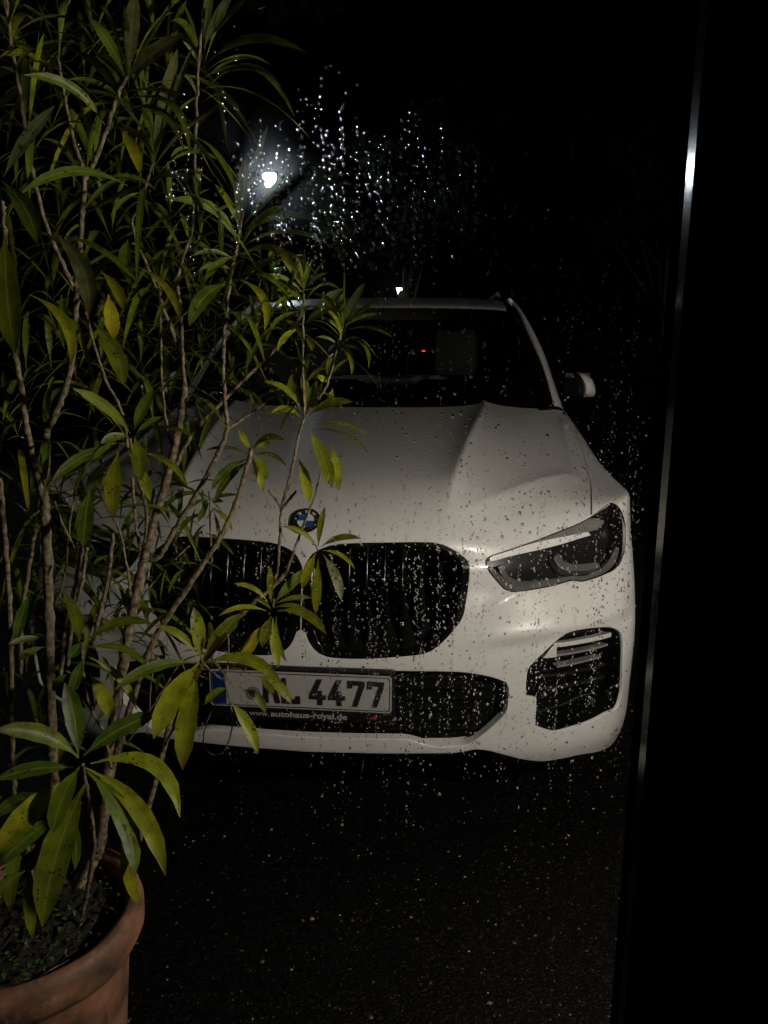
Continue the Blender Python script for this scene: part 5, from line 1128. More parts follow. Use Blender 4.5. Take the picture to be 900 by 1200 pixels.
 ([-0.2836,1.42,1.5073],[-0.2573,1.4097,1.5244],[-0.228,1.4,1.5363],[-0.3044,-0.9498,-0.0719],0.0157,1),
 ([-0.2869,1.42,1.4997],[-0.3137,1.3984,1.4879],[-0.3263,1.38,1.4591],[0.3828,-0.816,0.4331],0.011,2),
 ([-0.2857,1.42,1.4846],[-0.2691,1.401,1.4749],[-0.2628,1.38,1.4592],[-0.1257,-0.5811,0.8041],0.0126,2),
 ([-0.213,1.42,1.5072],[-0.193,1.4097,1.5437],[-0.1697,1.4,1.5783],[-0.1685,-0.9709,-0.1705],0.0187,4),
 ([-0.2146,1.42,1.5042],[-0.226,1.4302,1.5367],[-0.2404,1.44,1.5681],[0.2104,-0.9055,0.3684],0.0111,1),
 ([-0.2114,1.42,1.5072],[-0.2115,1.43,1.5583],[-0.2117,1.44,1.6095],[-0.819,-0.5635,0.1082],0.0104,1),
 ([-0.2099,1.42,1.5072],[-0.1771,1.3998,1.53],[-0.142,1.38,1.5496],[-0.4235,-0.8912,-0.1625],0.0093,4),
 ([-0.2099,1.42,1.5026],[-0.1748,1.3896,1.5192],[-0.1355,1.36,1.523],[-0.6364,-0.646,0.4214],0.0098,1),
 ([-0.2116,1.42,1.4951],[-0.1629,1.3851,1.5005],[-0.1169,1.35,1.4843],[-0.1972,-0.4049,0.8928],0.0118,1),
 ([-0.2163,1.42,1.4891],[-0.228,1.4105,1.5079],[-0.2468,1.4,1.5187],[0.5002,-0.8632,-0.068],0.0078,0),
 ([-0.2164,1.42,1.4815],[-0.1718,1.3925,1.4711],[-0.1596,1.36,1.4304],[0.1675,-0.5425,0.8232],0.0097,1),
 ([-0.2196,1.42,1.477],[-0.185,1.3963,1.4688],[-0.1668,1.37,1.4404],[0.0918,-0.523,0.8474],0.0081,0),
 ([-0.2213,1.42,1.4694],[-0.198,1.4014,1.4473],[-0.1927,1.38,1.4176],[0.0672,-0.7713,0.633],0.0094,2),
 ([-0.2229,1.42,1.4694],[-0.2392,1.4104,1.4827],[-0.2599,1.4,1.4845],[0.4995,-0.8625,0.0813],0.0063,1),
 ([-0.2262,1.42,1.4587],[-0.2378,1.4092,1.4396],[-0.2392,1.4,1.4165],[0.0818,-0.9102,0.406],0.0111,1),
 ([-0.2245,1.42,1.4617],[-0.2023,1.4001,1.4689],[-0.18,1.38,1.4623],[-0.6557,-0.7265,0.2055],0.0063,1),
 ([-0.611,1.22,1.899],[-0.622,1.208,1.947],[-0.633,1.196,1.983],[0.71,0.61,0.35],0.0141,1),
 ([-0.61,1.22,1.895],[-0.599,1.23,1.949],[-0.587,1.239,1.987],[-0.92,-0.3,0.26],0.0106,1),
 ([-0.609,1.22,1.891],[-0.647,1.215,1.952],[-0.685,1.211,1.989],[0.83,-0.09,0.56],0.0126,0),
 ([-0.609,1.22,1.886],[-0.588,1.203,1.95],[-0.568,1.186,1.964],[-0.57,0.69,0.45],0.0114,1),
 ([-0.608,1.22,1.882],[-0.606,1.261,1.927],[-0.604,1.302,1.921],[0.31,-0.62,0.72],0.0122,4),
 ([-0.607,1.22,1.878],[-0.667,1.185,1.907],[-0.726,1.151,1.898],[0.12,0.37,0.92],0.0105,4),
 ([-0.607,1.22,1.874],[-0.557,1.229,1.91],[-0.506,1.238,1.913],[-0.42,-0.38,0.83],0.0097,1),
 ([-0.606,1.22,1.87],[-0.66,1.257,1.91],[-0.714,1.295,1.888],[0.44,-0.06,0.9],0.0102,0),
 ([-0.606,1.22,1.866],[-0.606,1.157,1.882],[-0.606,1.093,1.842],[0.22,0.1,0.97],0.0113,0),
 ([-0.605,1.221,1.862],[-0.576,1.278,1.881],[-0.546,1.335,1.858],[0.2,-0.31,0.93],0.013,4),
 ([-0.604,1.221,1.858],[-0.666,1.191,1.854],[-0.727,1.162,1.803],[0.0,-0.34,0.94],0.0118,1),
 ([-0.604,1.221,1.854],[-0.524,1.176,1.838],[-0.444,1.131,1.758],[0.14,-0.28,0.95],0.0111,4),
 ([-0.603,1.221,1.849],[-0.624,1.309,1.852],[-0.645,1.397,1.779],[0.38,0.17,0.91],0.0126,1),
 ([-0.628,1.12,1.911],[-0.628,1.108,1.967],[-0.628,1.096,2.001],[-0.42,0.88,0.21],0.0112,1),
 ([-0.628,1.12,1.906],[-0.612,1.142,1.97],[-0.596,1.164,1.991],[-0.11,-0.91,0.41],0.0124,4),
 ([-0.628,1.12,1.902],[-0.658,1.101,1.951],[-0.688,1.082,1.983],[0.82,0.04,0.57],0.0103,0),
 ([-0.628,1.12,1.897],[-0.582,1.112,1.958],[-0.536,1.103,1.974],[-0.68,0.3,0.67],0.0097,2),
 ([-0.628,1.12,1.893],[-0.64,1.167,1.957],[-0.651,1.214,1.988],[-0.1,-0.78,0.62],0.0117,4),
 ([-0.628,1.12,1.888],[-0.664,1.073,1.928],[-0.7,1.026,1.905],[-0.0,0.51,0.86],0.012,1),
 ([-0.628,1.12,1.884],[-0.555,1.133,1.914],[-0.481,1.146,1.871],[-0.23,0.04,0.97],0.0108,4),
 ([-0.628,1.12,1.879],[-0.69,1.159,1.928],[-0.753,1.198,1.882],[0.29,-0.29,0.91],0.014,0),
 ([-0.628,1.12,1.875],[-0.584,1.074,1.894],[-0.54,1.027,1.867],[-0.07,0.18,0.98],0.0141,2),
 ([-0.628,1.12,1.87],[-0.631,1.197,1.894],[-0.634,1.273,1.842],[0.29,-0.14,0.95],0.0127,4),
 ([-0.628,1.12,1.866],[-0.702,1.065,1.866],[-0.775,1.009,1.804],[-0.31,0.26,0.92],0.0143,1),
 ([-0.628,1.12,1.861],[-0.543,1.129,1.833],[-0.458,1.137,1.747],[0.38,0.14,0.91],0.0126,4),
 ([-0.649,1.18,1.786],[-0.648,1.191,1.858],[-0.647,1.203,1.897],[0.13,-0.98,0.17],0.0141,1),
 ([-0.647,1.18,1.78],[-0.69,1.169,1.82],[-0.733,1.158,1.827],[0.61,-0.09,0.79],0.0115,4),
 ([-0.646,1.18,1.774],[-0.616,1.159,1.85],[-0.586,1.137,1.895],[-0.8,0.38,0.46],0.0112,2),
 ([-0.644,1.181,1.768],[-0.676,1.235,1.806],[-0.709,1.289,1.822],[-0.14,-0.58,0.8],0.0125,4),
 ([-0.642,1.181,1.762],[-0.685,1.11,1.778],[-0.727,1.04,1.764],[0.39,-0.11,0.92],0.0139,1),
 ([-0.64,1.181,1.756],[-0.583,1.192,1.796],[-0.526,1.202,1.763],[-0.43,-0.03,0.9],0.0105,4),
 ([-0.638,1.181,1.75],[-0.72,1.226,1.755],[-0.802,1.271,1.691],[-0.24,-0.31,0.92],0.0141,4),
 ([-0.637,1.181,1.744],[-0.596,1.093,1.754],[-0.556,1.004,1.654],[0.39,0.11,0.92],0.0139,1),
 ([-0.635,1.181,1.738],[-0.61,1.266,1.747],[-0.586,1.35,1.708],[0.05,-0.04,1.0],0.0114,1),
 ([-0.649,1.1,1.672],[-0.657,1.091,1.735],[-0.665,1.082,1.769],[0.32,0.93,0.2],0.0131,1),
 ([-0.649,1.1,1.667],[-0.62,1.113,1.718],[-0.59,1.125,1.732],[-0.68,-0.4,0.61],0.0121,2),
 ([-0.649,1.1,1.662],[-0.674,1.116,1.727],[-0.699,1.132,1.746],[0.9,-0.07,0.43],0.0126,0),
 ([-0.649,1.1,1.657],[-0.644,1.058,1.726],[-0.638,1.017,1.733],[-0.37,0.73,0.58],0.0123,2),
 ([-0.649,1.1,1.652],[-0.64,1.156,1.698],[-0.631,1.212,1.716],[0.17,-0.6,0.79],0.0113,0),
 ([-0.649,1.1,1.647],[-0.716,1.072,1.688],[-0.783,1.044,1.663],[0.29,0.25,0.92],0.0109,4),
 ([-0.649,1.1,1.642],[-0.58,1.068,1.69],[-0.511,1.036,1.65],[-0.17,0.5,0.85],0.0127,1),
 ([-0.649,1.1,1.637],[-0.681,1.161,1.654],[-0.713,1.223,1.593],[0.12,0.0,0.99],0.0121,1),
 ([-0.649,1.1,1.632],[-0.648,1.002,1.652],[-0.646,0.905,1.621],[-0.09,0.12,0.99],0.012,2),
 ([-0.649,1.1,1.627],[-0.596,1.177,1.611],[-0.542,1.254,1.459],[-0.06,0.46,0.89],0.0119,0),
 ([-0.649,1.1,1.622],[-0.74,1.122,1.625],[-0.83,1.145,1.506],[-0.1,0.22,0.97],0.0139,1),
 ([-0.522,1.42,1.591],[-0.53,1.428,1.633],[-0.539,1.436,1.659],[0.76,-0.58,0.3],0.0145,1),
 ([-0.522,1.42,1.585],[-0.523,1.409,1.632],[-0.524,1.397,1.658],[-0.02,0.96,0.26],0.0108,1),
 ([-0.522,1.42,1.58],[-0.496,1.443,1.63],[-0.47,1.467,1.651],[-0.65,-0.43,0.62],0.0096,1),
 ([-0.522,1.42,1.574],[-0.559,1.429,1.635],[-0.596,1.438,1.638],[0.78,-0.09,0.61],0.0111,0),
 ([-0.522,1.42,1.569],[-0.48,1.393,1.603],[-0.438,1.366,1.599],[-0.45,0.17,0.88],0.0098,0),
 ([-0.522,1.42,1.563],[-0.515,1.464,1.575],[-0.508,1.508,1.558],[0.06,-0.16,0.99],0.0126,2),
 ([-0.522,1.42,1.558],[-0.543,1.365,1.565],[-0.564,1.31,1.544],[0.36,-0.09,0.93],0.0097,1),
 ([-0.522,1.42,1.552],[-0.453,1.416,1.555],[-0.383,1.412,1.492],[0.1,-0.12,0.99],0.0127,0),
 ([-0.522,1.42,1.547],[-0.59,1.45,1.555],[-0.658,1.48,1.471],[0.02,0.22,0.97],0.0123,2),
 ([-0.522,1.42,1.541],[-0.523,1.365,1.542],[-0.524,1.309,1.496],[0.27,-0.11,0.96],0.011,1),
 ([-0.545,1.4,1.585],[-0.551,1.399,1.636],[-0.557,1.399,1.667],[0.95,0.3,0.12],0.0138,4),
 ([-0.545,1.4,1.581],[-0.517,1.38,1.641],[-0.489,1.36,1.676],[-0.77,0.34,0.53],0.011,1),
 ([-0.544,1.4,1.577],[-0.558,1.439,1.62],[-0.572,1.479,1.648],[-0.02,-0.71,0.7],0.0095,0),
 ([-0.544,1.4,1.573],[-0.555,1.37,1.628],[-0.567,1.341,1.641],[-0.05,0.84,0.53],0.0129,0),
 ([-0.543,1.4,1.569],[-0.51,1.421,1.632],[-0.476,1.443,1.65],[-0.83,-0.09,0.55],0.0126,4),
 ([-0.543,1.4,1.565],[-0.603,1.416,1.61],[-0.663,1.431,1.603],[0.33,-0.52,0.79],0.0127,4),
 ([-0.543,1.4,1.56],[-0.51,1.358,1.609],[-0.477,1.316,1.598],[-0.34,0.47,0.82],0.0137,1),
 ([-0.542,1.4,1.556],[-0.557,1.466,1.602],[-0.571,1.532,1.582],[0.28,-0.39,0.88],0.0125,2),
 ([-0.542,1.4,1.552],[-0.598,1.351,1.582],[-0.655,1.301,1.573],[0.48,-0.13,0.87],0.0121,2),
 ([-0.541,1.4,1.548],[-0.469,1.411,1.55],[-0.396,1.421,1.502],[0.09,-0.09,0.99],0.0102,4),
 ([-0.541,1.4,1.544],[-0.588,1.465,1.564],[-0.635,1.53,1.514],[-0.3,-0.34,0.89],0.0137,2),
 ([-0.541,1.4,1.54],[-0.544,1.316,1.559],[-0.547,1.231,1.464],[0.44,0.01,0.9],0.013,1),
 ([-0.54,1.4,1.535],[-0.485,1.462,1.547],[-0.43,1.524,1.457],[-0.13,0.16,0.98],0.0114,2),
 ([-0.459,1.38,1.694],[-0.454,1.373,1.741],[-0.449,1.366,1.766],[-0.6,0.77,0.21],0.0123,4),
 ([-0.459,1.38,1.687],[-0.466,1.403,1.739],[-0.472,1.425,1.772],[-0.2,-0.9,0.4],0.0139,4),
 ([-0.459,1.38,1.68],[-0.486,1.351,1.749],[-0.513,1.321,1.757],[0.61,0.54,0.58],0.0133,1),
 ([-0.459,1.38,1.673],[-0.417,1.382,1.702],[-0.375,1.384,1.707],[-0.5,0.19,0.85],0.0141,1),
 ([-0.459,1.38,1.666],[-0.526,1.415,1.695],[-0.592,1.449,1.65],[0.24,0.01,0.97],0.013,4),
 ([-0.459,1.38,1.659],[-0.435,1.319,1.683],[-0.411,1.259,1.676],[0.04,0.32,0.95],0.0118,1),
 ([-0.459,1.38,1.651],[-0.411,1.443,1.639],[-0.362,1.505,1.586],[0.46,-0.1,0.88],0.011,2),
 ([-0.459,1.38,1.644],[-0.527,1.35,1.62],[-0.594,1.321,1.506],[-0.55,0.24,0.8],0.014,0),
 ([-0.629,1.28,1.53],[-0.651,1.274,1.569],[-0.672,1.269,1.598],[0.85,0.04,0.52],0.0111,1),
 ([-0.628,1.28,1.524],[-0.625,1.275,1.575],[-0.621,1.27,1.596],[-0.1,0.99,0.13],0.0098,0),
 ([-0.626,1.28,1.518],[-0.642,1.3,1.563],[-0.657,1.32,1.57],[0.65,-0.52,0.56],0.0128,1),
 ([-0.625,1.28,1.512],[-0.657,1.248,1.533],[-0.69,1.215,1.523],[0.18,0.25,0.95],0.0122,1),
 ([-0.624,1.28,1.506],[-0.585,1.293,1.54],[-0.546,1.306,1.526],[-0.57,0.13,0.81],0.0113,1),
 ([-0.623,1.281,1.5],[-0.669,1.308,1.513],[-0.716,1.336,1.48],[0.01,-0.18,0.98],0.0113,2),
 ([-0.622,1.281,1.494],[-0.605,1.204,1.495],[-0.589,1.127,1.454],[-0.02,-0.08,1.0],0.0096,0),
 ([-0.62,1.281,1.487],[-0.586,1.346,1.512],[-0.551,1.412,1.442],[-0.07,-0.12,0.99],0.0097,1),
 ([-0.619,1.281,1.481],[-0.663,1.243,1.475],[-0.706,1.204,1.382],[-0.3,-0.11,0.95],0.0113,0),
 ([-0.708,1.27,1.345],[-0.692,1.257,1.398],[-0.675,1.243,1.421],[-0.65,0.63,0.42],0.0101,1),
 ([-0.708,1.27,1.336],[-0.72,1.296,1.366],[-0.732,1.323,1.383],[0.43,-0.54,0.72],0.0098,1),
 ([-0.708,1.27,1.328],[-0.725,1.241,1.357],[-0.743,1.211,1.356],[0.38,0.42,0.82],0.0107,1),
 ([-0.708,1.27,1.32],[-0.663,1.281,1.333],[-0.618,1.292,1.321],[-0.19,0.02,0.98],0.0111,2),
 ([-0.708,1.27,1.311],[-0.77,1.294,1.342],[-0.831,1.317,1.3],[0.31,0.05,0.95],0.0124,1),
 ([-0.708,1.27,1.303],[-0.684,1.213,1.302],[-0.66,1.156,1.245],[0.18,-0.09,0.98],0.0138,0),
 ([-0.708,1.27,1.295],[-0.697,1.322,1.295],[-0.687,1.374,1.24],[-0.26,0.19,0.95],0.0103,1),
 ([-0.517,1.42,1.395],[-0.507,1.436,1.439],[-0.497,1.452,1.456],[-0.76,-0.49,0.43],0.0142,1),
 ([-0.519,1.42,1.379],[-0.555,1.413,1.409],[-0.59,1.407,1.417],[0.47,0.45,0.76],0.0109,2),
 ([-0.521,1.42,1.362],[-0.473,1.401,1.371],[-0.425,1.382,1.319],[-0.1,-0.35,0.93],0.0109,1),
 ([-0.522,1.42,1.346],[-0.535,1.47,1.337],[-0.547,1.521,1.253],[-0.22,0.31,0.93],0.0105,2),
 ([-0.471,1.44,1.569],[-0.467,1.44,1.617],[-0.463,1.441,1.638],[-0.88,-0.48,0.08],0.0136,0),
 ([-0.471,1.44,1.563],[-0.453,1.438,1.6],[-0.434,1.437,1.625],[-0.85,-0.29,0.45],0.0143,1),
 ([-0.472,1.44,1.557],[-0.485,1.465,1.593],[-0.498,1.489,1.601],[0.48,-0.56,0.67],0.0127,1),
 ([-0.472,1.44,1.551],[-0.473,1.401,1.571],[-0.474,1.362,1.574],[-0.41,0.36,0.83],0.014,1),
 ([-0.473,1.44,1.545],[-0.432,1.464,1.564],[-0.39,1.489,1.544],[-0.37,0.19,0.91],0.0127,0),
 ([-0.474,1.44,1.538],[-0.52,1.441,1.547],[-0.566,1.442,1.528],[0.08,0.14,0.99],0.0134,1),
 ([-0.474,1.44,1.532],[-0.437,1.393,1.547],[-0.4,1.346,1.512],[0.12,0.24,0.96],0.0126,0),
 ([-0.475,1.44,1.526],[-0.492,1.501,1.539],[-0.51,1.563,1.524],[0.09,-0.11,0.99],0.0143,1),
 ([-0.475,1.44,1.52],[-0.508,1.377,1.523],[-0.541,1.315,1.428],[-0.03,-0.16,0.99],0.0112,1),
 ([-0.384,1.46,1.521],[-0.376,1.459,1.57],[-0.368,1.458,1.597],[-0.98,-0.02,0.18],0.0108,2),
 ([-0.385,1.46,1.514],[-0.354,1.461,1.543],[-0.323,1.462,1.542],[-0.57,-0.16,0.81],0.0105,1),
 ([-0.387,1.46,1.507],[-0.395,1.474,1.542],[-0.403,1.489,1.566],[0.71,-0.56,0.42],0.0095,2),
 ([-0.388,1.46,1.5],[-0.363,1.411,1.523],[-0.338,1.363,1.513],[-0.26,0.19,0.95],0.0114,2),
 ([-0.39,1.459,1.493],[-0.367,1.498,1.51],[-0.345,1.536,1.508],[0.1,-0.39,0.92],0.01,0),
 ([-0.391,1.459,1.486],[-0.433,1.444,1.504],[-0.476,1.429,1.477],[0.34,-0.32,0.89],0.0106,1),
 ([-0.392,1.459,1.479],[-0.341,1.434,1.462],[-0.29,1.408,1.421],[0.36,-0.03,0.93],0.0133,1),
 ([-0.394,1.459,1.472],[-0.415,1.513,1.461],[-0.437,1.566,1.391],[-0.46,0.13,0.88],0.0103,1),
 ([-0.356,1.47,1.547],[-0.344,1.457,1.583],[-0.333,1.444,1.607],[-0.57,0.67,0.47],0.0132,1),
 ([-0.357,1.47,1.541],[-0.35,1.491,1.591],[-0.344,1.513,1.618],[0.13,-0.9,0.42],0.01,1),
 ([-0.357,1.47,1.535],[-0.365,1.448,1.589],[-0.373,1.426,1.605],[0.36,0.82,0.45],0.0131,0),
 ([-0.358,1.47,1.529],[-0.311,1.477,1.564],[-0.265,1.483,1.572],[-0.55,0.09,0.83],0.0097,2),
 ([-0.359,1.47,1.522],[-0.397,1.49,1.56],[-0.436,1.51,1.55],[0.35,-0.48,0.81],0.0121,1),
 ([-0.359,1.47,1.516],[-0.35,1.416,1.536],[-0.34,1.363,1.514],[-0.43,0.14,0.89],0.0137,1),
 ([-0.36,1.47,1.51],[-0.337,1.525,1.515],[-0.314,1.58,1.483],[-0.31,0.15,0.94],0.0113,1),
 ([-0.361,1.47,1.504],[-0.423,1.45,1.53],[-0.486,1.43,1.468],[0.18,0.04,0.98],0.0125,0),
 ([-0.361,1.47,1.498],[-0.298,1.458,1.493],[-0.235,1.446,1.438],[0.18,-0.04,0.98],0.0133,0),
 ([-0.708,1.36,1.23],[-0.702,1.374,1.273],[-0.696,1.388,1.303],[-0.24,-0.9,0.35],0.0104,0),
 ([-0.709,1.36,1.223],[-0.722,1.35,1.268],[-0.735,1.34,1.298],[0.93,0.15,0.33],0.0107,1),
 ([-0.71,1.36,1.216],[-0.676,1.348,1.261],[-0.642,1.337,1.272],[-0.6,0.44,0.67],0.0098,0),
 ([-0.711,1.36,1.209],[-0.727,1.407,1.232],[-0.744,1.454,1.23],[0.09,-0.34,0.94],0.0122,1),
 ([-0.711,1.36,1.202],[-0.711,1.32,1.211],[-0.711,1.28,1.201],[-0.28,0.15,0.95],0.0106,0),
 ([-0.712,1.36,1.195],[-0.677,1.393,1.197],[-0.641,1.425,1.165],[-0.19,0.3,0.94],0.0133,1),
 ([-0.713,1.36,1.187],[-0.771,1.354,1.199],[-0.83,1.348,1.172],[0.13,-0.39,0.91],0.0144,2),
 ([-0.713,1.36,1.18],[-0.689,1.319,1.178],[-0.664,1.279,1.121],[0.45,0.06,0.89],0.0132,1),
 ([-0.662,1.34,1.212],[-0.676,1.335,1.264],[-0.69,1.331,1.286],[0.81,0.5,0.31],0.0136,2),
 ([-0.66,1.34,1.2],[-0.638,1.334,1.243],[-0.616,1.329,1.255],[-0.7,0.51,0.51],0.0097,2),
 ([-0.657,1.34,1.187],[-0.682,1.377,1.221],[-0.706,1.414,1.205],[0.16,-0.47,0.87],0.0123,0),
 ([-0.655,1.341,1.175],[-0.655,1.285,1.175],[-0.655,1.229,1.141],[-0.19,-0.1,0.98],0.0112,2),
 ([-0.652,1.341,1.163],[-0.593,1.371,1.175],[-0.534,1.401,1.148],[0.04,-0.28,0.96],0.0142,0),
 ([-0.799,1.35,1.128],[-0.789,1.358,1.181],[-0.78,1.365,1.207],[-0.91,-0.33,0.25],0.0139,1),
 ([-0.8,1.35,1.12],[-0.812,1.343,1.161],[-0.824,1.337,1.18],[0.73,0.59,0.35],0.0127,0),
 ([-0.801,1.35,1.112],[-0.765,1.328,1.156],[-0.73,1.307,1.176],[-0.71,0.08,0.7],0.0124,1),
 ([-0.802,1.35,1.103],[-0.816,1.39,1.123],[-0.831,1.431,1.115],[0.38,-0.19,0.91],0.0132,1),
 ([-0.802,1.35,1.095],[-0.812,1.288,1.107],[-0.821,1.225,1.087],[-0.41,0.16,0.9],0.0143,0),
 ([-0.803,1.35,1.087],[-0.755,1.392,1.079],[-0.707,1.435,0.986],[0.02,0.42,0.91],0.0122,1),
 ([-0.804,1.35,1.078],[-0.871,1.377,1.077],[-0.938,1.405,1.003],[-0.17,-0.01,0.99],0.0132,1),
 ([-0.816,1.3,1.108],[-0.813,1.296,1.16],[-0.81,1.292,1.183],[-0.58,0.8,0.12],0.0108,0),
 ([-0.816,1.3,1.095],[-0.809,1.333,1.132],[-0.802,1.366,1.129],[-0.05,-0.64,0.76],0.0128,2),
 ([-0.816,1.3,1.083],[-0.849,1.268,1.099],[-0.883,1.236,1.08],[0.08,0.21,0.97],0.0126,0),
 ([-0.816,1.3,1.07],[-0.762,1.282,1.091],[-0.709,1.263,1.066],[-0.06,0.47,0.88],0.0106,0),
 ([-0.816,1.3,1.058],[-0.842,1.346,1.041],[-0.867,1.391,0.96],[-0.38,0.28,0.88],0.0109,1),
 ([-0.695,1.3,1.576],[-0.703,1.294,1.648],[-0.71,1.288,1.681],[0.72,0.67,0.16],0.0132,1),
 ([-0.695,1.3,1.572],[-0.67,1.317,1.649],[-0.645,1.334,1.67],[-0.91,-0.13,0.39],0.0114,0),
 ([-0.694,1.3,1.567],[-0.737,1.304,1.618],[-0.78,1.307,1.641],[0.7,-0.19,0.69],0.0124,4),
 ([-0.694,1.3,1.563],[-0.662,1.26,1.609],[-0.629,1.219,1.626],[-0.11,0.65,0.75],0.0132,4),
 ([-0.693,1.3,1.558],[-0.689,1.361,1.61],[-0.685,1.421,1.601],[-0.34,-0.5,0.8],0.011,2),
 ([-0.693,1.3,1.554],[-0.745,1.252,1.582],[-0.796,1.203,1.549],[0.13,0.2,0.97],0.014,0),
 ([-0.693,1.3,1.549],[-0.617,1.284,1.602],[-0.542,1.267,1.626],[-0.49,0.2,0.85],0.012,1),
 ([-0.692,1.3,1.545],[-0.739,1.374,1.595],[-0.786,1.448,1.549],[0.0,-0.42,0.91],0.0118,1),
 ([-0.692,1.3,1.54],[-0.682,1.212,1.551],[-0.673,1.124,1.474],[-0.39,-0.08,0.92],0.0104,1),
 ([-0.691,1.3,1.536],[-0.655,1.365,1.535],[-0.619,1.431,1.482],[0.12,0.07,0.99],0.0104,4),
 ([-0.691,1.3,1.531],[-0.756,1.291,1.512],[-0.821,1.281,1.431],[-0.4,0.04,0.92],0.0115,0),
 ([-0.69,1.3,1.527],[-0.627,1.231,1.511],[-0.563,1.161,1.403],[0.23,-0.18,0.96],0.0139,1),
 ([-0.601,1.34,1.663],[-0.585,1.359,1.74],[-0.57,1.378,1.77],[-0.45,-0.82,0.35],0.0099,0),
 ([-0.601,1.34,1.658],[-0.627,1.336,1.737],[-0.654,1.331,1.77],[0.93,-0.04,0.36],0.0128,0),
 ([-0.601,1.34,1.654],[-0.578,1.325,1.713],[-0.554,1.31,1.74],[-0.76,0.45,0.47],0.0098,2),
 ([-0.601,1.34,1.649],[-0.613,1.393,1.711],[-0.625,1.446,1.744],[-0.1,-0.73,0.67],0.0113,1),
 ([-0.601,1.34,1.645],[-0.61,1.295,1.704],[-0.619,1.251,1.722],[0.0,0.75,0.66],0.012,2),
 ([-0.601,1.34,1.64],[-0.542,1.369,1.67],[-0.483,1.398,1.665],[-0.38,0.02,0.93],0.0102,4),
 ([-0.601,1.34,1.635],[-0.667,1.372,1.662],[-0.734,1.403,1.625],[0.22,-0.0,0.98],0.0098,2),
 ([-0.601,1.34,1.631],[-0.592,1.269,1.652],[-0.582,1.197,1.602],[0.32,0.15,0.93],0.0125,1),
 ([-0.601,1.34,1.626],[-0.576,1.411,1.628],[-0.551,1.482,1.578],[-0.1,0.13,0.99],0.0123,2),
 ([-0.601,1.34,1.622],[-0.661,1.283,1.638],[-0.722,1.225,1.569],[0.23,-0.2,0.95],0.0132,4),
 ([-0.601,1.34,1.617],[-0.531,1.319,1.627],[-0.462,1.299,1.57],[0.06,0.19,0.98],0.0127,0),
 ([-0.601,1.34,1.613],[-0.665,1.418,1.595],[-0.729,1.496,1.51],[0.2,0.46,0.87],0.0117,0),
 ([-0.756,1.3,1.433],[-0.743,1.289,1.498],[-0.73,1.279,1.526],[-0.81,0.51,0.3],0.0112,1),
 ([-0.756,1.3,1.426],[-0.761,1.319,1.489],[-0.765,1.339,1.507],[0.5,-0.8,0.34],0.0138,0),
 ([-0.756,1.3,1.419],[-0.773,1.28,1.462],[-0.79,1.261,1.489],[0.69,0.49,0.53],0.0136,2),
 ([-0.756,1.3,1.412],[-0.696,1.301,1.443],[-0.635,1.303,1.416],[-0.29,0.37,0.88],0.0102,0),
 ([-0.756,1.3,1.405],[-0.799,1.321,1.434],[-0.841,1.341,1.435],[0.54,0.14,0.83],0.0097,1),
 ([-0.756,1.3,1.398],[-0.744,1.237,1.407],[-0.731,1.175,1.353],[0.36,0.06,0.93],0.0111,1),
 ([-0.756,1.3,1.391],[-0.73,1.367,1.404],[-0.704,1.433,1.386],[-0.45,0.06,0.89],0.0145,2),
 ([-0.756,1.3,1.383],[-0.816,1.285,1.352],[-0.875,1.27,1.285],[-0.43,-0.35,0.83],0.0125,2),
 ([-0.703,1.34,1.477],[-0.694,1.343,1.534],[-0.684,1.347,1.577],[-0.95,-0.26,0.18],0.012,1),
 ([-0.703,1.34,1.47],[-0.721,1.348,1.516],[-0.74,1.357,1.55],[0.67,-0.62,0.41],0.0128,0),
 ([-0.703,1.34,1.463],[-0.697,1.29,1.508],[-0.691,1.24,1.521],[-0.28,0.56,0.78],0.0109,1),
 ([-0.703,1.34,1.456],[-0.67,1.376,1.491],[-0.638,1.412,1.475],[-0.13,-0.49,0.86],0.0108,0),
 ([-0.703,1.34,1.448],[-0.749,1.325,1.475],[-0.795,1.31,1.449],[0.26,0.26,0.93],0.0131,2),
 ([-0.703,1.34,1.441],[-0.642,1.322,1.439],[-0.581,1.304,1.406],[0.09,-0.1,0.99],0.0106,0),
 ([-0.703,1.34,1.434],[-0.731,1.408,1.451],[-0.76,1.477,1.426],[-0.32,-0.27,0.91],0.0101,2),
 ([-0.703,1.34,1.427],[-0.74,1.277,1.408],[-0.777,1.214,1.31],[-0.44,-0.17,0.88],0.0138,0),
 ([-0.589,1.4,1.446],[-0.587,1.4,1.499],[-0.586,1.399,1.521],[-0.43,0.9,0.01],0.0106,1),
 ([-0.589,1.4,1.438],[-0.594,1.427,1.491],[-0.6,1.454,1.514],[0.52,-0.7,0.48],0.011,1),
 ([-0.589,1.4,1.429],[-0.599,1.352,1.466],[-0.61,1.304,1.476],[0.06,0.53,0.85],0.0138,1),
 ([-0.589,1.4,1.421],[-0.547,1.412,1.463],[-0.505,1.424,1.455],[-0.63,0.08,0.77],0.014,0),
 ([-0.589,1.4,1.413],[-0.635,1.419,1.434],[-0.682,1.438,1.393],[0.02,-0.45,0.89],0.0126,1),
 ([-0.589,1.4,1.404],[-0.558,1.345,1.407],[-0.527,1.289,1.343],[0.22,-0.01,0.98],0.0133,0),
 ([-0.589,1.4,1.396],[-0.587,1.455,1.371],[-0.585,1.51,1.308],[-0.3,0.47,0.83],0.0119,1),
 ([-0.613,1.32,1.768],[-0.615,1.318,1.852],[-0.616,1.315,1.891],[0.28,0.96,0.03],0.0131,2),
 ([-0.613,1.32,1.763],[-0.6,1.319,1.817],[-0.588,1.318,1.849],[-0.91,0.33,0.24],0.0138,4),
 ([-0.613,1.32,1.758],[-0.629,1.343,1.811],[-0.645,1.365,1.846],[0.76,-0.46,0.46],0.0107,4),
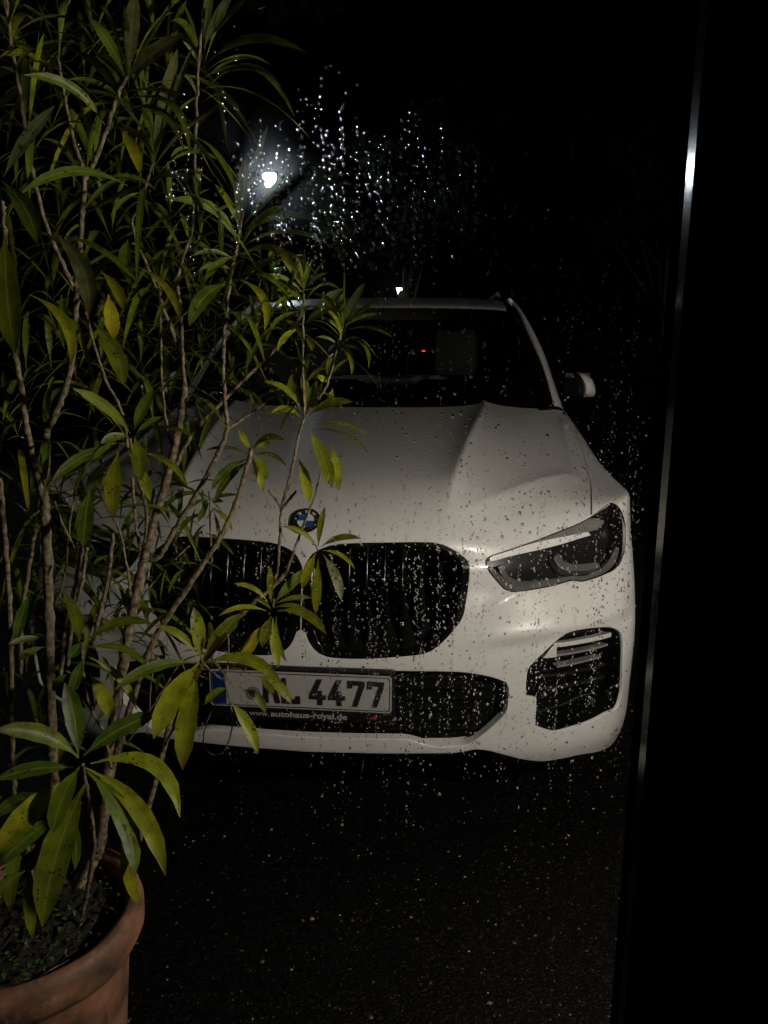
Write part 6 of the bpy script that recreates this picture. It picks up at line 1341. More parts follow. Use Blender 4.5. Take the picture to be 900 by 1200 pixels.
 ([-0.613,1.32,1.753],[-0.611,1.279,1.805],[-0.61,1.238,1.832],[-0.25,0.73,0.64],0.0137,2),
 ([-0.613,1.32,1.748],[-0.584,1.373,1.806],[-0.556,1.426,1.793],[-0.63,-0.27,0.73],0.0109,0),
 ([-0.613,1.32,1.743],[-0.687,1.308,1.789],[-0.762,1.296,1.764],[0.41,-0.04,0.91],0.0144,4),
 ([-0.613,1.32,1.738],[-0.546,1.3,1.763],[-0.479,1.28,1.738],[-0.28,-0.16,0.95],0.0136,0),
 ([-0.613,1.32,1.733],[-0.634,1.377,1.767],[-0.655,1.433,1.724],[-0.3,-0.43,0.85],0.012,4),
 ([-0.613,1.32,1.728],[-0.659,1.249,1.718],[-0.704,1.178,1.658],[0.01,-0.25,0.97],0.0122,1),
 ([-0.613,1.32,1.723],[-0.552,1.357,1.713],[-0.491,1.393,1.661],[0.21,0.06,0.97],0.0131,1),
 ([-0.613,1.32,1.718],[-0.691,1.373,1.703],[-0.769,1.427,1.628],[-0.02,0.38,0.92],0.0096,1),
 ([-0.725,1.36,1.912],[-0.709,1.362,1.979],[-0.693,1.364,2.028],[-0.87,-0.44,0.23],0.0117,0),
 ([-0.725,1.36,1.907],[-0.755,1.383,1.983],[-0.785,1.407,2.011],[0.72,-0.48,0.51],0.0118,2),
 ([-0.725,1.36,1.902],[-0.725,1.316,1.956],[-0.726,1.272,1.974],[-0.32,0.68,0.66],0.0125,4),
 ([-0.725,1.36,1.897],[-0.699,1.392,1.938],[-0.673,1.424,1.955],[-0.17,-0.67,0.72],0.0109,2),
 ([-0.725,1.36,1.892],[-0.771,1.343,1.936],[-0.818,1.326,1.928],[0.38,0.5,0.78],0.0112,2),
 ([-0.725,1.36,1.887],[-0.666,1.334,1.941],[-0.607,1.308,1.916],[-0.6,-0.19,0.77],0.0122,1),
 ([-0.725,1.36,1.882],[-0.736,1.441,1.926],[-0.748,1.522,1.879],[0.08,-0.31,0.95],0.01,1),
 ([-0.725,1.36,1.877],[-0.776,1.283,1.907],[-0.827,1.207,1.893],[0.38,0.02,0.92],0.01,1),
 ([-0.725,1.36,1.872],[-0.628,1.377,1.891],[-0.531,1.394,1.848],[-0.15,0.35,0.92],0.0113,0),
 ([-0.725,1.36,1.867],[-0.797,1.375,1.848],[-0.87,1.389,1.76],[-0.26,0.43,0.86],0.0123,4),
 ([-0.725,1.36,1.862],[-0.714,1.287,1.855],[-0.704,1.214,1.758],[0.12,-0.25,0.96],0.0103,4),
 ([-0.615,1.36,1.973],[-0.614,1.369,2.058],[-0.614,1.377,2.091],[0.35,-0.93,0.11],0.0129,4),
 ([-0.615,1.36,1.968],[-0.63,1.344,2.042],[-0.645,1.328,2.071],[0.71,0.62,0.34],0.0103,1),
 ([-0.615,1.36,1.963],[-0.576,1.353,2.023],[-0.537,1.346,2.029],[-0.78,-0.05,0.63],0.0113,2),
 ([-0.615,1.36,1.958],[-0.668,1.405,2.009],[-0.721,1.451,1.993],[0.37,-0.29,0.88],0.0132,1),
 ([-0.615,1.36,1.953],[-0.594,1.295,2.012],[-0.574,1.229,2.022],[0.01,0.6,0.8],0.0102,1),
 ([-0.615,1.36,1.948],[-0.594,1.413,1.985],[-0.573,1.467,1.962],[-0.49,-0.22,0.85],0.0131,4),
 ([-0.615,1.36,1.943],[-0.675,1.362,1.965],[-0.736,1.364,1.951],[0.25,0.02,0.97],0.0117,2),
 ([-0.615,1.36,1.938],[-0.54,1.315,1.951],[-0.465,1.27,1.87],[0.16,0.2,0.97],0.0124,1),
 ([-0.615,1.36,1.933],[-0.624,1.455,1.941],[-0.633,1.549,1.887],[-0.2,-0.01,0.98],0.0106,1),
 ([-0.615,1.36,1.928],[-0.648,1.266,1.946],[-0.681,1.172,1.87],[0.27,-0.05,0.96],0.0097,1),
 ([-0.615,1.36,1.923],[-0.525,1.384,1.896],[-0.435,1.407,1.756],[0.45,-0.14,0.88],0.0112,2),
 ([-0.798,1.32,1.232],[-0.805,1.311,1.273],[-0.812,1.303,1.29],[0.77,0.56,0.3],0.0104,1),
 ([-0.798,1.32,1.222],[-0.755,1.327,1.264],[-0.713,1.334,1.274],[-0.53,-0.42,0.74],0.0112,1),
 ([-0.798,1.32,1.212],[-0.848,1.337,1.241],[-0.899,1.353,1.25],[0.44,0.01,0.9],0.0134,2),
 ([-0.798,1.32,1.202],[-0.781,1.268,1.24],[-0.765,1.215,1.225],[-0.18,0.42,0.89],0.0142,0),
 ([-0.798,1.32,1.192],[-0.768,1.386,1.202],[-0.739,1.451,1.123],[0.24,-0.04,0.97],0.0128,1),
 ([-0.798,1.32,1.182],[-0.849,1.306,1.182],[-0.899,1.292,1.153],[-0.15,0.28,0.95],0.0137,0),
 ([-0.742,1.2,1.368],[-0.749,1.217,1.413],[-0.755,1.234,1.43],[0.04,-0.91,0.42],0.0098,1),
 ([-0.742,1.2,1.358],[-0.762,1.182,1.413],[-0.781,1.164,1.442],[0.71,0.52,0.47],0.0116,2),
 ([-0.742,1.2,1.348],[-0.692,1.2,1.387],[-0.641,1.199,1.37],[-0.46,0.3,0.84],0.0101,2),
 ([-0.742,1.2,1.338],[-0.801,1.213,1.366],[-0.86,1.226,1.327],[0.24,-0.09,0.97],0.0118,1),
 ([-0.742,1.2,1.328],[-0.722,1.15,1.327],[-0.703,1.1,1.272],[-0.24,-0.27,0.93],0.0104,1),
 ([-0.742,1.2,1.318],[-0.733,1.259,1.3],[-0.724,1.317,1.194],[0.48,0.35,0.81],0.0111,0),
 ([-0.513,1.42,1.964],[-0.509,1.426,2.015],[-0.505,1.431,2.05],[-0.48,-0.86,0.14],0.0096,2),
 ([-0.513,1.42,1.956],[-0.545,1.425,2.011],[-0.578,1.431,2.036],[0.83,0.1,0.55],0.0128,1),
 ([-0.513,1.42,1.947],[-0.484,1.39,1.992],[-0.454,1.36,2.017],[-0.21,0.71,0.67],0.0125,0),
 ([-0.513,1.42,1.939],[-0.532,1.467,1.985],[-0.551,1.514,1.971],[0.56,-0.33,0.76],0.0133,0),
 ([-0.513,1.42,1.931],[-0.541,1.363,1.932],[-0.569,1.306,1.897],[-0.06,-0.05,1.0],0.0123,1),
 ([-0.513,1.42,1.922],[-0.441,1.454,1.912],[-0.37,1.488,1.815],[0.07,0.47,0.88],0.0136,1),
 ([-0.513,1.42,1.914],[-0.571,1.474,1.901],[-0.628,1.529,1.832],[-0.43,-0.11,0.9],0.0125,1),
 ([-0.445,1.46,1.631],[-0.444,1.46,1.68],[-0.444,1.459,1.703],[0.02,1.0,0.01],0.0124,1),
 ([-0.445,1.46,1.623],[-0.452,1.484,1.663],[-0.46,1.508,1.673],[0.28,-0.74,0.61],0.0112,0),
 ([-0.445,1.46,1.615],[-0.465,1.421,1.644],[-0.486,1.381,1.65],[-0.08,0.56,0.83],0.0134,0),
 ([-0.445,1.46,1.606],[-0.41,1.48,1.637],[-0.375,1.501,1.627],[-0.27,-0.48,0.84],0.0111,1),
 ([-0.445,1.46,1.598],[-0.506,1.488,1.622],[-0.567,1.517,1.585],[0.21,-0.01,0.98],0.0097,1),
 ([-0.445,1.46,1.59],[-0.432,1.406,1.583],[-0.42,1.351,1.545],[-0.35,-0.28,0.9],0.0136,2),
 ([-0.445,1.46,1.581],[-0.41,1.516,1.584],[-0.376,1.572,1.52],[-0.32,0.3,0.9],0.0098,2),
 ([-0.884,1.34,0.758],[-0.885,1.34,0.81],[-0.885,1.34,0.837],[-0.09,1.0,-0.01],0.0122,1),
 ([-0.884,1.34,0.748],[-0.878,1.369,0.787],[-0.872,1.399,0.811],[-0.47,-0.64,0.62],0.0104,2),
 ([-0.884,1.34,0.738],[-0.906,1.307,0.776],[-0.929,1.274,0.769],[0.66,0.19,0.72],0.0121,1),
 ([-0.884,1.34,0.728],[-0.825,1.341,0.742],[-0.766,1.341,0.731],[-0.16,0.34,0.93],0.0135,0),
 ([-0.884,1.34,0.718],[-0.934,1.382,0.713],[-0.984,1.424,0.63],[-0.34,-0.01,0.94],0.0104,2),
 ([-0.884,1.34,0.708],[-0.89,1.276,0.677],[-0.897,1.213,0.609],[-0.28,-0.46,0.84],0.0098,1),
 ([-0.747,1.45,1.869],[-0.747,1.46,1.932],[-0.747,1.47,1.963],[0.04,-0.98,0.18],0.0097,1),
 ([-0.747,1.45,1.863],[-0.78,1.428,1.928],[-0.812,1.405,1.944],[0.48,0.66,0.58],0.011,1),
 ([-0.747,1.45,1.857],[-0.708,1.439,1.904],[-0.668,1.429,1.926],[-0.73,-0.13,0.67],0.0133,0),
 ([-0.747,1.45,1.851],[-0.776,1.489,1.89],[-0.805,1.527,1.897],[0.22,-0.53,0.82],0.0117,1),
 ([-0.747,1.45,1.844],[-0.752,1.379,1.867],[-0.757,1.307,1.853],[-0.34,0.23,0.91],0.0118,0),
 ([-0.747,1.45,1.838],[-0.696,1.5,1.863],[-0.645,1.55,1.81],[-0.15,-0.07,0.99],0.0115,1),
 ([-0.747,1.45,1.832],[-0.819,1.436,1.861],[-0.891,1.422,1.84],[0.2,0.33,0.92],0.0117,1),
 ([-0.747,1.45,1.826],[-0.702,1.398,1.823],[-0.657,1.346,1.755],[-0.06,-0.28,0.96],0.0118,2),
 ([-0.747,1.45,1.819],[-0.774,1.509,1.812],[-0.8,1.569,1.722],[0.27,0.4,0.88],0.0109,2),
 ([-0.691,1.48,1.947],[-0.687,1.482,2.003],[-0.683,1.484,2.027],[-0.87,-0.48,0.1],0.0101,1),
 ([-0.692,1.48,1.941],[-0.682,1.458,2.012],[-0.673,1.436,2.039],[-0.1,0.93,0.35],0.0131,0),
 ([-0.692,1.48,1.935],[-0.66,1.498,1.979],[-0.628,1.516,2.006],[-0.77,-0.05,0.64],0.013,0),
 ([-0.693,1.48,1.929],[-0.736,1.487,1.973],[-0.78,1.494,1.998],[0.58,-0.42,0.7],0.0125,1),
 ([-0.693,1.48,1.922],[-0.646,1.439,1.959],[-0.599,1.399,1.97],[-0.31,0.34,0.89],0.0133,1),
 ([-0.694,1.48,1.916],[-0.674,1.562,1.942],[-0.655,1.644,1.887],[0.08,-0.16,0.98],0.0103,1),
 ([-0.695,1.48,1.91],[-0.738,1.418,1.924],[-0.782,1.357,1.884],[0.38,-0.19,0.91],0.0121,2),
 ([-0.695,1.48,1.904],[-0.623,1.474,1.897],[-0.551,1.469,1.852],[0.16,-0.09,0.98],0.0096,1),
 ([-0.696,1.48,1.897],[-0.766,1.504,1.879],[-0.836,1.528,1.825],[-0.38,-0.23,0.9],0.0125,1),
 ([-0.81,1.42,1.735],[-0.798,1.407,1.783],[-0.786,1.394,1.813],[-0.86,0.38,0.35],0.0098,0),
 ([-0.81,1.42,1.728],[-0.807,1.454,1.787],[-0.804,1.487,1.827],[-0.07,-0.84,0.53],0.0117,0),
 ([-0.81,1.42,1.722],[-0.843,1.408,1.795],[-0.877,1.396,1.814],[0.67,0.57,0.48],0.0098,0),
 ([-0.81,1.42,1.716],[-0.747,1.416,1.766],[-0.685,1.412,1.772],[-0.48,0.41,0.77],0.0127,1),
 ([-0.81,1.42,1.71],[-0.841,1.463,1.749],[-0.873,1.505,1.724],[0.59,-0.07,0.8],0.0096,2),
 ([-0.81,1.42,1.703],[-0.804,1.367,1.738],[-0.798,1.315,1.723],[0.12,0.45,0.88],0.0141,1),
 ([-0.81,1.42,1.697],[-0.736,1.464,1.7],[-0.662,1.508,1.635],[0.1,0.02,1.0],0.0127,1),
 ([-0.81,1.42,1.691],[-0.871,1.434,1.679],[-0.933,1.448,1.627],[-0.26,0.13,0.96],0.0132,0),
 ([-0.81,1.42,1.685],[-0.741,1.389,1.689],[-0.673,1.358,1.59],[0.25,0.23,0.94],0.013,1),
 ([-0.63,1.46,1.783],[-0.643,1.459,1.855],[-0.656,1.458,1.907],[0.98,0.05,0.19],0.014,0),
 ([-0.63,1.46,1.776],[-0.608,1.449,1.845],[-0.585,1.438,1.874],[-0.73,0.57,0.38],0.0099,1),
 ([-0.63,1.46,1.77],[-0.654,1.509,1.821],[-0.677,1.558,1.818],[0.11,-0.59,0.8],0.01,2),
 ([-0.63,1.46,1.764],[-0.66,1.42,1.825],[-0.69,1.381,1.833],[0.71,0.29,0.65],0.0136,2),
 ([-0.63,1.46,1.758],[-0.588,1.485,1.79],[-0.546,1.51,1.793],[-0.27,-0.47,0.84],0.0115,0),
 ([-0.63,1.46,1.751],[-0.69,1.486,1.773],[-0.749,1.511,1.744],[0.31,0.26,0.92],0.0123,1),
 ([-0.63,1.46,1.745],[-0.602,1.378,1.778],[-0.574,1.297,1.745],[0.16,0.31,0.94],0.0145,1),
 ([-0.63,1.46,1.739],[-0.598,1.536,1.727],[-0.565,1.613,1.634],[-0.26,0.39,0.89],0.01,1),
 ([-0.63,1.46,1.733],[-0.696,1.399,1.709],[-0.762,1.337,1.554],[-0.13,-0.47,0.87],0.0108,1),
 ([-0.743,1.44,1.693],[-0.74,1.436,1.75],[-0.736,1.431,1.777],[-0.19,0.98,0.1],0.0108,1),
 ([-0.743,1.44,1.686],[-0.74,1.466,1.745],[-0.738,1.493,1.76],[0.08,-0.87,0.48],0.0117,1),
 ([-0.743,1.44,1.68],[-0.771,1.418,1.75],[-0.799,1.396,1.761],[0.78,0.36,0.52],0.0098,1),
 ([-0.743,1.44,1.674],[-0.682,1.43,1.71],[-0.62,1.42,1.693],[-0.4,-0.11,0.91],0.01,2),
 ([-0.743,1.44,1.668],[-0.796,1.466,1.707],[-0.849,1.493,1.691],[0.54,0.17,0.83],0.0137,1),
 ([-0.743,1.44,1.661],[-0.733,1.39,1.691],[-0.722,1.34,1.667],[0.22,0.41,0.88],0.0111,2),
 ([-0.743,1.44,1.655],[-0.695,1.487,1.656],[-0.646,1.535,1.576],[0.4,-0.18,0.9],0.0116,0),
 ([-0.743,1.44,1.649],[-0.803,1.433,1.646],[-0.864,1.425,1.594],[-0.18,0.17,0.97],0.0095,1),
 ([-0.743,1.44,1.643],[-0.694,1.4,1.648],[-0.644,1.36,1.571],[-0.11,-0.29,0.95],0.014,0),
 ([-0.59,1.5,1.653],[-0.596,1.497,1.707],[-0.602,1.495,1.744],[0.99,0.09,0.12],0.0136,1),
 ([-0.59,1.5,1.646],[-0.553,1.5,1.706],[-0.516,1.5,1.717],[-0.75,-0.3,0.59],0.0097,1),
 ([-0.59,1.5,1.64],[-0.627,1.526,1.679],[-0.663,1.552,1.68],[0.61,-0.08,0.79],0.0142,1),
 ([-0.59,1.5,1.634],[-0.599,1.434,1.677],[-0.608,1.367,1.662],[0.48,0.32,0.82],0.0103,1),
 ([-0.59,1.5,1.628],[-0.542,1.556,1.652],[-0.493,1.612,1.629],[-0.37,0.07,0.93],0.0112,0),
 ([-0.59,1.5,1.621],[-0.659,1.487,1.632],[-0.727,1.474,1.579],[-0.08,0.4,0.91],0.0141,1),
 ([-0.59,1.5,1.615],[-0.528,1.445,1.626],[-0.465,1.39,1.552],[0.13,0.1,0.99],0.0136,1),
 ([-0.59,1.5,1.609],[-0.616,1.557,1.613],[-0.641,1.614,1.576],[-0.04,0.02,1.0],0.0138,1),
 ([-0.59,1.5,1.603],[-0.632,1.43,1.566],[-0.674,1.361,1.473],[-0.32,-0.37,0.87],0.0111,0),
 ([-0.828,1.42,1.57],[-0.828,1.419,1.616],[-0.828,1.418,1.65],[-0.24,0.97,0.02],0.0132,1),
 ([-0.828,1.42,1.564],[-0.835,1.407,1.622],[-0.841,1.394,1.647],[0.1,0.96,0.26],0.01,1),
 ([-0.828,1.42,1.558],[-0.795,1.416,1.608],[-0.762,1.412,1.613],[-0.7,0.36,0.61],0.0124,1),
 ([-0.828,1.42,1.552],[-0.857,1.453,1.607],[-0.885,1.487,1.609],[0.23,-0.7,0.67],0.0134,0),
 ([-0.828,1.42,1.545],[-0.811,1.376,1.581],[-0.795,1.331,1.59],[-0.35,0.44,0.82],0.0139,2),
 ([-0.828,1.42,1.539],[-0.793,1.464,1.564],[-0.758,1.509,1.553],[-0.18,-0.26,0.95],0.0138,1),
 ([-0.828,1.42,1.533],[-0.885,1.424,1.542],[-0.943,1.427,1.487],[-0.02,-0.03,1.0],0.0114,1),
 ([-0.828,1.42,1.527],[-0.777,1.393,1.523],[-0.725,1.367,1.48],[0.29,0.24,0.93],0.0115,1),
 ([-0.828,1.42,1.52],[-0.867,1.477,1.495],[-0.906,1.534,1.433],[-0.53,0.1,0.85],0.0097,1),
 ([-0.705,1.48,1.589],[-0.69,1.487,1.638],[-0.674,1.494,1.666],[-0.88,-0.3,0.37],0.0121,2),
 ([-0.705,1.48,1.583],[-0.741,1.493,1.631],[-0.777,1.506,1.648],[0.69,-0.24,0.69],0.0141,1),
 ([-0.705,1.48,1.577],[-0.708,1.455,1.63],[-0.71,1.43,1.643],[-0.28,0.84,0.46],0.0102,1),
 ([-0.705,1.48,1.57],[-0.693,1.525,1.605],[-0.68,1.571,1.612],[-0.1,-0.52,0.85],0.0118,0),
 ([-0.705,1.48,1.564],[-0.767,1.452,1.606],[-0.828,1.424,1.597],[0.43,0.11,0.9],0.01,2),
 ([-0.705,1.48,1.558],[-0.647,1.463,1.593],[-0.589,1.447,1.588],[-0.48,-0.26,0.84],0.0096,0),
 ([-0.705,1.48,1.552],[-0.72,1.562,1.589],[-0.734,1.643,1.521],[0.02,-0.24,0.97],0.0113,1),
 ([-0.705,1.48,1.545],[-0.713,1.401,1.553],[-0.72,1.323,1.529],[0.44,-0.01,0.9],0.0115,2),
 ([-0.705,1.48,1.539],[-0.64,1.493,1.54],[-0.574,1.506,1.483],[0.14,-0.14,0.98],0.0136,0),
 ([-0.652,1.5,1.509],[-0.648,1.499,1.556],[-0.645,1.499,1.586],[-0.99,-0.12,0.09],0.0139,0),
 ([-0.653,1.5,1.503],[-0.632,1.5,1.556],[-0.611,1.5,1.578],[-0.89,0.21,0.41],0.0095,1),
 ([-0.653,1.5,1.497],[-0.676,1.511,1.547],[-0.698,1.522,1.56],[0.87,-0.09,0.49],0.0108,1),
 ([-0.654,1.5,1.491],[-0.627,1.452,1.53],[-0.6,1.405,1.525],[-0.02,0.53,0.85],0.0136,1),
 ([-0.655,1.5,1.485],[-0.621,1.535,1.516],[-0.587,1.569,1.504],[-0.19,-0.41,0.89],0.0139,0),
 ([-0.655,1.5,1.478],[-0.705,1.497,1.51],[-0.755,1.494,1.507],[0.45,-0.12,0.88],0.0121,1),
 ([-0.656,1.5,1.472],[-0.601,1.482,1.484],[-0.546,1.464,1.439],[-0.01,0.13,0.99],0.0137,1),
 ([-0.656,1.5,1.466],[-0.693,1.555,1.482],[-0.73,1.61,1.452],[0.12,-0.08,0.99],0.0125,0),
 ([-0.657,1.5,1.46],[-0.672,1.437,1.44],[-0.687,1.375,1.334],[0.17,-0.49,0.86],0.0096,0),
 ([-0.775,1.42,1.429],[-0.777,1.425,1.491],[-0.778,1.429,1.526],[0.67,-0.74,0.08],0.0143,2),
 ([-0.775,1.42,1.423],[-0.788,1.407,1.467],[-0.8,1.393,1.49],[0.29,0.87,0.4],0.0114,0),
 ([-0.775,1.42,1.417],[-0.734,1.427,1.452],[-0.694,1.434,1.465],[-0.61,0.09,0.79],0.0121,1),
 ([-0.775,1.42,1.411],[-0.822,1.43,1.447],[-0.869,1.439,1.453],[0.55,0.07,0.83],0.012,1),
 ([-0.775,1.42,1.404],[-0.769,1.355,1.434],[-0.764,1.291,1.397],[0.05,0.26,0.96],0.0117,2),
 ([-0.775,1.42,1.398],[-0.75,1.465,1.415],[-0.725,1.509,1.406],[-0.16,-0.18,0.97],0.0095,1),
 ([-0.775,1.42,1.392],[-0.835,1.403,1.406],[-0.896,1.387,1.368],[0.05,0.17,0.98],0.01,1),
 ([-0.775,1.42,1.386],[-0.705,1.401,1.371],[-0.636,1.383,1.317],[0.28,-0.0,0.96],0.0098,0),
 ([-0.775,1.42,1.379],[-0.814,1.466,1.371],[-0.854,1.512,1.288],[-0.05,0.34,0.94],0.0144,1),
 ([-0.586,1.52,1.443],[-0.584,1.509,1.484],[-0.582,1.498,1.509],[-0.38,0.88,0.29],0.0122,0),
 ([-0.587,1.52,1.435],[-0.575,1.534,1.479],[-0.563,1.547,1.498],[-0.79,-0.45,0.41],0.0134,0),
 ([-0.588,1.52,1.427],[-0.625,1.504,1.481],[-0.662,1.487,1.49],[0.69,0.27,0.67],0.012,1),
 ([-0.588,1.52,1.418],[-0.544,1.508,1.452],[-0.499,1.496,1.443],[-0.5,0.0,0.87],0.0114,1),
 ([-0.589,1.52,1.41],[-0.626,1.571,1.419],[-0.662,1.622,1.378],[0.07,0.05,1.0],0.0139,1),
 ([-0.59,1.52,1.402],[-0.612,1.471,1.409],[-0.635,1.422,1.355],[0.28,-0.17,0.94],0.0116,1),
 ([-0.591,1.52,1.394],[-0.542,1.549,1.384],[-0.493,1.579,1.346],[0.38,-0.2,0.9],0.0122,1),
 ([-0.504,1.52,1.501],[-0.505,1.516,1.544],[-0.506,1.511,1.565],[0.45,0.89,0.12],0.0126,0),
 ([-0.505,1.52,1.493],[-0.473,1.521,1.525],[-0.441,1.521,1.534],[-0.62,-0.2,0.76],0.0097,0),
 ([-0.506,1.52,1.485],[-0.526,1.553,1.522],[-0.546,1.586,1.528],[0.41,-0.47,0.78],0.0112,1),
 ([-0.506,1.52,1.477],[-0.493,1.465,1.499],[-0.479,1.411,1.467],[0.01,0.22,0.97],0.0114,1),
 ([-0.507,1.52,1.468],[-0.477,1.572,1.482],[-0.447,1.625,1.44],[0.25,-0.22,0.94],0.0098,1),
 ([-0.508,1.52,1.46],[-0.569,1.525,1.478],[-0.63,1.531,1.427],[0.09,-0.24,0.97],0.0138,1),
 ([-0.509,1.52,1.452],[-0.455,1.499,1.422],[-0.401,1.479,1.349],[0.38,-0.44,0.81],0.0096,1),
 ([-0.717,1.46,1.345],[-0.703,1.46,1.386],[-0.689,1.46,1.414],[-0.93,-0.16,0.34],0.0143,2),
 ([-0.717,1.46,1.338],[-0.74,1.475,1.382],[-0.764,1.49,1.411],[0.73,-0.39,0.57],0.0122,0),
 ([-0.717,1.46,1.331],[-0.703,1.432,1.38],[-0.689,1.404,1.404],[-0.18,0.8,0.57],0.0144,0),
 ([-0.717,1.46,1.324],[-0.696,1.506,1.353],[-0.675,1.552,1.34],[-0.1,-0.37,0.92],0.0096,0),
 ([-0.717,1.46,1.317],[-0.772,1.438,1.34],[-0.828,1.416,1.323],[0.32,-0.13,0.94],0.0111,2),
 ([-0.717,1.46,1.31],[-0.663,1.42,1.332],[-0.61,1.38,1.277],[0.13,0.4,0.91],0.0124,0),
 ([-0.717,1.46,1.303],[-0.744,1.513,1.297],[-0.771,1.567,1.226],[-0.45,0.03,0.89],0.0118,0),
 ([-0.717,1.46,1.295],[-0.725,1.388,1.277],[-0.734,1.317,1.175],[-0.27,-0.35,0.9],0.0097,2),
 ([-0.856,1.42,1.315],[-0.85,1.43,1.357],[-0.844,1.441,1.389],[-0.76,-0.59,0.27],0.0124,1),
 ([-0.856,1.42,1.308],[-0.88,1.41,1.349],[-0.905,1.401,1.379],[0.85,-0.1,0.51],0.0123,0),
 ([-0.856,1.42,1.3],[-0.83,1.415,1.343],[-0.804,1.411,1.349],[-0.78,0.14,0.6],0.0101,1),
 ([-0.856,1.42,1.293],[-0.884,1.445,1.333],[-0.912,1.471,1.339],[0.57,-0.33,0.75],0.0145,1),
 ([-0.856,1.42,1.286],[-0.876,1.371,1.322],[-0.896,1.321,1.293],[0.39,0.28,0.88],0.0107,1),
 ([-0.856,1.42,1.279],[-0.806,1.466,1.278],[-0.755,1.512,1.237],[-0.14,0.31,0.94],0.0123,2),
 ([-0.856,1.42,1.272],[-0.918,1.421,1.264],[-0.98,1.421,1.175],[-0.31,0.09,0.95],0.0132,0),
 ([-0.856,1.42,1.265],[-0.816,1.358,1.256],[-0.775,1.296,1.154],[0.35,-0.1,0.93],0.0145,2),
 ([-0.582,1.48,1.887],[-0.573,1.48,1.954],[-0.564,1.479,1.997],[-0.93,0.34,0.15],0.0101,2),
 ([-0.582,1.48,1.881],[-0.608,1.501,1.951],[-0.633,1.523,1.997],[0.66,-0.59,0.46],0.0096,0),
 ([-0.582,1.48,1.875],[-0.573,1.453,1.927],[-0.563,1.425,1.948],[-0.66,0.57,0.49],0.012,1),
 ([-0.582,1.48,1.869],[-0.561,1.519,1.918],[-0.54,1.559,1.928],[-0.06,-0.71,0.71],0.0099,0),
 ([-0.582,1.48,1.862],[-0.632,1.468,1.908],[-0.682,1.457,1.893],[0.58,-0.03,0.82],0.0123,1),
 ([-0.582,1.48,1.856],[-0.515,1.446,1.867],[-0.448,1.413,1.829],[0.14,0.35,0.93],0.0132,1),
 ([-0.582,1.48,1.85],[-0.622,1.553,1.853],[-0.662,1.626,1.775],[0.23,0.25,0.94],0.0115,1),
 ([-0.582,1.48,1.844],[-0.587,1.397,1.854],[-0.592,1.315,1.799],[0.43,-0.02,0.9],0.0115,1),
 ([-0.582,1.48,1.837],[-0.497,1.52,1.848],[-0.412,1.559,1.744],[0.22,-0.32,0.92],0.0121,1),
 ([-0.553,1.5,1.714],[-0.552,1.499,1.766],[-0.552,1.498,1.806],[-0.34,0.94,0.02],0.0119,1),
 ([-0.553,1.5,1.707],[-0.564,1.48,1.782],[-0.574,1.459,1.804],[0.44,0.83,0.35],0.0113,1),
 ([-0.553,1.5,1.701],[-0.513,1.498,1.736],[-0.473,1.497,1.755],[-0.61,0.09,0.79],0.0122,0),
 ([-0.553,1.5,1.695],[-0.582,1.536,1.729],[-0.611,1.572,1.725],[0.47,-0.24,0.85],0.0112,2),
 ([-0.553,1.5,1.689],[-0.555,1.453,1.717],[-0.557,1.406,1.717],[-0.11,0.44,0.89],0.0129,1),
 ([-0.553,1.5,1.682],[-0.525,1.558,1.717],[-0.497,1.616,1.683],[0.07,-0.39,0.92],0.0135,1),
 ([-0.553,1.5,1.676],[-0.63,1.491,1.679],[-0.706,1.481,1.641],[-0.02,-0.24,0.97],0.0103,0),
 ([-0.553,1.5,1.67],[-0.499,1.452,1.678],[-0.446,1.403,1.64],[-0.21,-0.22,0.95],0.0098,1),
 ([-0.553,1.5,1.664],[-0.564,1.581,1.633],[-0.575,1.662,1.553],[-0.42,0.33,0.84],0.01,0),
 ([-0.43,1.5,1.477],[-0.405,1.494,1.519],[-0.38,1.487,1.542],[-0.61,0.6,0.52],0.01,0),
 ([-0.432,1.5,1.467],[-0.435,1.522,1.514],[-0.438,1.544,1.533],[0.53,-0.73,0.43],0.0111,1),
 ([-0.434,1.5,1.457],[-0.434,1.457,1.505],[-0.435,1.415,1.505],[0.33,0.63,0.7],0.0142,1),
 ([-0.436,1.499,1.447],[-0.399,1.529,1.469],[-0.362,1.56,1.462],[-0.48,0.1,0.87],0.0132,1),
 ([-0.438,1.499,1.438],[-0.498,1.499,1.458],[-0.558,1.498,1.443],[0.22,0.33,0.92],0.011,1),
 ([-0.44,1.499,1.428],[-0.41,1.464,1.406],[-0.381,1.429,1.331],[0.64,-0.09,0.76],0.0127,1),
 ([-0.71,1.44,2.031],[-0.712,1.422,2.082],[-0.714,1.404,2.112],[-0.15,0.92,0.36],0.013,2),
 ([-0.71,1.44,2.024],[-0.684,1.454,2.07],[-0.658,1.468,2.084],[-0.56,-0.57,0.6],0.0124,0),
 ([-0.71,1.44,2.018],[-0.754,1.449,2.055],[-0.798,1.459,2.064],[0.55,-0.12,0.83],0.0111,0),
 ([-0.71,1.44,2.012],[-0.673,1.402,2.079],[-0.636,1.363,2.094],[-0.34,0.66,0.67],0.0135,1),
 ([-0.71,1.44,2.006],[-0.716,1.495,2.032],[-0.721,1.55,2.033],[0.39,-0.3,0.87],0.012,2),
 ([-0.71,1.44,1.999],[-0.74,1.392,2.028],[-0.77,1.345,2.016],[0.04,0.39,0.92],0.011,1),
 ([-0.71,1.44,1.993],[-0.638,1.455,2.021],[-0.566,1.47,1.973],[-0.18,-0.14,0.97],0.012,0),
 ([-0.71,1.44,1.987],[-0.776,1.502,1.993],[-0.841,1.564,1.959],[0.08,0.08,0.99],0.0098,1),
 ([-0.71,1.44,1.981],[-0.708,1.379,1.951],[-0.705,1.318,1.877],[0.1,-0.5,0.86],0.0095,0),
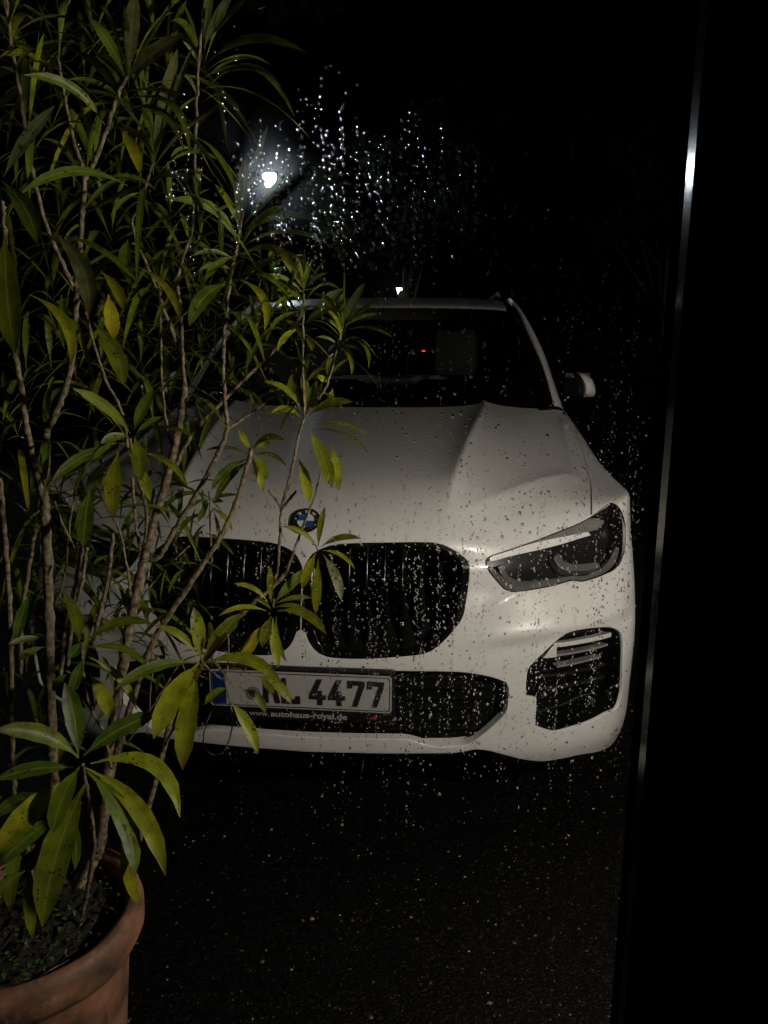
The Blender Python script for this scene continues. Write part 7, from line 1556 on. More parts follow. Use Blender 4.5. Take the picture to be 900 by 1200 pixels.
 ([-0.548,1.46,2.032],[-0.558,1.478,2.082],[-0.567,1.495,2.11],[0.05,-0.92,0.38],0.0129,1),
 ([-0.548,1.46,2.025],[-0.559,1.435,2.072],[-0.569,1.411,2.101],[0.04,0.86,0.51],0.0125,1),
 ([-0.548,1.46,2.018],[-0.492,1.468,2.07],[-0.436,1.477,2.087],[-0.62,0.26,0.74],0.0145,0),
 ([-0.548,1.46,2.011],[-0.596,1.471,2.05],[-0.644,1.483,2.039],[0.42,-0.36,0.83],0.0133,1),
 ([-0.548,1.46,2.004],[-0.529,1.395,2.025],[-0.509,1.329,2.015],[-0.47,0.07,0.88],0.0125,1),
 ([-0.548,1.46,1.997],[-0.55,1.522,2.005],[-0.552,1.583,1.942],[-0.1,0.05,0.99],0.0139,1),
 ([-0.548,1.46,1.989],[-0.611,1.437,2.004],[-0.673,1.414,1.937],[-0.01,0.1,1.0],0.0118,0),
 ([-0.548,1.46,1.982],[-0.477,1.467,1.954],[-0.405,1.473,1.883],[0.36,0.41,0.84],0.014,1),
 ([-0.838,1.45,0.956],[-0.834,1.443,1.011],[-0.83,1.436,1.033],[-0.77,0.61,0.17],0.0095,2),
 ([-0.838,1.45,0.948],[-0.836,1.466,0.996],[-0.833,1.481,1.015],[-0.27,-0.9,0.35],0.0101,1),
 ([-0.838,1.45,0.939],[-0.889,1.444,0.972],[-0.939,1.437,0.973],[0.46,-0.05,0.89],0.0118,1),
 ([-0.838,1.45,0.931],[-0.792,1.44,0.948],[-0.746,1.43,0.938],[-0.13,0.46,0.88],0.0129,1),
 ([-0.838,1.45,0.923],[-0.851,1.496,0.951],[-0.863,1.543,0.92],[0.15,-0.33,0.93],0.0139,2),
 ([-0.838,1.45,0.914],[-0.855,1.393,0.91],[-0.873,1.336,0.869],[-0.28,-0.08,0.96],0.0111,0),
 ([-0.838,1.45,0.906],[-0.797,1.497,0.885],[-0.756,1.544,0.835],[-0.1,0.54,0.84],0.0104,0),
 ([-0.739,1.46,0.871],[-0.741,1.457,0.925],[-0.743,1.455,0.96],[0.27,0.96,0.06],0.0104,1),
 ([-0.741,1.46,0.863],[-0.701,1.45,0.897],[-0.662,1.44,0.896],[-0.56,-0.04,0.83],0.01,1),
 ([-0.742,1.46,0.854],[-0.764,1.507,0.898],[-0.786,1.555,0.889],[0.5,-0.32,0.8],0.0115,0),
 ([-0.744,1.46,0.846],[-0.759,1.419,0.888],[-0.774,1.378,0.878],[0.05,0.6,0.8],0.0136,1),
 ([-0.745,1.459,0.838],[-0.695,1.487,0.851],[-0.644,1.515,0.804],[-0.01,-0.08,1.0],0.0101,1),
 ([-0.747,1.459,0.83],[-0.816,1.469,0.852],[-0.885,1.478,0.797],[0.18,0.25,0.95],0.0122,2),
 ([-0.749,1.459,0.822],[-0.711,1.417,0.821],[-0.673,1.375,0.744],[0.28,-0.02,0.96],0.0112,0),
 ([-0.892,1.42,0.814],[-0.909,1.416,0.857],[-0.926,1.412,0.89],[0.75,0.55,0.36],0.0096,0),
 ([-0.892,1.42,0.806],[-0.874,1.41,0.847],[-0.855,1.4,0.855],[-0.87,0.04,0.49],0.0139,1),
 ([-0.892,1.42,0.798],[-0.905,1.456,0.838],[-0.918,1.493,0.833],[0.46,-0.48,0.75],0.0137,0),
 ([-0.892,1.42,0.789],[-0.911,1.373,0.817],[-0.93,1.326,0.809],[0.33,0.27,0.9],0.0122,1),
 ([-0.892,1.42,0.781],[-0.856,1.448,0.797],[-0.82,1.477,0.771],[0.13,-0.44,0.89],0.0126,1),
 ([-0.892,1.42,0.773],[-0.95,1.452,0.782],[-1.008,1.484,0.741],[-0.05,-0.15,0.99],0.0101,0),
 ([-0.892,1.42,0.764],[-0.856,1.372,0.763],[-0.819,1.325,0.718],[0.21,0.0,0.98],0.013,2),
 ([-0.635,1.5,1.131],[-0.648,1.498,1.176],[-0.662,1.497,1.198],[0.94,-0.02,0.33],0.0132,1),
 ([-0.636,1.5,1.122],[-0.601,1.487,1.158],[-0.567,1.473,1.179],[-0.71,-0.17,0.68],0.0134,1),
 ([-0.637,1.5,1.112],[-0.643,1.535,1.151],[-0.649,1.57,1.167],[0.51,-0.56,0.65],0.0108,1),
 ([-0.638,1.5,1.102],[-0.658,1.465,1.118],[-0.678,1.431,1.089],[0.28,0.06,0.96],0.0128,1),
 ([-0.639,1.5,1.092],[-0.577,1.514,1.088],[-0.516,1.529,1.007],[0.21,0.16,0.97],0.0118,0),
 ([-0.64,1.5,1.082],[-0.686,1.499,1.07],[-0.733,1.499,0.995],[-0.36,-0.42,0.83],0.0144,0),
 ([-0.809,1.48,1.041],[-0.812,1.476,1.085],[-0.816,1.472,1.109],[0.59,0.8,0.13],0.0111,2),
 ([-0.809,1.48,1.032],[-0.781,1.489,1.068],[-0.753,1.499,1.082],[-0.6,-0.43,0.67],0.0106,1),
 ([-0.809,1.48,1.024],[-0.836,1.498,1.063],[-0.864,1.516,1.078],[0.61,-0.37,0.7],0.0144,2),
 ([-0.809,1.48,1.016],[-0.789,1.428,1.037],[-0.769,1.376,1.02],[0.13,0.31,0.94],0.0105,0),
 ([-0.809,1.48,1.007],[-0.781,1.531,1.036],[-0.754,1.582,0.995],[-0.16,-0.24,0.96],0.0119,1),
 ([-0.809,1.48,0.999],[-0.882,1.476,1.018],[-0.955,1.473,0.97],[0.13,-0.41,0.9],0.0122,1),
 ([-0.809,1.48,0.991],[-0.765,1.453,0.979],[-0.721,1.425,0.943],[-0.01,-0.49,0.87],0.0138,1),
 ([-0.689,1.46,1.031],[-0.68,1.459,1.066],[-0.67,1.459,1.09],[-0.91,-0.32,0.26],0.0138,2),
 ([-0.691,1.46,1.023],[-0.697,1.49,1.058],[-0.704,1.521,1.08],[-0.02,-0.72,0.69],0.0097,0),
 ([-0.692,1.46,1.015],[-0.702,1.428,1.051],[-0.713,1.396,1.045],[0.49,0.47,0.73],0.0128,1),
 ([-0.694,1.46,1.007],[-0.65,1.478,1.012],[-0.607,1.496,1.0],[-0.21,0.38,0.9],0.0116,1),
 ([-0.695,1.459,0.999],[-0.742,1.492,1.035],[-0.789,1.524,1.022],[0.52,0.01,0.86],0.0125,0),
 ([-0.697,1.459,0.99],[-0.668,1.415,0.989],[-0.639,1.37,0.958],[0.24,0.02,0.97],0.0104,0),
 ([-0.699,1.459,0.982],[-0.701,1.517,0.98],[-0.703,1.576,0.949],[-0.13,0.11,0.99],0.0131,2),
 ([-0.581,1.5,0.966],[-0.574,1.499,1.003],[-0.568,1.497,1.026],[-0.97,0.16,0.2],0.0095,1),
 ([-0.583,1.5,0.957],[-0.565,1.518,0.986],[-0.548,1.537,0.989],[-0.54,-0.42,0.74],0.0098,1),
 ([-0.585,1.5,0.947],[-0.612,1.51,0.994],[-0.64,1.52,1.016],[0.69,-0.46,0.56],0.0142,1),
 ([-0.587,1.499,0.937],[-0.538,1.472,0.95],[-0.489,1.445,0.917],[0.05,0.25,0.97],0.0105,1),
 ([-0.589,1.499,0.927],[-0.596,1.553,0.928],[-0.603,1.606,0.895],[0.08,0.09,0.99],0.0125,0),
 ([-0.591,1.499,0.917],[-0.617,1.463,0.909],[-0.643,1.426,0.877],[0.08,-0.35,0.93],0.0135,1),
 ([-0.753,1.42,0.705],[-0.743,1.425,0.751],[-0.734,1.431,0.771],[-0.67,-0.69,0.26],0.0096,1),
 ([-0.755,1.42,0.695],[-0.774,1.416,0.745],[-0.793,1.412,0.764],[0.89,0.19,0.41],0.0108,0),
 ([-0.757,1.42,0.685],[-0.715,1.403,0.705],[-0.674,1.386,0.683],[-0.06,0.48,0.88],0.0105,1),
 ([-0.758,1.419,0.675],[-0.763,1.475,0.684],[-0.769,1.531,0.673],[0.31,-0.07,0.95],0.0111,1),
 ([-0.76,1.419,0.665],[-0.777,1.358,0.686],[-0.793,1.296,0.624],[0.36,0.02,0.93],0.0145,1),
 ([-0.762,1.419,0.656],[-0.713,1.436,0.644],[-0.663,1.453,0.608],[0.36,-0.26,0.89],0.0128,1),
 ([-0.858,1.4,0.67],[-0.859,1.4,0.714],[-0.859,1.4,0.749],[0.16,0.99,0.0],0.01,1),
 ([-0.858,1.4,0.66],[-0.833,1.377,0.702],[-0.807,1.354,0.717],[-0.32,0.67,0.67],0.0137,1),
 ([-0.858,1.4,0.65],[-0.875,1.441,0.673],[-0.891,1.481,0.675],[-0.05,-0.44,0.9],0.0106,2),
 ([-0.858,1.4,0.64],[-0.878,1.36,0.653],[-0.898,1.319,0.625],[0.29,-0.01,0.96],0.0115,1),
 ([-0.858,1.4,0.63],[-0.812,1.411,0.645],[-0.766,1.422,0.613],[-0.12,-0.15,0.98],0.0118,1),
 ([-0.858,1.4,0.62],[-0.908,1.417,0.612],[-0.958,1.433,0.539],[-0.19,0.37,0.91],0.0131,1),
 ([-0.604,1.48,1.207],[-0.594,1.481,1.254],[-0.585,1.482,1.276],[-0.94,-0.26,0.22],0.0115,2),
 ([-0.605,1.48,1.198],[-0.625,1.485,1.246],[-0.644,1.489,1.258],[0.9,-0.01,0.44],0.0111,1),
 ([-0.607,1.48,1.188],[-0.582,1.45,1.214],[-0.557,1.421,1.201],[-0.54,0.07,0.84],0.0102,1),
 ([-0.609,1.479,1.178],[-0.594,1.53,1.195],[-0.578,1.58,1.165],[-0.4,-0.04,0.92],0.0143,1),
 ([-0.611,1.479,1.168],[-0.648,1.443,1.174],[-0.685,1.406,1.147],[0.13,-0.11,0.99],0.0129,1),
 ([-0.613,1.479,1.158],[-0.56,1.457,1.141],[-0.507,1.435,1.043],[0.26,-0.47,0.84],0.0137,2),
 ([-0.288,1.44,1.561],[-0.283,1.44,1.597],[-0.278,1.439,1.621],[-0.97,0.21,0.15],0.0143,0),
 ([-0.289,1.44,1.555],[-0.29,1.454,1.607],[-0.29,1.468,1.644],[-0.32,-0.91,0.26],0.0107,1),
 ([-0.289,1.44,1.548],[-0.308,1.416,1.576],[-0.326,1.392,1.591],[0.19,0.63,0.75],0.01,1),
 ([-0.29,1.44,1.542],[-0.258,1.452,1.577],[-0.227,1.465,1.572],[-0.68,0.18,0.71],0.0123,0),
 ([-0.29,1.44,1.536],[-0.328,1.456,1.58],[-0.366,1.472,1.589],[0.47,-0.54,0.7],0.0104,1),
 ([-0.291,1.44,1.53],[-0.28,1.388,1.538],[-0.27,1.335,1.516],[0.34,0.12,0.93],0.0121,2),
 ([-0.292,1.44,1.524],[-0.281,1.489,1.537],[-0.271,1.539,1.527],[-0.12,-0.17,0.98],0.0096,2),
 ([-0.292,1.44,1.517],[-0.344,1.423,1.526],[-0.396,1.407,1.485],[0.14,-0.35,0.93],0.0107,1),
 ([-0.293,1.44,1.511],[-0.242,1.424,1.496],[-0.191,1.408,1.449],[0.4,0.13,0.91],0.0122,1),
 ([-0.216,1.44,1.5],[-0.216,1.443,1.538],[-0.216,1.446,1.566],[0.08,-0.99,0.09],0.0122,1),
 ([-0.217,1.44,1.493],[-0.216,1.424,1.535],[-0.215,1.407,1.558],[-0.1,0.91,0.4],0.0132,0),
 ([-0.217,1.44,1.486],[-0.204,1.463,1.522],[-0.191,1.486,1.54],[-0.57,-0.54,0.62],0.0117,2),
 ([-0.218,1.44,1.479],[-0.246,1.43,1.509],[-0.273,1.42,1.511],[0.69,-0.15,0.71],0.0104,1),
 ([-0.219,1.44,1.471],[-0.184,1.409,1.483],[-0.148,1.379,1.45],[0.14,0.26,0.96],0.011,1),
 ([-0.22,1.44,1.464],[-0.238,1.477,1.47],[-0.256,1.514,1.457],[-0.12,-0.12,0.98],0.0129,1),
 ([-0.22,1.44,1.457],[-0.236,1.387,1.447],[-0.252,1.334,1.41],[-0.4,-0.12,0.91],0.0136,1),
 ([-0.221,1.44,1.45],[-0.185,1.462,1.43],[-0.148,1.485,1.38],[0.51,0.1,0.86],0.0103,1),
 ([-0.29,1.44,1.411],[-0.3,1.446,1.453],[-0.31,1.451,1.482],[0.93,-0.23,0.28],0.0121,1),
 ([-0.29,1.44,1.403],[-0.278,1.41,1.443],[-0.266,1.38,1.454],[0.11,0.76,0.64],0.0107,1),
 ([-0.29,1.44,1.395],[-0.272,1.472,1.421],[-0.254,1.504,1.424],[0.08,-0.58,0.81],0.0109,1),
 ([-0.29,1.44,1.386],[-0.325,1.428,1.4],[-0.36,1.416,1.379],[0.29,-0.3,0.91],0.0109,1),
 ([-0.29,1.44,1.378],[-0.249,1.417,1.384],[-0.208,1.394,1.353],[-0.04,-0.09,1.0],0.0117,1),
 ([-0.29,1.44,1.37],[-0.289,1.481,1.382],[-0.288,1.523,1.349],[0.05,-0.12,0.99],0.0104,1),
 ([-0.29,1.44,1.361],[-0.303,1.381,1.356],[-0.316,1.323,1.314],[-0.34,-0.1,0.94],0.0095,1),
 ([-0.389,1.4,1.661],[-0.395,1.41,1.721],[-0.402,1.42,1.754],[0.24,-0.95,0.21],0.014,4),
 ([-0.389,1.4,1.656],[-0.404,1.371,1.717],[-0.419,1.341,1.754],[0.71,0.52,0.47],0.01,4),
 ([-0.389,1.4,1.651],[-0.356,1.419,1.695],[-0.322,1.438,1.714],[-0.53,-0.48,0.7],0.0096,1),
 ([-0.389,1.4,1.646],[-0.435,1.392,1.685],[-0.48,1.385,1.696],[0.6,-0.2,0.78],0.0104,4),
 ([-0.389,1.4,1.641],[-0.335,1.356,1.68],[-0.281,1.311,1.652],[-0.38,0.07,0.92],0.0112,0),
 ([-0.389,1.4,1.636],[-0.386,1.455,1.68],[-0.382,1.509,1.689],[-0.15,-0.56,0.82],0.0132,4),
 ([-0.389,1.4,1.631],[-0.416,1.35,1.659],[-0.443,1.3,1.627],[0.25,0.2,0.95],0.0131,2),
 ([-0.389,1.4,1.626],[-0.315,1.403,1.634],[-0.241,1.407,1.574],[0.02,0.44,0.9],0.0104,1),
 ([-0.389,1.4,1.621],[-0.455,1.463,1.648],[-0.521,1.526,1.578],[-0.09,-0.28,0.96],0.0123,4),
 ([-0.389,1.4,1.616],[-0.386,1.326,1.596],[-0.383,1.251,1.535],[-0.4,-0.32,0.86],0.0116,2),
 ([-0.389,1.4,1.611],[-0.343,1.471,1.576],[-0.298,1.542,1.486],[0.26,0.36,0.89],0.0131,0),
 ([-0.406,1.42,1.58],[-0.397,1.435,1.62],[-0.389,1.45,1.645],[-0.26,-0.87,0.43],0.0103,1),
 ([-0.406,1.42,1.573],[-0.433,1.403,1.609],[-0.46,1.385,1.623],[0.39,0.61,0.69],0.0127,1),
 ([-0.406,1.42,1.565],[-0.364,1.42,1.61],[-0.321,1.42,1.619],[-0.63,0.26,0.73],0.0113,0),
 ([-0.406,1.42,1.558],[-0.43,1.459,1.589],[-0.455,1.498,1.585],[0.57,-0.14,0.81],0.0109,2),
 ([-0.406,1.42,1.551],[-0.404,1.367,1.575],[-0.402,1.314,1.566],[0.39,0.31,0.87],0.0125,1),
 ([-0.406,1.42,1.544],[-0.359,1.454,1.571],[-0.312,1.488,1.545],[-0.15,-0.3,0.94],0.0113,0),
 ([-0.406,1.42,1.537],[-0.474,1.41,1.542],[-0.542,1.4,1.481],[-0.09,0.16,0.98],0.0138,1),
 ([-0.406,1.42,1.53],[-0.368,1.359,1.511],[-0.329,1.298,1.443],[0.41,-0.13,0.9],0.0144,1),
 ([-0.441,1.4,1.948],[-0.436,1.422,2.026],[-0.432,1.443,2.064],[0.19,-0.94,0.29],0.0132,4),
 ([-0.441,1.4,1.943],[-0.462,1.386,1.994],[-0.483,1.372,2.019],[0.74,0.46,0.49],0.0135,0),
 ([-0.441,1.4,1.938],[-0.407,1.394,2.006],[-0.374,1.389,2.049],[-0.79,0.41,0.46],0.012,4),
 ([-0.441,1.4,1.933],[-0.468,1.447,1.971],[-0.494,1.494,1.988],[-0.09,-0.61,0.79],0.0097,2),
 ([-0.441,1.4,1.928],[-0.446,1.335,1.967],[-0.452,1.27,1.953],[-0.37,0.39,0.84],0.0142,0),
 ([-0.441,1.4,1.923],[-0.396,1.449,1.962],[-0.351,1.497,1.962],[-0.42,-0.19,0.89],0.012,0),
 ([-0.441,1.4,1.918],[-0.519,1.404,1.967],[-0.597,1.408,1.938],[0.41,0.02,0.91],0.0112,1),
 ([-0.441,1.4,1.913],[-0.382,1.364,1.928],[-0.323,1.329,1.914],[-0.05,0.19,0.98],0.0105,1),
 ([-0.441,1.4,1.908],[-0.445,1.471,1.91],[-0.45,1.542,1.837],[0.21,0.15,0.97],0.0124,1),
 ([-0.441,1.4,1.903],[-0.471,1.339,1.894],[-0.501,1.279,1.83],[0.03,-0.3,0.95],0.01,2),
 ([-0.441,1.4,1.898],[-0.353,1.418,1.888],[-0.265,1.436,1.818],[0.2,0.05,0.98],0.0127,2),
 ([-0.308,1.4,1.543],[-0.298,1.408,1.592],[-0.289,1.416,1.625],[-0.81,-0.53,0.27],0.0117,2),
 ([-0.309,1.4,1.537],[-0.328,1.389,1.582],[-0.348,1.378,1.593],[0.79,0.32,0.52],0.0125,1),
 ([-0.309,1.4,1.531],[-0.286,1.395,1.572],[-0.262,1.391,1.589],[-0.81,-0.3,0.51],0.0113,0),
 ([-0.31,1.4,1.526],[-0.33,1.423,1.557],[-0.35,1.446,1.563],[0.57,-0.35,0.75],0.0126,1),
 ([-0.31,1.4,1.52],[-0.306,1.36,1.547],[-0.302,1.32,1.53],[-0.38,0.35,0.86],0.0105,0),
 ([-0.311,1.4,1.515],[-0.27,1.434,1.539],[-0.23,1.467,1.52],[-0.07,-0.36,0.93],0.0142,1),
 ([-0.312,1.4,1.509],[-0.363,1.409,1.522],[-0.414,1.418,1.496],[0.11,-0.04,0.99],0.0137,2),
 ([-0.312,1.4,1.504],[-0.287,1.353,1.505],[-0.261,1.307,1.468],[-0.26,-0.24,0.93],0.0103,2),
 ([-0.313,1.4,1.498],[-0.3,1.445,1.497],[-0.286,1.49,1.458],[0.27,0.06,0.96],0.01,1),
 ([-0.313,1.4,1.493],[-0.342,1.356,1.489],[-0.371,1.313,1.413],[0.17,-0.41,0.9],0.0125,2),
 ([-0.349,1.46,1.585],[-0.352,1.465,1.619],[-0.355,1.47,1.645],[0.55,-0.81,0.19],0.0134,2),
 ([-0.35,1.46,1.578],[-0.345,1.441,1.616],[-0.339,1.422,1.629],[-0.02,0.86,0.51],0.014,1),
 ([-0.351,1.46,1.571],[-0.322,1.477,1.623],[-0.293,1.495,1.632],[-0.75,-0.25,0.61],0.014,2),
 ([-0.351,1.46,1.564],[-0.391,1.472,1.591],[-0.431,1.483,1.584],[0.5,0.23,0.84],0.0113,1),
 ([-0.352,1.46,1.557],[-0.318,1.441,1.578],[-0.284,1.422,1.578],[-0.42,0.08,0.9],0.012,1),
 ([-0.353,1.46,1.55],[-0.346,1.511,1.558],[-0.339,1.561,1.529],[0.01,-0.04,1.0],0.0113,1),
 ([-0.354,1.46,1.543],[-0.384,1.415,1.548],[-0.414,1.37,1.518],[-0.15,0.1,0.98],0.0119,1),
 ([-0.354,1.46,1.535],[-0.314,1.457,1.516],[-0.274,1.455,1.443],[0.56,0.08,0.82],0.0115,1),
 ([-0.553,1.5,1.06],[-0.546,1.502,1.105],[-0.538,1.504,1.14],[-0.76,-0.63,0.17],0.0137,1),
 ([-0.555,1.5,1.051],[-0.539,1.516,1.088],[-0.523,1.532,1.1],[-0.55,-0.6,0.59],0.0121,1),
 ([-0.557,1.5,1.041],[-0.579,1.484,1.068],[-0.601,1.469,1.08],[0.31,0.65,0.69],0.0122,1),
 ([-0.559,1.499,1.031],[-0.515,1.479,1.035],[-0.471,1.458,1.021],[-0.05,-0.07,1.0],0.0097,0),
 ([-0.561,1.499,1.021],[-0.593,1.532,1.033],[-0.624,1.565,0.998],[-0.18,-0.29,0.94],0.0137,1),
 ([-0.563,1.499,1.011],[-0.564,1.449,1.012],[-0.566,1.398,0.987],[0.23,-0.06,0.97],0.01,1),
 ([-0.517,1.5,1.129],[-0.52,1.504,1.161],[-0.522,1.507,1.18],[0.73,-0.66,0.15],0.0097,1),
 ([-0.518,1.5,1.119],[-0.508,1.478,1.151],[-0.499,1.456,1.171],[-0.63,0.51,0.58],0.0143,1),
 ([-0.519,1.5,1.109],[-0.51,1.523,1.129],[-0.501,1.546,1.138],[-0.59,-0.34,0.73],0.011,0),
 ([-0.52,1.5,1.099],[-0.561,1.49,1.128],[-0.602,1.48,1.14],[0.56,-0.1,0.82],0.0113,1),
 ([-0.521,1.5,1.089],[-0.483,1.479,1.083],[-0.446,1.458,1.055],[-0.03,-0.44,0.9],0.0114,0),
 ([-0.522,1.5,1.079],[-0.548,1.543,1.076],[-0.574,1.586,1.002],[-0.45,0.0,0.89],0.0139,1),
 ([-0.386,1.46,1.469],[-0.378,1.453,1.517],[-0.37,1.446,1.54],[-0.62,0.74,0.25],0.0104,1),
 ([-0.388,1.46,1.461],[-0.36,1.481,1.496],[-0.333,1.502,1.51],[-0.52,-0.4,0.76],0.0133,1),
 ([-0.389,1.46,1.453],[-0.42,1.46,1.486],[-0.451,1.461,1.504],[0.65,0.4,0.65],0.0107,2),
 ([-0.391,1.46,1.444],[-0.357,1.435,1.464],[-0.322,1.411,1.463],[-0.21,0.31,0.93],0.0125,0),
 ([-0.393,1.459,1.436],[-0.408,1.495,1.463],[-0.423,1.531,1.439],[-0.13,-0.49,0.86],0.0095,1),
 ([-0.394,1.459,1.428],[-0.412,1.418,1.434],[-0.43,1.376,1.391],[-0.08,-0.0,1.0],0.0112,1),
 ([-0.396,1.459,1.42],[-0.364,1.481,1.394],[-0.332,1.504,1.319],[0.25,0.67,0.7],0.0127,1),
 ([-0.328,1.46,1.477],[-0.333,1.473,1.522],[-0.337,1.487,1.545],[-0.1,-0.95,0.31],0.0128,2),
 ([-0.329,1.46,1.469],[-0.331,1.438,1.495],[-0.332,1.415,1.502],[0.32,0.65,0.69],0.0141,2),
 ([-0.33,1.46,1.46],[-0.299,1.469,1.492],[-0.268,1.477,1.5],[-0.53,-0.4,0.74],0.0141,1),
 ([-0.331,1.46,1.452],[-0.372,1.484,1.474],[-0.414,1.509,1.456],[0.12,-0.35,0.93],0.0104,1),
 ([-0.332,1.46,1.444],[-0.302,1.429,1.445],[-0.273,1.397,1.429],[0.3,0.23,0.93],0.0131,0),
 ([-0.332,1.46,1.435],[-0.305,1.509,1.445],[-0.278,1.558,1.418],[-0.0,-0.08,1.0],0.0103,0),
 ([-0.333,1.46,1.427],[-0.387,1.437,1.433],[-0.441,1.414,1.387],[0.1,-0.31,0.95],0.0127,0),
 ([-0.503,1.22,1.863],[-0.514,1.201,1.926],[-0.525,1.181,1.947],[0.42,0.81,0.4],0.0116,1),
 ([-0.503,1.22,1.858],[-0.468,1.228,1.927],[-0.432,1.235,1.952],[-0.82,-0.21,0.53],0.0123,4),
 ([-0.503,1.22,1.853],[-0.534,1.224,1.931],[-0.566,1.228,1.962],[0.9,0.11,0.41],0.0133,0),
 ([-0.503,1.22,1.848],[-0.482,1.172,1.895],[-0.462,1.124,1.921],[0.06,0.68,0.73],0.0115,4),
 ([-0.503,1.22,1.843],[-0.498,1.261,1.886],[-0.494,1.302,1.912],[-0.1,-0.69,0.72],0.0109,1),
 ([-0.503,1.22,1.838],[-0.541,1.174,1.891],[-0.58,1.128,1.893],[0.53,0.3,0.79],0.0137,4),
 ([-0.503,1.22,1.833],[-0.415,1.23,1.855],[-0.326,1.239,1.78],[-0.03,-0.16,0.99],0.0098,2),
 ([-0.503,1.22,1.828],[-0.545,1.282,1.86],[-0.586,1.345,1.801],[0.29,-0.07,0.96],0.0102,1),
 ([-0.503,1.22,1.823],[-0.521,1.157,1.836],[-0.538,1.093,1.822],[-0.28,0.21,0.94],0.0119,0),
 ([-0.503,1.22,1.818],[-0.448,1.287,1.807],[-0.393,1.353,1.729],[0.06,0.26,0.96],0.011,0),
 ([-0.503,1.22,1.813],[-0.588,1.236,1.818],[-0.672,1.253,1.7],[-0.09,0.26,0.96],0.0103,2),
 ([-0.504,1.3,1.748],[-0.487,1.296,1.813],[-0.47,1.291,1.851],[-0.77,0.58,0.27],0.0098,0),
 ([-0.504,1.3,1.743],[-0.51,1.312,1.821],[-0.516,1.325,1.849],[0.69,-0.7,0.2],0.0145,1),
 ([-0.505,1.3,1.738],[-0.497,1.265,1.792],[-0.489,1.231,1.797],[0.21,0.78,0.59],0.0136,1),
 ([-0.505,1.3,1.733],[-0.462,1.338,1.782],[-0.42,1.377,1.78],[-0.64,-0.04,0.77],0.0124,4),
 ([-0.505,1.3,1.728],[-0.567,1.301,1.77],[-0.629,1.302,1.776],[0.48,0.13,0.86],0.0115,4),
 ([-0.506,1.3,1.723],[-0.447,1.273,1.743],[-0.389,1.246,1.718],[-0.3,-0.27,0.91],0.0109,4),
 ([-0.506,1.3,1.719],[-0.493,1.366,1.759],[-0.479,1.433,1.717],[0.19,-0.39,0.9],0.0145,4),
 ([-0.507,1.3,1.714],[-0.537,1.233,1.721],[-0.567,1.167,1.662],[0.34,-0.2,0.92],0.0127,4),
 ([-0.507,1.3,1.709],[-0.423,1.299,1.701],[-0.338,1.299,1.595],[0.26,-0.16,0.95],0.0128,1),
 ([-0.508,1.3,1.704],[-0.564,1.348,1.703],[-0.619,1.396,1.67],[-0.28,-0.22,0.94],0.0132,4),
 ([-0.508,1.3,1.699],[-0.486,1.201,1.69],[-0.463,1.102,1.55],[0.3,-0.19,0.93],0.0127,0),
 ([-0.601,1.26,1.736],[-0.619,1.258,1.819],[-0.637,1.255,1.85],[0.9,0.37,0.25],0.0125,1),
 ([-0.601,1.26,1.73],[-0.565,1.234,1.801],[-0.528,1.208,1.815],[-0.43,0.69,0.59],0.0124,1),
 ([-0.601,1.26,1.725],[-0.621,1.294,1.77],[-0.64,1.329,1.772],[0.31,-0.59,0.75],0.0121,2),
 ([-0.601,1.26,1.719],[-0.61,1.198,1.767],[-0.618,1.135,1.751],[-0.06,0.49,0.87],0.0111,4),
 ([-0.601,1.26,1.714],[-0.558,1.301,1.742],[-0.516,1.341,1.726],[-0.48,0.08,0.87],0.0143,1),
 ([-0.601,1.26,1.708],[-0.662,1.282,1.756],[-0.723,1.303,1.739],[0.47,-0.1,0.87],0.0122,2),
 ([-0.601,1.26,1.703],[-0.576,1.188,1.741],[-0.551,1.117,1.69],[0.12,0.35,0.93],0.0108,4),
 ([-0.601,1.26,1.697],[-0.59,1.35,1.703],[-0.579,1.439,1.624],[0.01,0.08,1.0],0.0127,1),
 ([-0.601,1.26,1.692],[-0.644,1.206,1.705],[-0.688,1.151,1.66],[-0.03,0.11,0.99],0.0114,4),
 ([-0.601,1.26,1.686],[-0.534,1.247,1.681],[-0.467,1.234,1.587],[0.29,0.2,0.94],0.0106,1),
 ([-0.957,1.62,1.098],[-0.961,1.63,1.15],[-0.965,1.639,1.188],[0.6,-0.78,0.2],0.0103,0),  # rear whorls added to screen and darken the car's left front
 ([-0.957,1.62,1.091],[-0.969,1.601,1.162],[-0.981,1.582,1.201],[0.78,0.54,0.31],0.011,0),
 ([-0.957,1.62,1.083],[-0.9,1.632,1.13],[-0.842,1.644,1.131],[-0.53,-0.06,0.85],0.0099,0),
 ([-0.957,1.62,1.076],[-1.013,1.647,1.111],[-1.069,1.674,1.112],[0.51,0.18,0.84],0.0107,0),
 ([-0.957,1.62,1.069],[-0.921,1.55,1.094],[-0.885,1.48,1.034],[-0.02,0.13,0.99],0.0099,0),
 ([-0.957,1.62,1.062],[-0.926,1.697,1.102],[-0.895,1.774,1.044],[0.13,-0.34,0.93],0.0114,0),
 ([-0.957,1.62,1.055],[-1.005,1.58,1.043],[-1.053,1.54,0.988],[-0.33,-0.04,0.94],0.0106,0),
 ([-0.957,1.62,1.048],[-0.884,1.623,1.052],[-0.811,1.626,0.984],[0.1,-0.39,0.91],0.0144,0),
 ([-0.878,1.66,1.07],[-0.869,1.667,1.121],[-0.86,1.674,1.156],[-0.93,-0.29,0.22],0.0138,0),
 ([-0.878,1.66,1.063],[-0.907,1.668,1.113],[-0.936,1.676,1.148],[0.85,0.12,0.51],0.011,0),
 ([-0.878,1.66,1.056],[-0.829,1.623,1.104],[-0.779,1.587,1.09],[-0.23,0.48,0.84],0.0119,0),
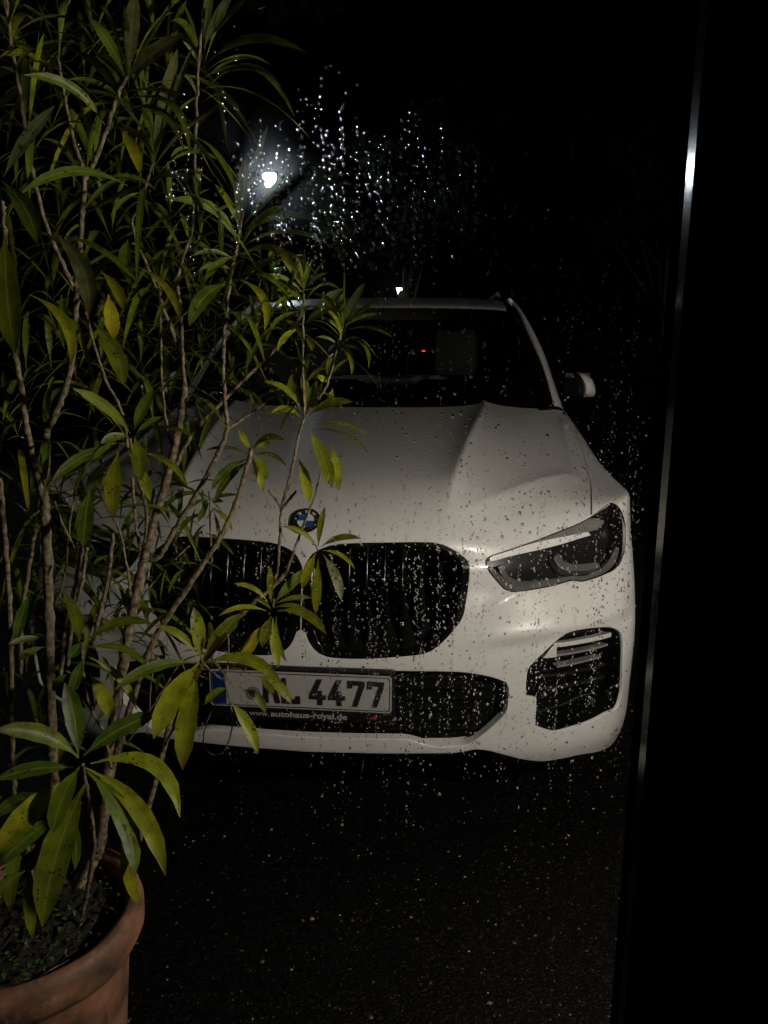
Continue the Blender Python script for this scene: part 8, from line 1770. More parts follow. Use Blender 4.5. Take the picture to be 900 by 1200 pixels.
 ([-0.878,1.66,1.049],[-0.863,1.727,1.096],[-0.848,1.794,1.085],[-0.37,-0.37,0.85],0.0137,0),
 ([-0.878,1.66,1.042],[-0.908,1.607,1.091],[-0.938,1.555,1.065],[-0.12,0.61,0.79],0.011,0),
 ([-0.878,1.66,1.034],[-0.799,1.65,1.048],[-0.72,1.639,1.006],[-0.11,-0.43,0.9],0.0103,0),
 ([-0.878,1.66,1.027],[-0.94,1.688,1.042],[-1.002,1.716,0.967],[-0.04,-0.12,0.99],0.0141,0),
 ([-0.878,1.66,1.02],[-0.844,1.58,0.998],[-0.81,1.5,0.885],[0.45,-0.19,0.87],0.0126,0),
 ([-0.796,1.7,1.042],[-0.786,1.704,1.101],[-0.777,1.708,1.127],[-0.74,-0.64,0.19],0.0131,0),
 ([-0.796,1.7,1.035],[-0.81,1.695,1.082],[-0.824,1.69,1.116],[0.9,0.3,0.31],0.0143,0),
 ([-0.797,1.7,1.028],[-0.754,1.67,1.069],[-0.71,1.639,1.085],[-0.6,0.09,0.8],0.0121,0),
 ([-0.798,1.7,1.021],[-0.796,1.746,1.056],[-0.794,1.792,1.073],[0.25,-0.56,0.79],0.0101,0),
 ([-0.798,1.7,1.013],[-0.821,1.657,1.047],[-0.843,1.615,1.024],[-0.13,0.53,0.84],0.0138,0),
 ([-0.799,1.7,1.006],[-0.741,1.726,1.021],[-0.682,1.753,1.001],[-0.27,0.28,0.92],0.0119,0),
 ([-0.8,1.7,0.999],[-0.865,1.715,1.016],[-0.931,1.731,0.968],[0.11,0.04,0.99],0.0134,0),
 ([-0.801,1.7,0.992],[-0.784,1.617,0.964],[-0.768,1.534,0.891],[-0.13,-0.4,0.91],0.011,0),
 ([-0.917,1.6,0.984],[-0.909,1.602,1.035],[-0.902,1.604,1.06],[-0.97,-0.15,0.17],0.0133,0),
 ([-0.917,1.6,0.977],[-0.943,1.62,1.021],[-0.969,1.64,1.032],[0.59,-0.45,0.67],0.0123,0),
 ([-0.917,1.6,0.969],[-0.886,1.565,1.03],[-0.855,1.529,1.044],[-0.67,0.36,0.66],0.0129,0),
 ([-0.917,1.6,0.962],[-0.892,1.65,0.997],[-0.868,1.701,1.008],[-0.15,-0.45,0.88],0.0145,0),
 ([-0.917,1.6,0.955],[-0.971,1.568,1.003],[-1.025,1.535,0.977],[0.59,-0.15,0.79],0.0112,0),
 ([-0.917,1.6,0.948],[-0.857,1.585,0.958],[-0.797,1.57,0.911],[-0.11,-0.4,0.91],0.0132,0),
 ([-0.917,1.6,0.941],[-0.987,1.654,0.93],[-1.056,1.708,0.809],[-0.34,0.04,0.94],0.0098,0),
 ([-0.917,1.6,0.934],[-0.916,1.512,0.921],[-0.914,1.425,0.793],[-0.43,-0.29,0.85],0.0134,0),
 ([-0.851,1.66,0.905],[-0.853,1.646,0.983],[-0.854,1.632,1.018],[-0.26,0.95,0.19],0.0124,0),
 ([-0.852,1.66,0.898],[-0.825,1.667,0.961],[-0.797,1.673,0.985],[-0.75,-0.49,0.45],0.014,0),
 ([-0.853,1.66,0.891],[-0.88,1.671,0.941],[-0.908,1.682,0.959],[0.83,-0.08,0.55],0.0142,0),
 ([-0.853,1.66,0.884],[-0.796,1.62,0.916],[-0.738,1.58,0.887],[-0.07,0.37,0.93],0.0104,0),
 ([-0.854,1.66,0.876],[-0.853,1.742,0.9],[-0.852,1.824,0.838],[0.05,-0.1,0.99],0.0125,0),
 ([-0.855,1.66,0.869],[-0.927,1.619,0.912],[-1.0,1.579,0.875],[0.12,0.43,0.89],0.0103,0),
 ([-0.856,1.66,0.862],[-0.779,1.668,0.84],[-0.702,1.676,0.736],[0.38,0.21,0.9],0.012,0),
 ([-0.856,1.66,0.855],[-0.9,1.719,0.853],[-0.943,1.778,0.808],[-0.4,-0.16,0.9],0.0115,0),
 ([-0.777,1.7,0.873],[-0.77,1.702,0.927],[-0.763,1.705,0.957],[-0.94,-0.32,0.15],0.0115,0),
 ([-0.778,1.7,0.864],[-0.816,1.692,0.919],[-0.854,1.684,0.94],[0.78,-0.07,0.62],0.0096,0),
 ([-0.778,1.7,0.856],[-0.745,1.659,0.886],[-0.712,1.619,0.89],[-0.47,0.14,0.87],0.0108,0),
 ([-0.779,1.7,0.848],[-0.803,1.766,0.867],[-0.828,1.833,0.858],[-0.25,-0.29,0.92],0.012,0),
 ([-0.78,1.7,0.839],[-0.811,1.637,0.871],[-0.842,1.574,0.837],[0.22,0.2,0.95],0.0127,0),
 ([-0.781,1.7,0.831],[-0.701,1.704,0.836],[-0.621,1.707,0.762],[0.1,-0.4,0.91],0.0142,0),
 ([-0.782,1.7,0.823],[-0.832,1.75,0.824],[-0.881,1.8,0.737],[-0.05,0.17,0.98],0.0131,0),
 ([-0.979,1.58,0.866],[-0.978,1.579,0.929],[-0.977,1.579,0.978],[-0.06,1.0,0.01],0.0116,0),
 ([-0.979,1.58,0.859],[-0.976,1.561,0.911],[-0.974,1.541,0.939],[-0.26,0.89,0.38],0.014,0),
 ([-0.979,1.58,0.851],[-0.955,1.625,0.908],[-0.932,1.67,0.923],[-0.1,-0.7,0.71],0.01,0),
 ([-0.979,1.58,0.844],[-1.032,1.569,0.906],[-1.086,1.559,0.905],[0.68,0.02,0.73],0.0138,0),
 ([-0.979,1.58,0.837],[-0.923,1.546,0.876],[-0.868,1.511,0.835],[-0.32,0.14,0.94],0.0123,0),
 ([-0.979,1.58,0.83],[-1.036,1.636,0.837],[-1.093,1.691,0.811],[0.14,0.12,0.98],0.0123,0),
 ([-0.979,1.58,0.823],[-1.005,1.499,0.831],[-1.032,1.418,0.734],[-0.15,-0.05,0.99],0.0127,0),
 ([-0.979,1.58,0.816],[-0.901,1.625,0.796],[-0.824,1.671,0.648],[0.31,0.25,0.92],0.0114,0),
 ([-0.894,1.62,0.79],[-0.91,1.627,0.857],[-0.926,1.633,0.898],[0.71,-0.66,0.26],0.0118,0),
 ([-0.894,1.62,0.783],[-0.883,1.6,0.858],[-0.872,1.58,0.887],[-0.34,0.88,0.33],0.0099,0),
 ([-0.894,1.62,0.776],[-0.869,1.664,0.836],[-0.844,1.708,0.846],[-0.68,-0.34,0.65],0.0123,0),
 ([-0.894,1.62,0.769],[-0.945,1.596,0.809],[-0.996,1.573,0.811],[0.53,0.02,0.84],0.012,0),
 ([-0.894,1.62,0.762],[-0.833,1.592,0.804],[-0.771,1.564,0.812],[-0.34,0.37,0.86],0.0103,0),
 ([-0.894,1.62,0.755],[-0.926,1.67,0.757],[-0.958,1.72,0.701],[-0.16,0.04,0.99],0.0108,0),
 ([-0.894,1.62,0.748],[-0.913,1.556,0.736],[-0.932,1.491,0.656],[0.08,-0.34,0.94],0.0114,0),
 ([-0.894,1.62,0.74],[-0.831,1.685,0.735],[-0.769,1.749,0.667],[-0.17,0.37,0.91],0.0108,0),
 ([-0.796,1.64,0.699],[-0.786,1.635,0.762],[-0.776,1.629,0.806],[-0.87,0.45,0.19],0.0111,0),
 ([-0.796,1.64,0.691],[-0.789,1.675,0.731],[-0.782,1.711,0.737],[0.18,-0.68,0.71],0.0121,0),
 ([-0.797,1.64,0.683],[-0.848,1.621,0.728],[-0.9,1.602,0.738],[0.59,0.02,0.81],0.0135,0),
 ([-0.798,1.64,0.674],[-0.742,1.643,0.697],[-0.686,1.645,0.66],[-0.18,-0.2,0.96],0.0144,0),
 ([-0.799,1.64,0.666],[-0.837,1.683,0.681],[-0.874,1.726,0.636],[0.14,0.02,0.99],0.0102,0),
 ([-0.8,1.64,0.658],[-0.818,1.582,0.665],[-0.836,1.524,0.593],[-0.37,0.03,0.93],0.0134,0),
 ([-0.8,1.64,0.65],[-0.752,1.681,0.633],[-0.703,1.722,0.559],[0.17,0.35,0.92],0.013,0),
 ([-0.734,1.74,0.948],[-0.727,1.752,0.995],[-0.719,1.763,1.023],[-0.75,-0.59,0.3],0.0145,0),
 ([-0.735,1.74,0.938],[-0.762,1.709,0.988],[-0.788,1.678,0.997],[0.69,0.28,0.67],0.0122,0),
 ([-0.736,1.74,0.928],[-0.681,1.747,0.947],[-0.626,1.755,0.943],[-0.18,-0.37,0.91],0.0129,0),
 ([-0.737,1.74,0.918],[-0.765,1.79,0.956],[-0.794,1.841,0.945],[0.14,-0.44,0.89],0.0105,0),
 ([-0.738,1.74,0.908],[-0.723,1.689,0.923],[-0.708,1.639,0.88],[0.05,0.13,0.99],0.0118,0),
 ([-0.739,1.74,0.898],[-0.695,1.776,0.892],[-0.65,1.813,0.86],[0.08,0.17,0.98],0.0104,0),
 ([-0.965,1.55,1.017],[-0.966,1.552,1.072],[-0.966,1.555,1.101],[-0.25,-0.97,0.04],0.0129,0),
 ([-0.965,1.55,1.009],[-0.979,1.514,1.082],[-0.994,1.478,1.101],[0.14,0.83,0.53],0.0108,0),
 ([-0.965,1.55,1.002],[-0.94,1.58,1.049],[-0.915,1.61,1.078],[-0.58,-0.46,0.67],0.0111,0),
 ([-0.965,1.55,0.995],[-1.026,1.549,1.045],[-1.086,1.548,1.065],[0.56,-0.29,0.77],0.012,0),
 ([-0.965,1.55,0.988],[-0.921,1.51,1.011],[-0.877,1.471,0.985],[-0.31,-0.01,0.95],0.0095,0),
 ([-0.965,1.55,0.981],[-0.943,1.632,0.999],[-0.922,1.714,0.969],[-0.14,-0.09,0.99],0.0126,0),
 ([-0.965,1.55,0.974],[-1.023,1.477,0.994],[-1.081,1.404,0.933],[0.14,-0.0,0.99],0.0141,0),
 ([-0.965,1.55,0.967],[-0.897,1.536,0.949],[-0.828,1.523,0.874],[0.25,-0.39,0.89],0.0104,0),
 ([-0.808,1.66,1.172],[-0.817,1.674,1.232],[-0.825,1.689,1.254],[0.39,-0.87,0.32],0.0098,0),
 ([-0.809,1.66,1.165],[-0.793,1.634,1.211],[-0.778,1.609,1.218],[-0.12,0.79,0.6],0.0144,0),
 ([-0.809,1.66,1.158],[-0.781,1.697,1.199],[-0.753,1.734,1.195],[-0.26,-0.5,0.83],0.0111,0),
 ([-0.81,1.66,1.151],[-0.858,1.651,1.19],[-0.906,1.642,1.183],[0.47,0.31,0.83],0.0131,0),
 ([-0.811,1.66,1.143],[-0.748,1.628,1.162],[-0.685,1.597,1.131],[-0.16,-0.01,0.99],0.0143,0),
 ([-0.812,1.66,1.136],[-0.825,1.716,1.158],[-0.839,1.772,1.137],[0.46,-0.11,0.88],0.0112,0),
 ([-0.812,1.66,1.129],[-0.81,1.58,1.123],[-0.808,1.5,1.077],[0.41,-0.13,0.9],0.0117,0),
 ([-0.813,1.66,1.122],[-0.755,1.68,1.1],[-0.697,1.7,1.014],[0.51,-0.14,0.85],0.0116,0),
 ([-0.521,1.48,1.412],[-0.516,1.48,1.469],[-0.511,1.48,1.511],[-0.92,-0.39,0.09],0.0115,2),
 ([-0.522,1.48,1.405],[-0.541,1.467,1.464],[-0.561,1.454,1.491],[0.54,0.74,0.4],0.0129,1),
 ([-0.522,1.48,1.399],[-0.496,1.465,1.441],[-0.47,1.449,1.452],[-0.73,0.23,0.65],0.0113,0),
 ([-0.523,1.48,1.393],[-0.547,1.516,1.448],[-0.572,1.552,1.448],[0.45,-0.55,0.7],0.0104,2),
 ([-0.523,1.48,1.387],[-0.536,1.436,1.408],[-0.549,1.391,1.385],[0.0,0.28,0.96],0.0127,0),
 ([-0.524,1.48,1.381],[-0.469,1.527,1.398],[-0.414,1.574,1.372],[0.01,-0.22,0.98],0.0144,1),
 ([-0.525,1.48,1.374],[-0.593,1.485,1.388],[-0.661,1.491,1.335],[0.0,-0.44,0.9],0.0129,2),
 ([-0.525,1.48,1.368],[-0.493,1.429,1.371],[-0.461,1.379,1.302],[-0.24,-0.29,0.93],0.0101,1),
 ([-0.526,1.48,1.362],[-0.537,1.541,1.367],[-0.548,1.602,1.312],[-0.23,0.02,0.97],0.0138,1),
 ([-0.479,1.5,1.452],[-0.475,1.501,1.514],[-0.471,1.503,1.539],[-1.0,-0.02,0.08],0.0116,2),
 ([-0.48,1.5,1.446],[-0.485,1.528,1.486],[-0.489,1.556,1.491],[-0.11,-0.75,0.65],0.0113,0),
 ([-0.48,1.5,1.44],[-0.488,1.458,1.491],[-0.496,1.417,1.518],[0.53,0.58,0.62],0.0129,1),
 ([-0.481,1.5,1.434],[-0.443,1.522,1.458],[-0.404,1.544,1.46],[-0.36,-0.19,0.91],0.0099,1),
 ([-0.482,1.5,1.427],[-0.534,1.514,1.461],[-0.586,1.528,1.454],[0.48,0.29,0.83],0.0131,1),
 ([-0.482,1.5,1.421],[-0.457,1.453,1.432],[-0.431,1.406,1.398],[-0.24,-0.07,0.97],0.0136,1),
 ([-0.483,1.5,1.415],[-0.477,1.569,1.408],[-0.471,1.639,1.366],[-0.41,0.2,0.89],0.0098,0),
 ([-0.484,1.5,1.409],[-0.548,1.483,1.411],[-0.613,1.467,1.379],[-0.08,0.14,0.99],0.0142,2),
 ([-0.484,1.5,1.402],[-0.426,1.489,1.384],[-0.369,1.478,1.337],[0.29,-0.34,0.9],0.0142,1),
 ([-0.578,1.5,1.36],[-0.578,1.498,1.423],[-0.577,1.496,1.462],[-0.03,1.0,0.04],0.0138,1),
 ([-0.578,1.5,1.354],[-0.572,1.531,1.405],[-0.566,1.563,1.431],[-0.21,-0.79,0.58],0.0139,0),
 ([-0.578,1.5,1.348],[-0.611,1.49,1.391],[-0.644,1.479,1.411],[0.68,0.31,0.67],0.0139,2),
 ([-0.578,1.5,1.341],[-0.522,1.502,1.378],[-0.466,1.505,1.384],[-0.45,-0.29,0.85],0.0135,1),
 ([-0.578,1.5,1.335],[-0.614,1.534,1.368],[-0.65,1.569,1.344],[0.23,-0.35,0.91],0.014,0),
 ([-0.578,1.5,1.329],[-0.581,1.449,1.35],[-0.584,1.399,1.321],[0.12,0.23,0.97],0.0137,0),
 ([-0.578,1.5,1.323],[-0.521,1.544,1.347],[-0.464,1.589,1.303],[-0.13,-0.12,0.98],0.0134,1),
 ([-0.578,1.5,1.316],[-0.652,1.479,1.312],[-0.725,1.458,1.239],[-0.17,-0.08,0.98],0.0113,1),
 ([-0.578,1.5,1.31],[-0.529,1.45,1.309],[-0.48,1.4,1.254],[0.25,0.08,0.97],0.0124,1),
 ([-0.611,1.46,1.371],[-0.611,1.457,1.417],[-0.611,1.454,1.44],[0.14,0.99,0.08],0.0125,2),
 ([-0.611,1.46,1.365],[-0.594,1.475,1.409],[-0.577,1.489,1.421],[-0.48,-0.72,0.51],0.014,1),
 ([-0.611,1.46,1.359],[-0.645,1.454,1.42],[-0.679,1.448,1.453],[0.83,0.15,0.53],0.0113,1),
 ([-0.611,1.46,1.352],[-0.576,1.448,1.392],[-0.541,1.435,1.412],[-0.59,0.39,0.71],0.0137,1),
 ([-0.611,1.46,1.346],[-0.635,1.513,1.38],[-0.659,1.565,1.387],[0.54,-0.2,0.82],0.0128,0),
 ([-0.611,1.46,1.34],[-0.624,1.398,1.36],[-0.637,1.336,1.35],[0.18,0.2,0.96],0.0123,1),
 ([-0.611,1.46,1.334],[-0.54,1.484,1.335],[-0.47,1.507,1.261],[0.08,0.23,0.97],0.0101,0),
 ([-0.611,1.46,1.327],[-0.675,1.488,1.318],[-0.739,1.516,1.267],[-0.2,0.08,0.98],0.0109,0),
 ([-0.611,1.46,1.321],[-0.569,1.394,1.331],[-0.527,1.328,1.24],[-0.33,-0.27,0.91],0.0134,0),
 ([-0.495,1.48,1.541],[-0.49,1.481,1.604],[-0.484,1.482,1.637],[-0.91,-0.39,0.1],0.0095,0),
 ([-0.496,1.48,1.534],[-0.508,1.47,1.598],[-0.519,1.459,1.619],[0.79,0.55,0.28],0.013,1),
 ([-0.497,1.48,1.528],[-0.462,1.487,1.576],[-0.428,1.495,1.584],[-0.72,-0.18,0.67],0.0096,1),
 ([-0.497,1.48,1.522],[-0.525,1.528,1.56],[-0.553,1.576,1.578],[0.38,-0.38,0.84],0.0114,0),
 ([-0.498,1.48,1.516],[-0.501,1.421,1.557],[-0.504,1.362,1.537],[-0.2,0.45,0.87],0.014,0),
 ([-0.498,1.48,1.509],[-0.466,1.542,1.531],[-0.433,1.604,1.524],[-0.45,-0.0,0.89],0.0101,0),
 ([-0.499,1.48,1.503],[-0.552,1.477,1.522],[-0.606,1.475,1.487],[0.17,0.29,0.94],0.0132,1),
 ([-0.5,1.48,1.497],[-0.426,1.447,1.498],[-0.352,1.414,1.395],[0.13,-0.15,0.98],0.0138,1),
 ([-0.5,1.48,1.491],[-0.519,1.535,1.488],[-0.537,1.59,1.41],[-0.43,0.08,0.9],0.0129,1),
 ([-0.453,1.52,1.402],[-0.459,1.527,1.448],[-0.465,1.535,1.466],[0.87,-0.44,0.22],0.0102,1),
 ([-0.454,1.52,1.394],[-0.447,1.505,1.43],[-0.44,1.49,1.449],[-0.66,0.62,0.42],0.0139,1),
 ([-0.455,1.52,1.385],[-0.45,1.564,1.419],[-0.444,1.608,1.418],[-0.49,-0.4,0.77],0.0122,1),
 ([-0.456,1.52,1.377],[-0.49,1.511,1.4],[-0.525,1.502,1.392],[0.44,0.04,0.9],0.0118,0),
 ([-0.456,1.52,1.369],[-0.415,1.498,1.38],[-0.373,1.477,1.336],[-0.17,-0.25,0.95],0.0138,2),
 ([-0.457,1.52,1.36],[-0.497,1.57,1.374],[-0.538,1.62,1.36],[0.22,-0.01,0.98],0.0141,0),
 ([-0.458,1.52,1.352],[-0.48,1.471,1.342],[-0.501,1.423,1.253],[0.18,-0.46,0.87],0.0112,0),
 ([-0.564,1.52,1.21],[-0.559,1.517,1.248],[-0.553,1.514,1.278],[-0.82,0.54,0.18],0.0144,2),
 ([-0.565,1.52,1.202],[-0.566,1.538,1.237],[-0.567,1.557,1.245],[0.17,-0.83,0.53],0.0102,2),
 ([-0.566,1.52,1.193],[-0.584,1.5,1.227],[-0.602,1.479,1.235],[0.55,0.47,0.69],0.0104,1),
 ([-0.567,1.52,1.185],[-0.527,1.521,1.197],[-0.488,1.522,1.193],[-0.21,0.43,0.88],0.0116,0),
 ([-0.568,1.52,1.177],[-0.597,1.562,1.184],[-0.627,1.604,1.161],[0.04,-0.02,1.0],0.0131,2),
 ([-0.569,1.52,1.168],[-0.549,1.456,1.185],[-0.53,1.391,1.126],[0.19,0.13,0.97],0.0136,0),
 ([-0.569,1.52,1.16],[-0.53,1.551,1.157],[-0.49,1.583,1.083],[0.38,-0.09,0.92],0.0134,1),
 ([-0.735,1.5,0.913],[-0.738,1.489,0.968],[-0.742,1.479,0.992],[0.23,0.95,0.23],0.0145,2),
 ([-0.736,1.5,0.906],[-0.7,1.522,0.949],[-0.665,1.543,0.968],[-0.3,-0.67,0.68],0.0101,1),
 ([-0.737,1.5,0.899],[-0.782,1.509,0.945],[-0.827,1.518,0.936],[0.61,0.1,0.79],0.0112,1),
 ([-0.737,1.5,0.892],[-0.702,1.453,0.918],[-0.666,1.406,0.884],[-0.39,-0.02,0.92],0.0115,1),
 ([-0.738,1.5,0.885],[-0.734,1.557,0.911],[-0.73,1.614,0.905],[0.24,-0.33,0.91],0.0109,1),
 ([-0.739,1.5,0.878],[-0.777,1.474,0.89],[-0.816,1.448,0.875],[0.33,-0.21,0.92],0.0114,0),
 ([-0.739,1.5,0.871],[-0.683,1.5,0.857],[-0.627,1.501,0.781],[0.37,0.24,0.9],0.0111,0),
 ([-0.74,1.5,0.864],[-0.778,1.548,0.861],[-0.816,1.597,0.809],[0.11,0.27,0.96],0.0107,0),
 ([-0.624,1.5,0.936],[-0.615,1.501,0.984],[-0.605,1.503,1.014],[-0.96,0.2,0.2],0.01,1),
 ([-0.625,1.5,0.928],[-0.594,1.496,0.953],[-0.563,1.492,0.956],[-0.52,0.08,0.85],0.0115,1),
 ([-0.627,1.5,0.92],[-0.657,1.531,0.964],[-0.687,1.562,0.956],[0.32,-0.52,0.79],0.0127,1),
 ([-0.629,1.5,0.912],[-0.622,1.449,0.934],[-0.615,1.398,0.935],[-0.43,0.25,0.87],0.0105,2),
 ([-0.63,1.499,0.904],[-0.603,1.551,0.911],[-0.576,1.602,0.891],[-0.36,0.15,0.92],0.0126,1),
 ([-0.632,1.499,0.896],[-0.686,1.475,0.905],[-0.741,1.451,0.866],[-0.09,0.27,0.96],0.0141,2),
 ([-0.634,1.499,0.887],[-0.592,1.467,0.863],[-0.55,1.435,0.799],[0.47,-0.19,0.86],0.01,0),
 ([-0.568,1.46,0.877],[-0.556,1.467,0.926],[-0.544,1.474,0.956],[-0.64,-0.71,0.29],0.0132,0),
 ([-0.57,1.46,0.869],[-0.583,1.449,0.91],[-0.597,1.439,0.938],[0.38,0.85,0.37],0.0127,1),
 ([-0.571,1.46,0.861],[-0.526,1.437,0.89],[-0.48,1.414,0.869],[-0.15,0.43,0.89],0.0127,1),
 ([-0.573,1.46,0.853],[-0.581,1.51,0.87],[-0.589,1.561,0.865],[-0.14,-0.27,0.95],0.0124,2),
 ([-0.574,1.459,0.845],[-0.602,1.414,0.872],[-0.629,1.37,0.847],[0.22,0.26,0.94],0.0109,2),
 ([-0.576,1.459,0.837],[-0.521,1.473,0.831],[-0.467,1.486,0.748],[0.32,-0.06,0.94],0.0125,2),
 ([-0.578,1.459,0.828],[-0.628,1.477,0.819],[-0.679,1.496,0.759],[-0.27,0.13,0.95],0.0097,0),
 ([-0.614,1.46,1.556],[-0.608,1.458,1.627],[-0.601,1.456,1.664],[-0.99,0.03,0.11],0.0103,1),
 ([-0.614,1.46,1.55],[-0.645,1.487,1.606],[-0.677,1.513,1.623],[0.27,-0.75,0.6],0.0135,2),
 ([-0.614,1.46,1.543],[-0.607,1.427,1.612],[-0.599,1.395,1.634],[0.07,0.87,0.48],0.0135,0),
 ([-0.614,1.46,1.537],[-0.592,1.494,1.588],[-0.57,1.529,1.605],[-0.04,-0.78,0.63],0.0116,0),
 ([-0.614,1.46,1.531],[-0.671,1.457,1.584],[-0.728,1.454,1.576],[0.58,0.14,0.8],0.0102,1),
 ([-0.614,1.46,1.525],[-0.556,1.407,1.542],[-0.498,1.354,1.482],[0.02,0.09,1.0],0.0115,1),
 ([-0.614,1.46,1.518],[-0.626,1.521,1.524],[-0.637,1.582,1.491],[0.37,0.08,0.93],0.0115,0),
 ([-0.614,1.46,1.512],[-0.639,1.384,1.514],[-0.664,1.309,1.43],[0.38,-0.26,0.89],0.0097,1),
 ([-0.614,1.46,1.506],[-0.558,1.48,1.495],[-0.502,1.5,1.435],[0.37,-0.25,0.9],0.0131,1),
 ([-0.592,1.5,1.501],[-0.583,1.509,1.546],[-0.575,1.517,1.567],[-0.63,-0.72,0.3],0.0126,0),
 ([-0.592,1.5,1.495],[-0.627,1.496,1.538],[-0.662,1.491,1.556],[0.72,0.06,0.69],0.0143,0),
 ([-0.592,1.5,1.489],[-0.559,1.47,1.541],[-0.527,1.44,1.563],[-0.35,0.65,0.68],0.0117,0),
 ([-0.592,1.5,1.482],[-0.611,1.551,1.528],[-0.629,1.603,1.511],[-0.12,-0.57,0.81],0.0141,0),
 ([-0.592,1.5,1.476],[-0.635,1.466,1.512],[-0.679,1.433,1.489],[0.54,-0.06,0.84],0.0102,2),
 ([-0.592,1.5,1.47],[-0.536,1.519,1.498],[-0.479,1.538,1.494],[-0.41,0.19,0.89],0.0104,1),
 ([-0.592,1.5,1.464],[-0.633,1.534,1.465],[-0.675,1.567,1.409],[-0.21,-0.04,0.98],0.0143,2),
 ([-0.592,1.5,1.457],[-0.561,1.434,1.457],[-0.53,1.368,1.404],[-0.33,-0.27,0.9],0.0128,1),
 ([-0.592,1.5,1.451],[-0.537,1.563,1.447],[-0.482,1.625,1.407],[-0.21,0.32,0.93],0.0131,2),
 ([-0.493,1.46,1.632],[-0.483,1.46,1.674],[-0.473,1.459,1.698],[-0.94,0.24,0.26],0.0102,1),
 ([-0.493,1.46,1.626],[-0.509,1.464,1.676],[-0.524,1.468,1.712],[0.74,-0.6,0.29],0.0136,0),
 ([-0.493,1.46,1.619],[-0.486,1.423,1.652],[-0.479,1.386,1.669],[0.05,0.62,0.78],0.0125,2),
 ([-0.493,1.46,1.613],[-0.465,1.507,1.649],[-0.436,1.554,1.629],[-0.05,-0.44,0.9],0.011,0),
 ([-0.493,1.46,1.607],[-0.551,1.451,1.654],[-0.608,1.441,1.665],[0.54,0.23,0.81],0.0104,2),
 ([-0.493,1.46,1.601],[-0.453,1.437,1.623],[-0.413,1.414,1.621],[-0.41,-0.01,0.91],0.0142,1),
 ([-0.493,1.46,1.594],[-0.51,1.52,1.609],[-0.526,1.58,1.582],[-0.36,-0.22,0.91],0.0133,1),
 ([-0.493,1.46,1.588],[-0.504,1.402,1.592],[-0.514,1.344,1.539],[0.4,-0.14,0.9],0.0109,0),
 ([-0.493,1.46,1.582],[-0.437,1.496,1.573],[-0.381,1.532,1.495],[0.28,0.06,0.96],0.013,0),
 ([-0.679,1.44,1.477],[-0.671,1.433,1.534],[-0.663,1.426,1.559],[-0.81,0.54,0.22],0.0115,0),
 ([-0.679,1.44,1.471],[-0.685,1.452,1.518],[-0.692,1.463,1.547],[0.75,-0.6,0.27],0.0128,2),
 ([-0.679,1.44,1.464],[-0.7,1.416,1.51],[-0.722,1.391,1.53],[0.13,0.82,0.56],0.0136,0),
 ([-0.679,1.44,1.458],[-0.64,1.466,1.494],[-0.601,1.491,1.503],[-0.58,-0.09,0.81],0.0143,1),
 ([-0.679,1.44,1.452],[-0.727,1.481,1.472],[-0.776,1.521,1.47],[0.39,0.1,0.91],0.01,1),
 ([-0.679,1.44,1.446],[-0.655,1.384,1.48],[-0.63,1.327,1.446],[0.12,0.41,0.91],0.0131,1),
 ([-0.679,1.44,1.439],[-0.674,1.511,1.451],[-0.668,1.583,1.381],[-0.41,0.05,0.91],0.0132,2),
 ([-0.679,1.44,1.433],[-0.732,1.39,1.437],[-0.785,1.339,1.353],[-0.26,0.09,0.96],0.0102,0),
 ([-0.679,1.44,1.427],[-0.615,1.404,1.429],[-0.551,1.368,1.382],[-0.04,-0.2,0.98],0.0097,1),
 ([-0.717,1.4,1.399],[-0.717,1.393,1.457],[-0.717,1.387,1.497],[0.06,0.99,0.12],0.0144,0),
 ([-0.717,1.4,1.391],[-0.696,1.436,1.439],[-0.674,1.471,1.465],[-0.62,-0.42,0.66],0.0115,1),
 ([-0.717,1.4,1.384],[-0.75,1.395,1.424],[-0.784,1.39,1.425],[0.58,0.41,0.7],0.0143,1),
 ([-0.717,1.4,1.377],[-0.658,1.388,1.413],[-0.6,1.377,1.386],[-0.39,-0.18,0.9],0.0102,1),
 ([-0.717,1.4,1.37],[-0.748,1.437,1.395],[-0.779,1.475,1.367],[0.11,-0.31,0.95],0.0124,1),
 ([-0.717,1.4,1.363],[-0.718,1.339,1.393],[-0.72,1.278,1.348],[0.18,0.27,0.95],0.0124,2),
 ([-0.717,1.4,1.356],[-0.67,1.429,1.349],[-0.623,1.459,1.288],[0.37,-0.12,0.92],0.0118,1),
 ([-0.717,1.4,1.349],[-0.774,1.414,1.33],[-0.831,1.428,1.226],[-0.32,0.48,0.82],0.0097,1),
 ([-0.466,1.36,0.877],[-0.467,1.356,0.925],[-0.468,1.352,0.953],[0.01,1.0,0.09],0.0145,1),
 ([-0.468,1.36,0.867],[-0.441,1.361,0.896],[-0.413,1.362,0.91],[-0.67,-0.12,0.73],0.0119,1),
 ([-0.47,1.36,0.857],[-0.486,1.403,0.887],[-0.502,1.446,0.875],[0.55,-0.2,0.81],0.0139,1),
 ([-0.472,1.359,0.848],[-0.486,1.327,0.865],[-0.499,1.295,0.864],[0.48,0.18,0.86],0.0111,1),
 ([-0.474,1.359,0.838],[-0.431,1.399,0.836],[-0.388,1.439,0.777],[0.16,0.08,0.98],0.0111,1),
 ([-0.476,1.359,0.828],[-0.52,1.352,0.835],[-0.565,1.344,0.782],[-0.0,-0.15,0.99],0.0115,2),
 ([-0.784,1.52,1.124],[-0.8,1.52,1.177],[-0.816,1.52,1.198],[0.91,-0.24,0.33],0.0141,1),
 ([-0.784,1.52,1.118],[-0.756,1.507,1.17],[-0.728,1.494,1.193],[-0.52,0.69,0.51],0.0112,1),
 ([-0.784,1.52,1.111],[-0.811,1.568,1.155],[-0.839,1.616,1.178],[0.42,-0.42,0.81],0.0131,1),
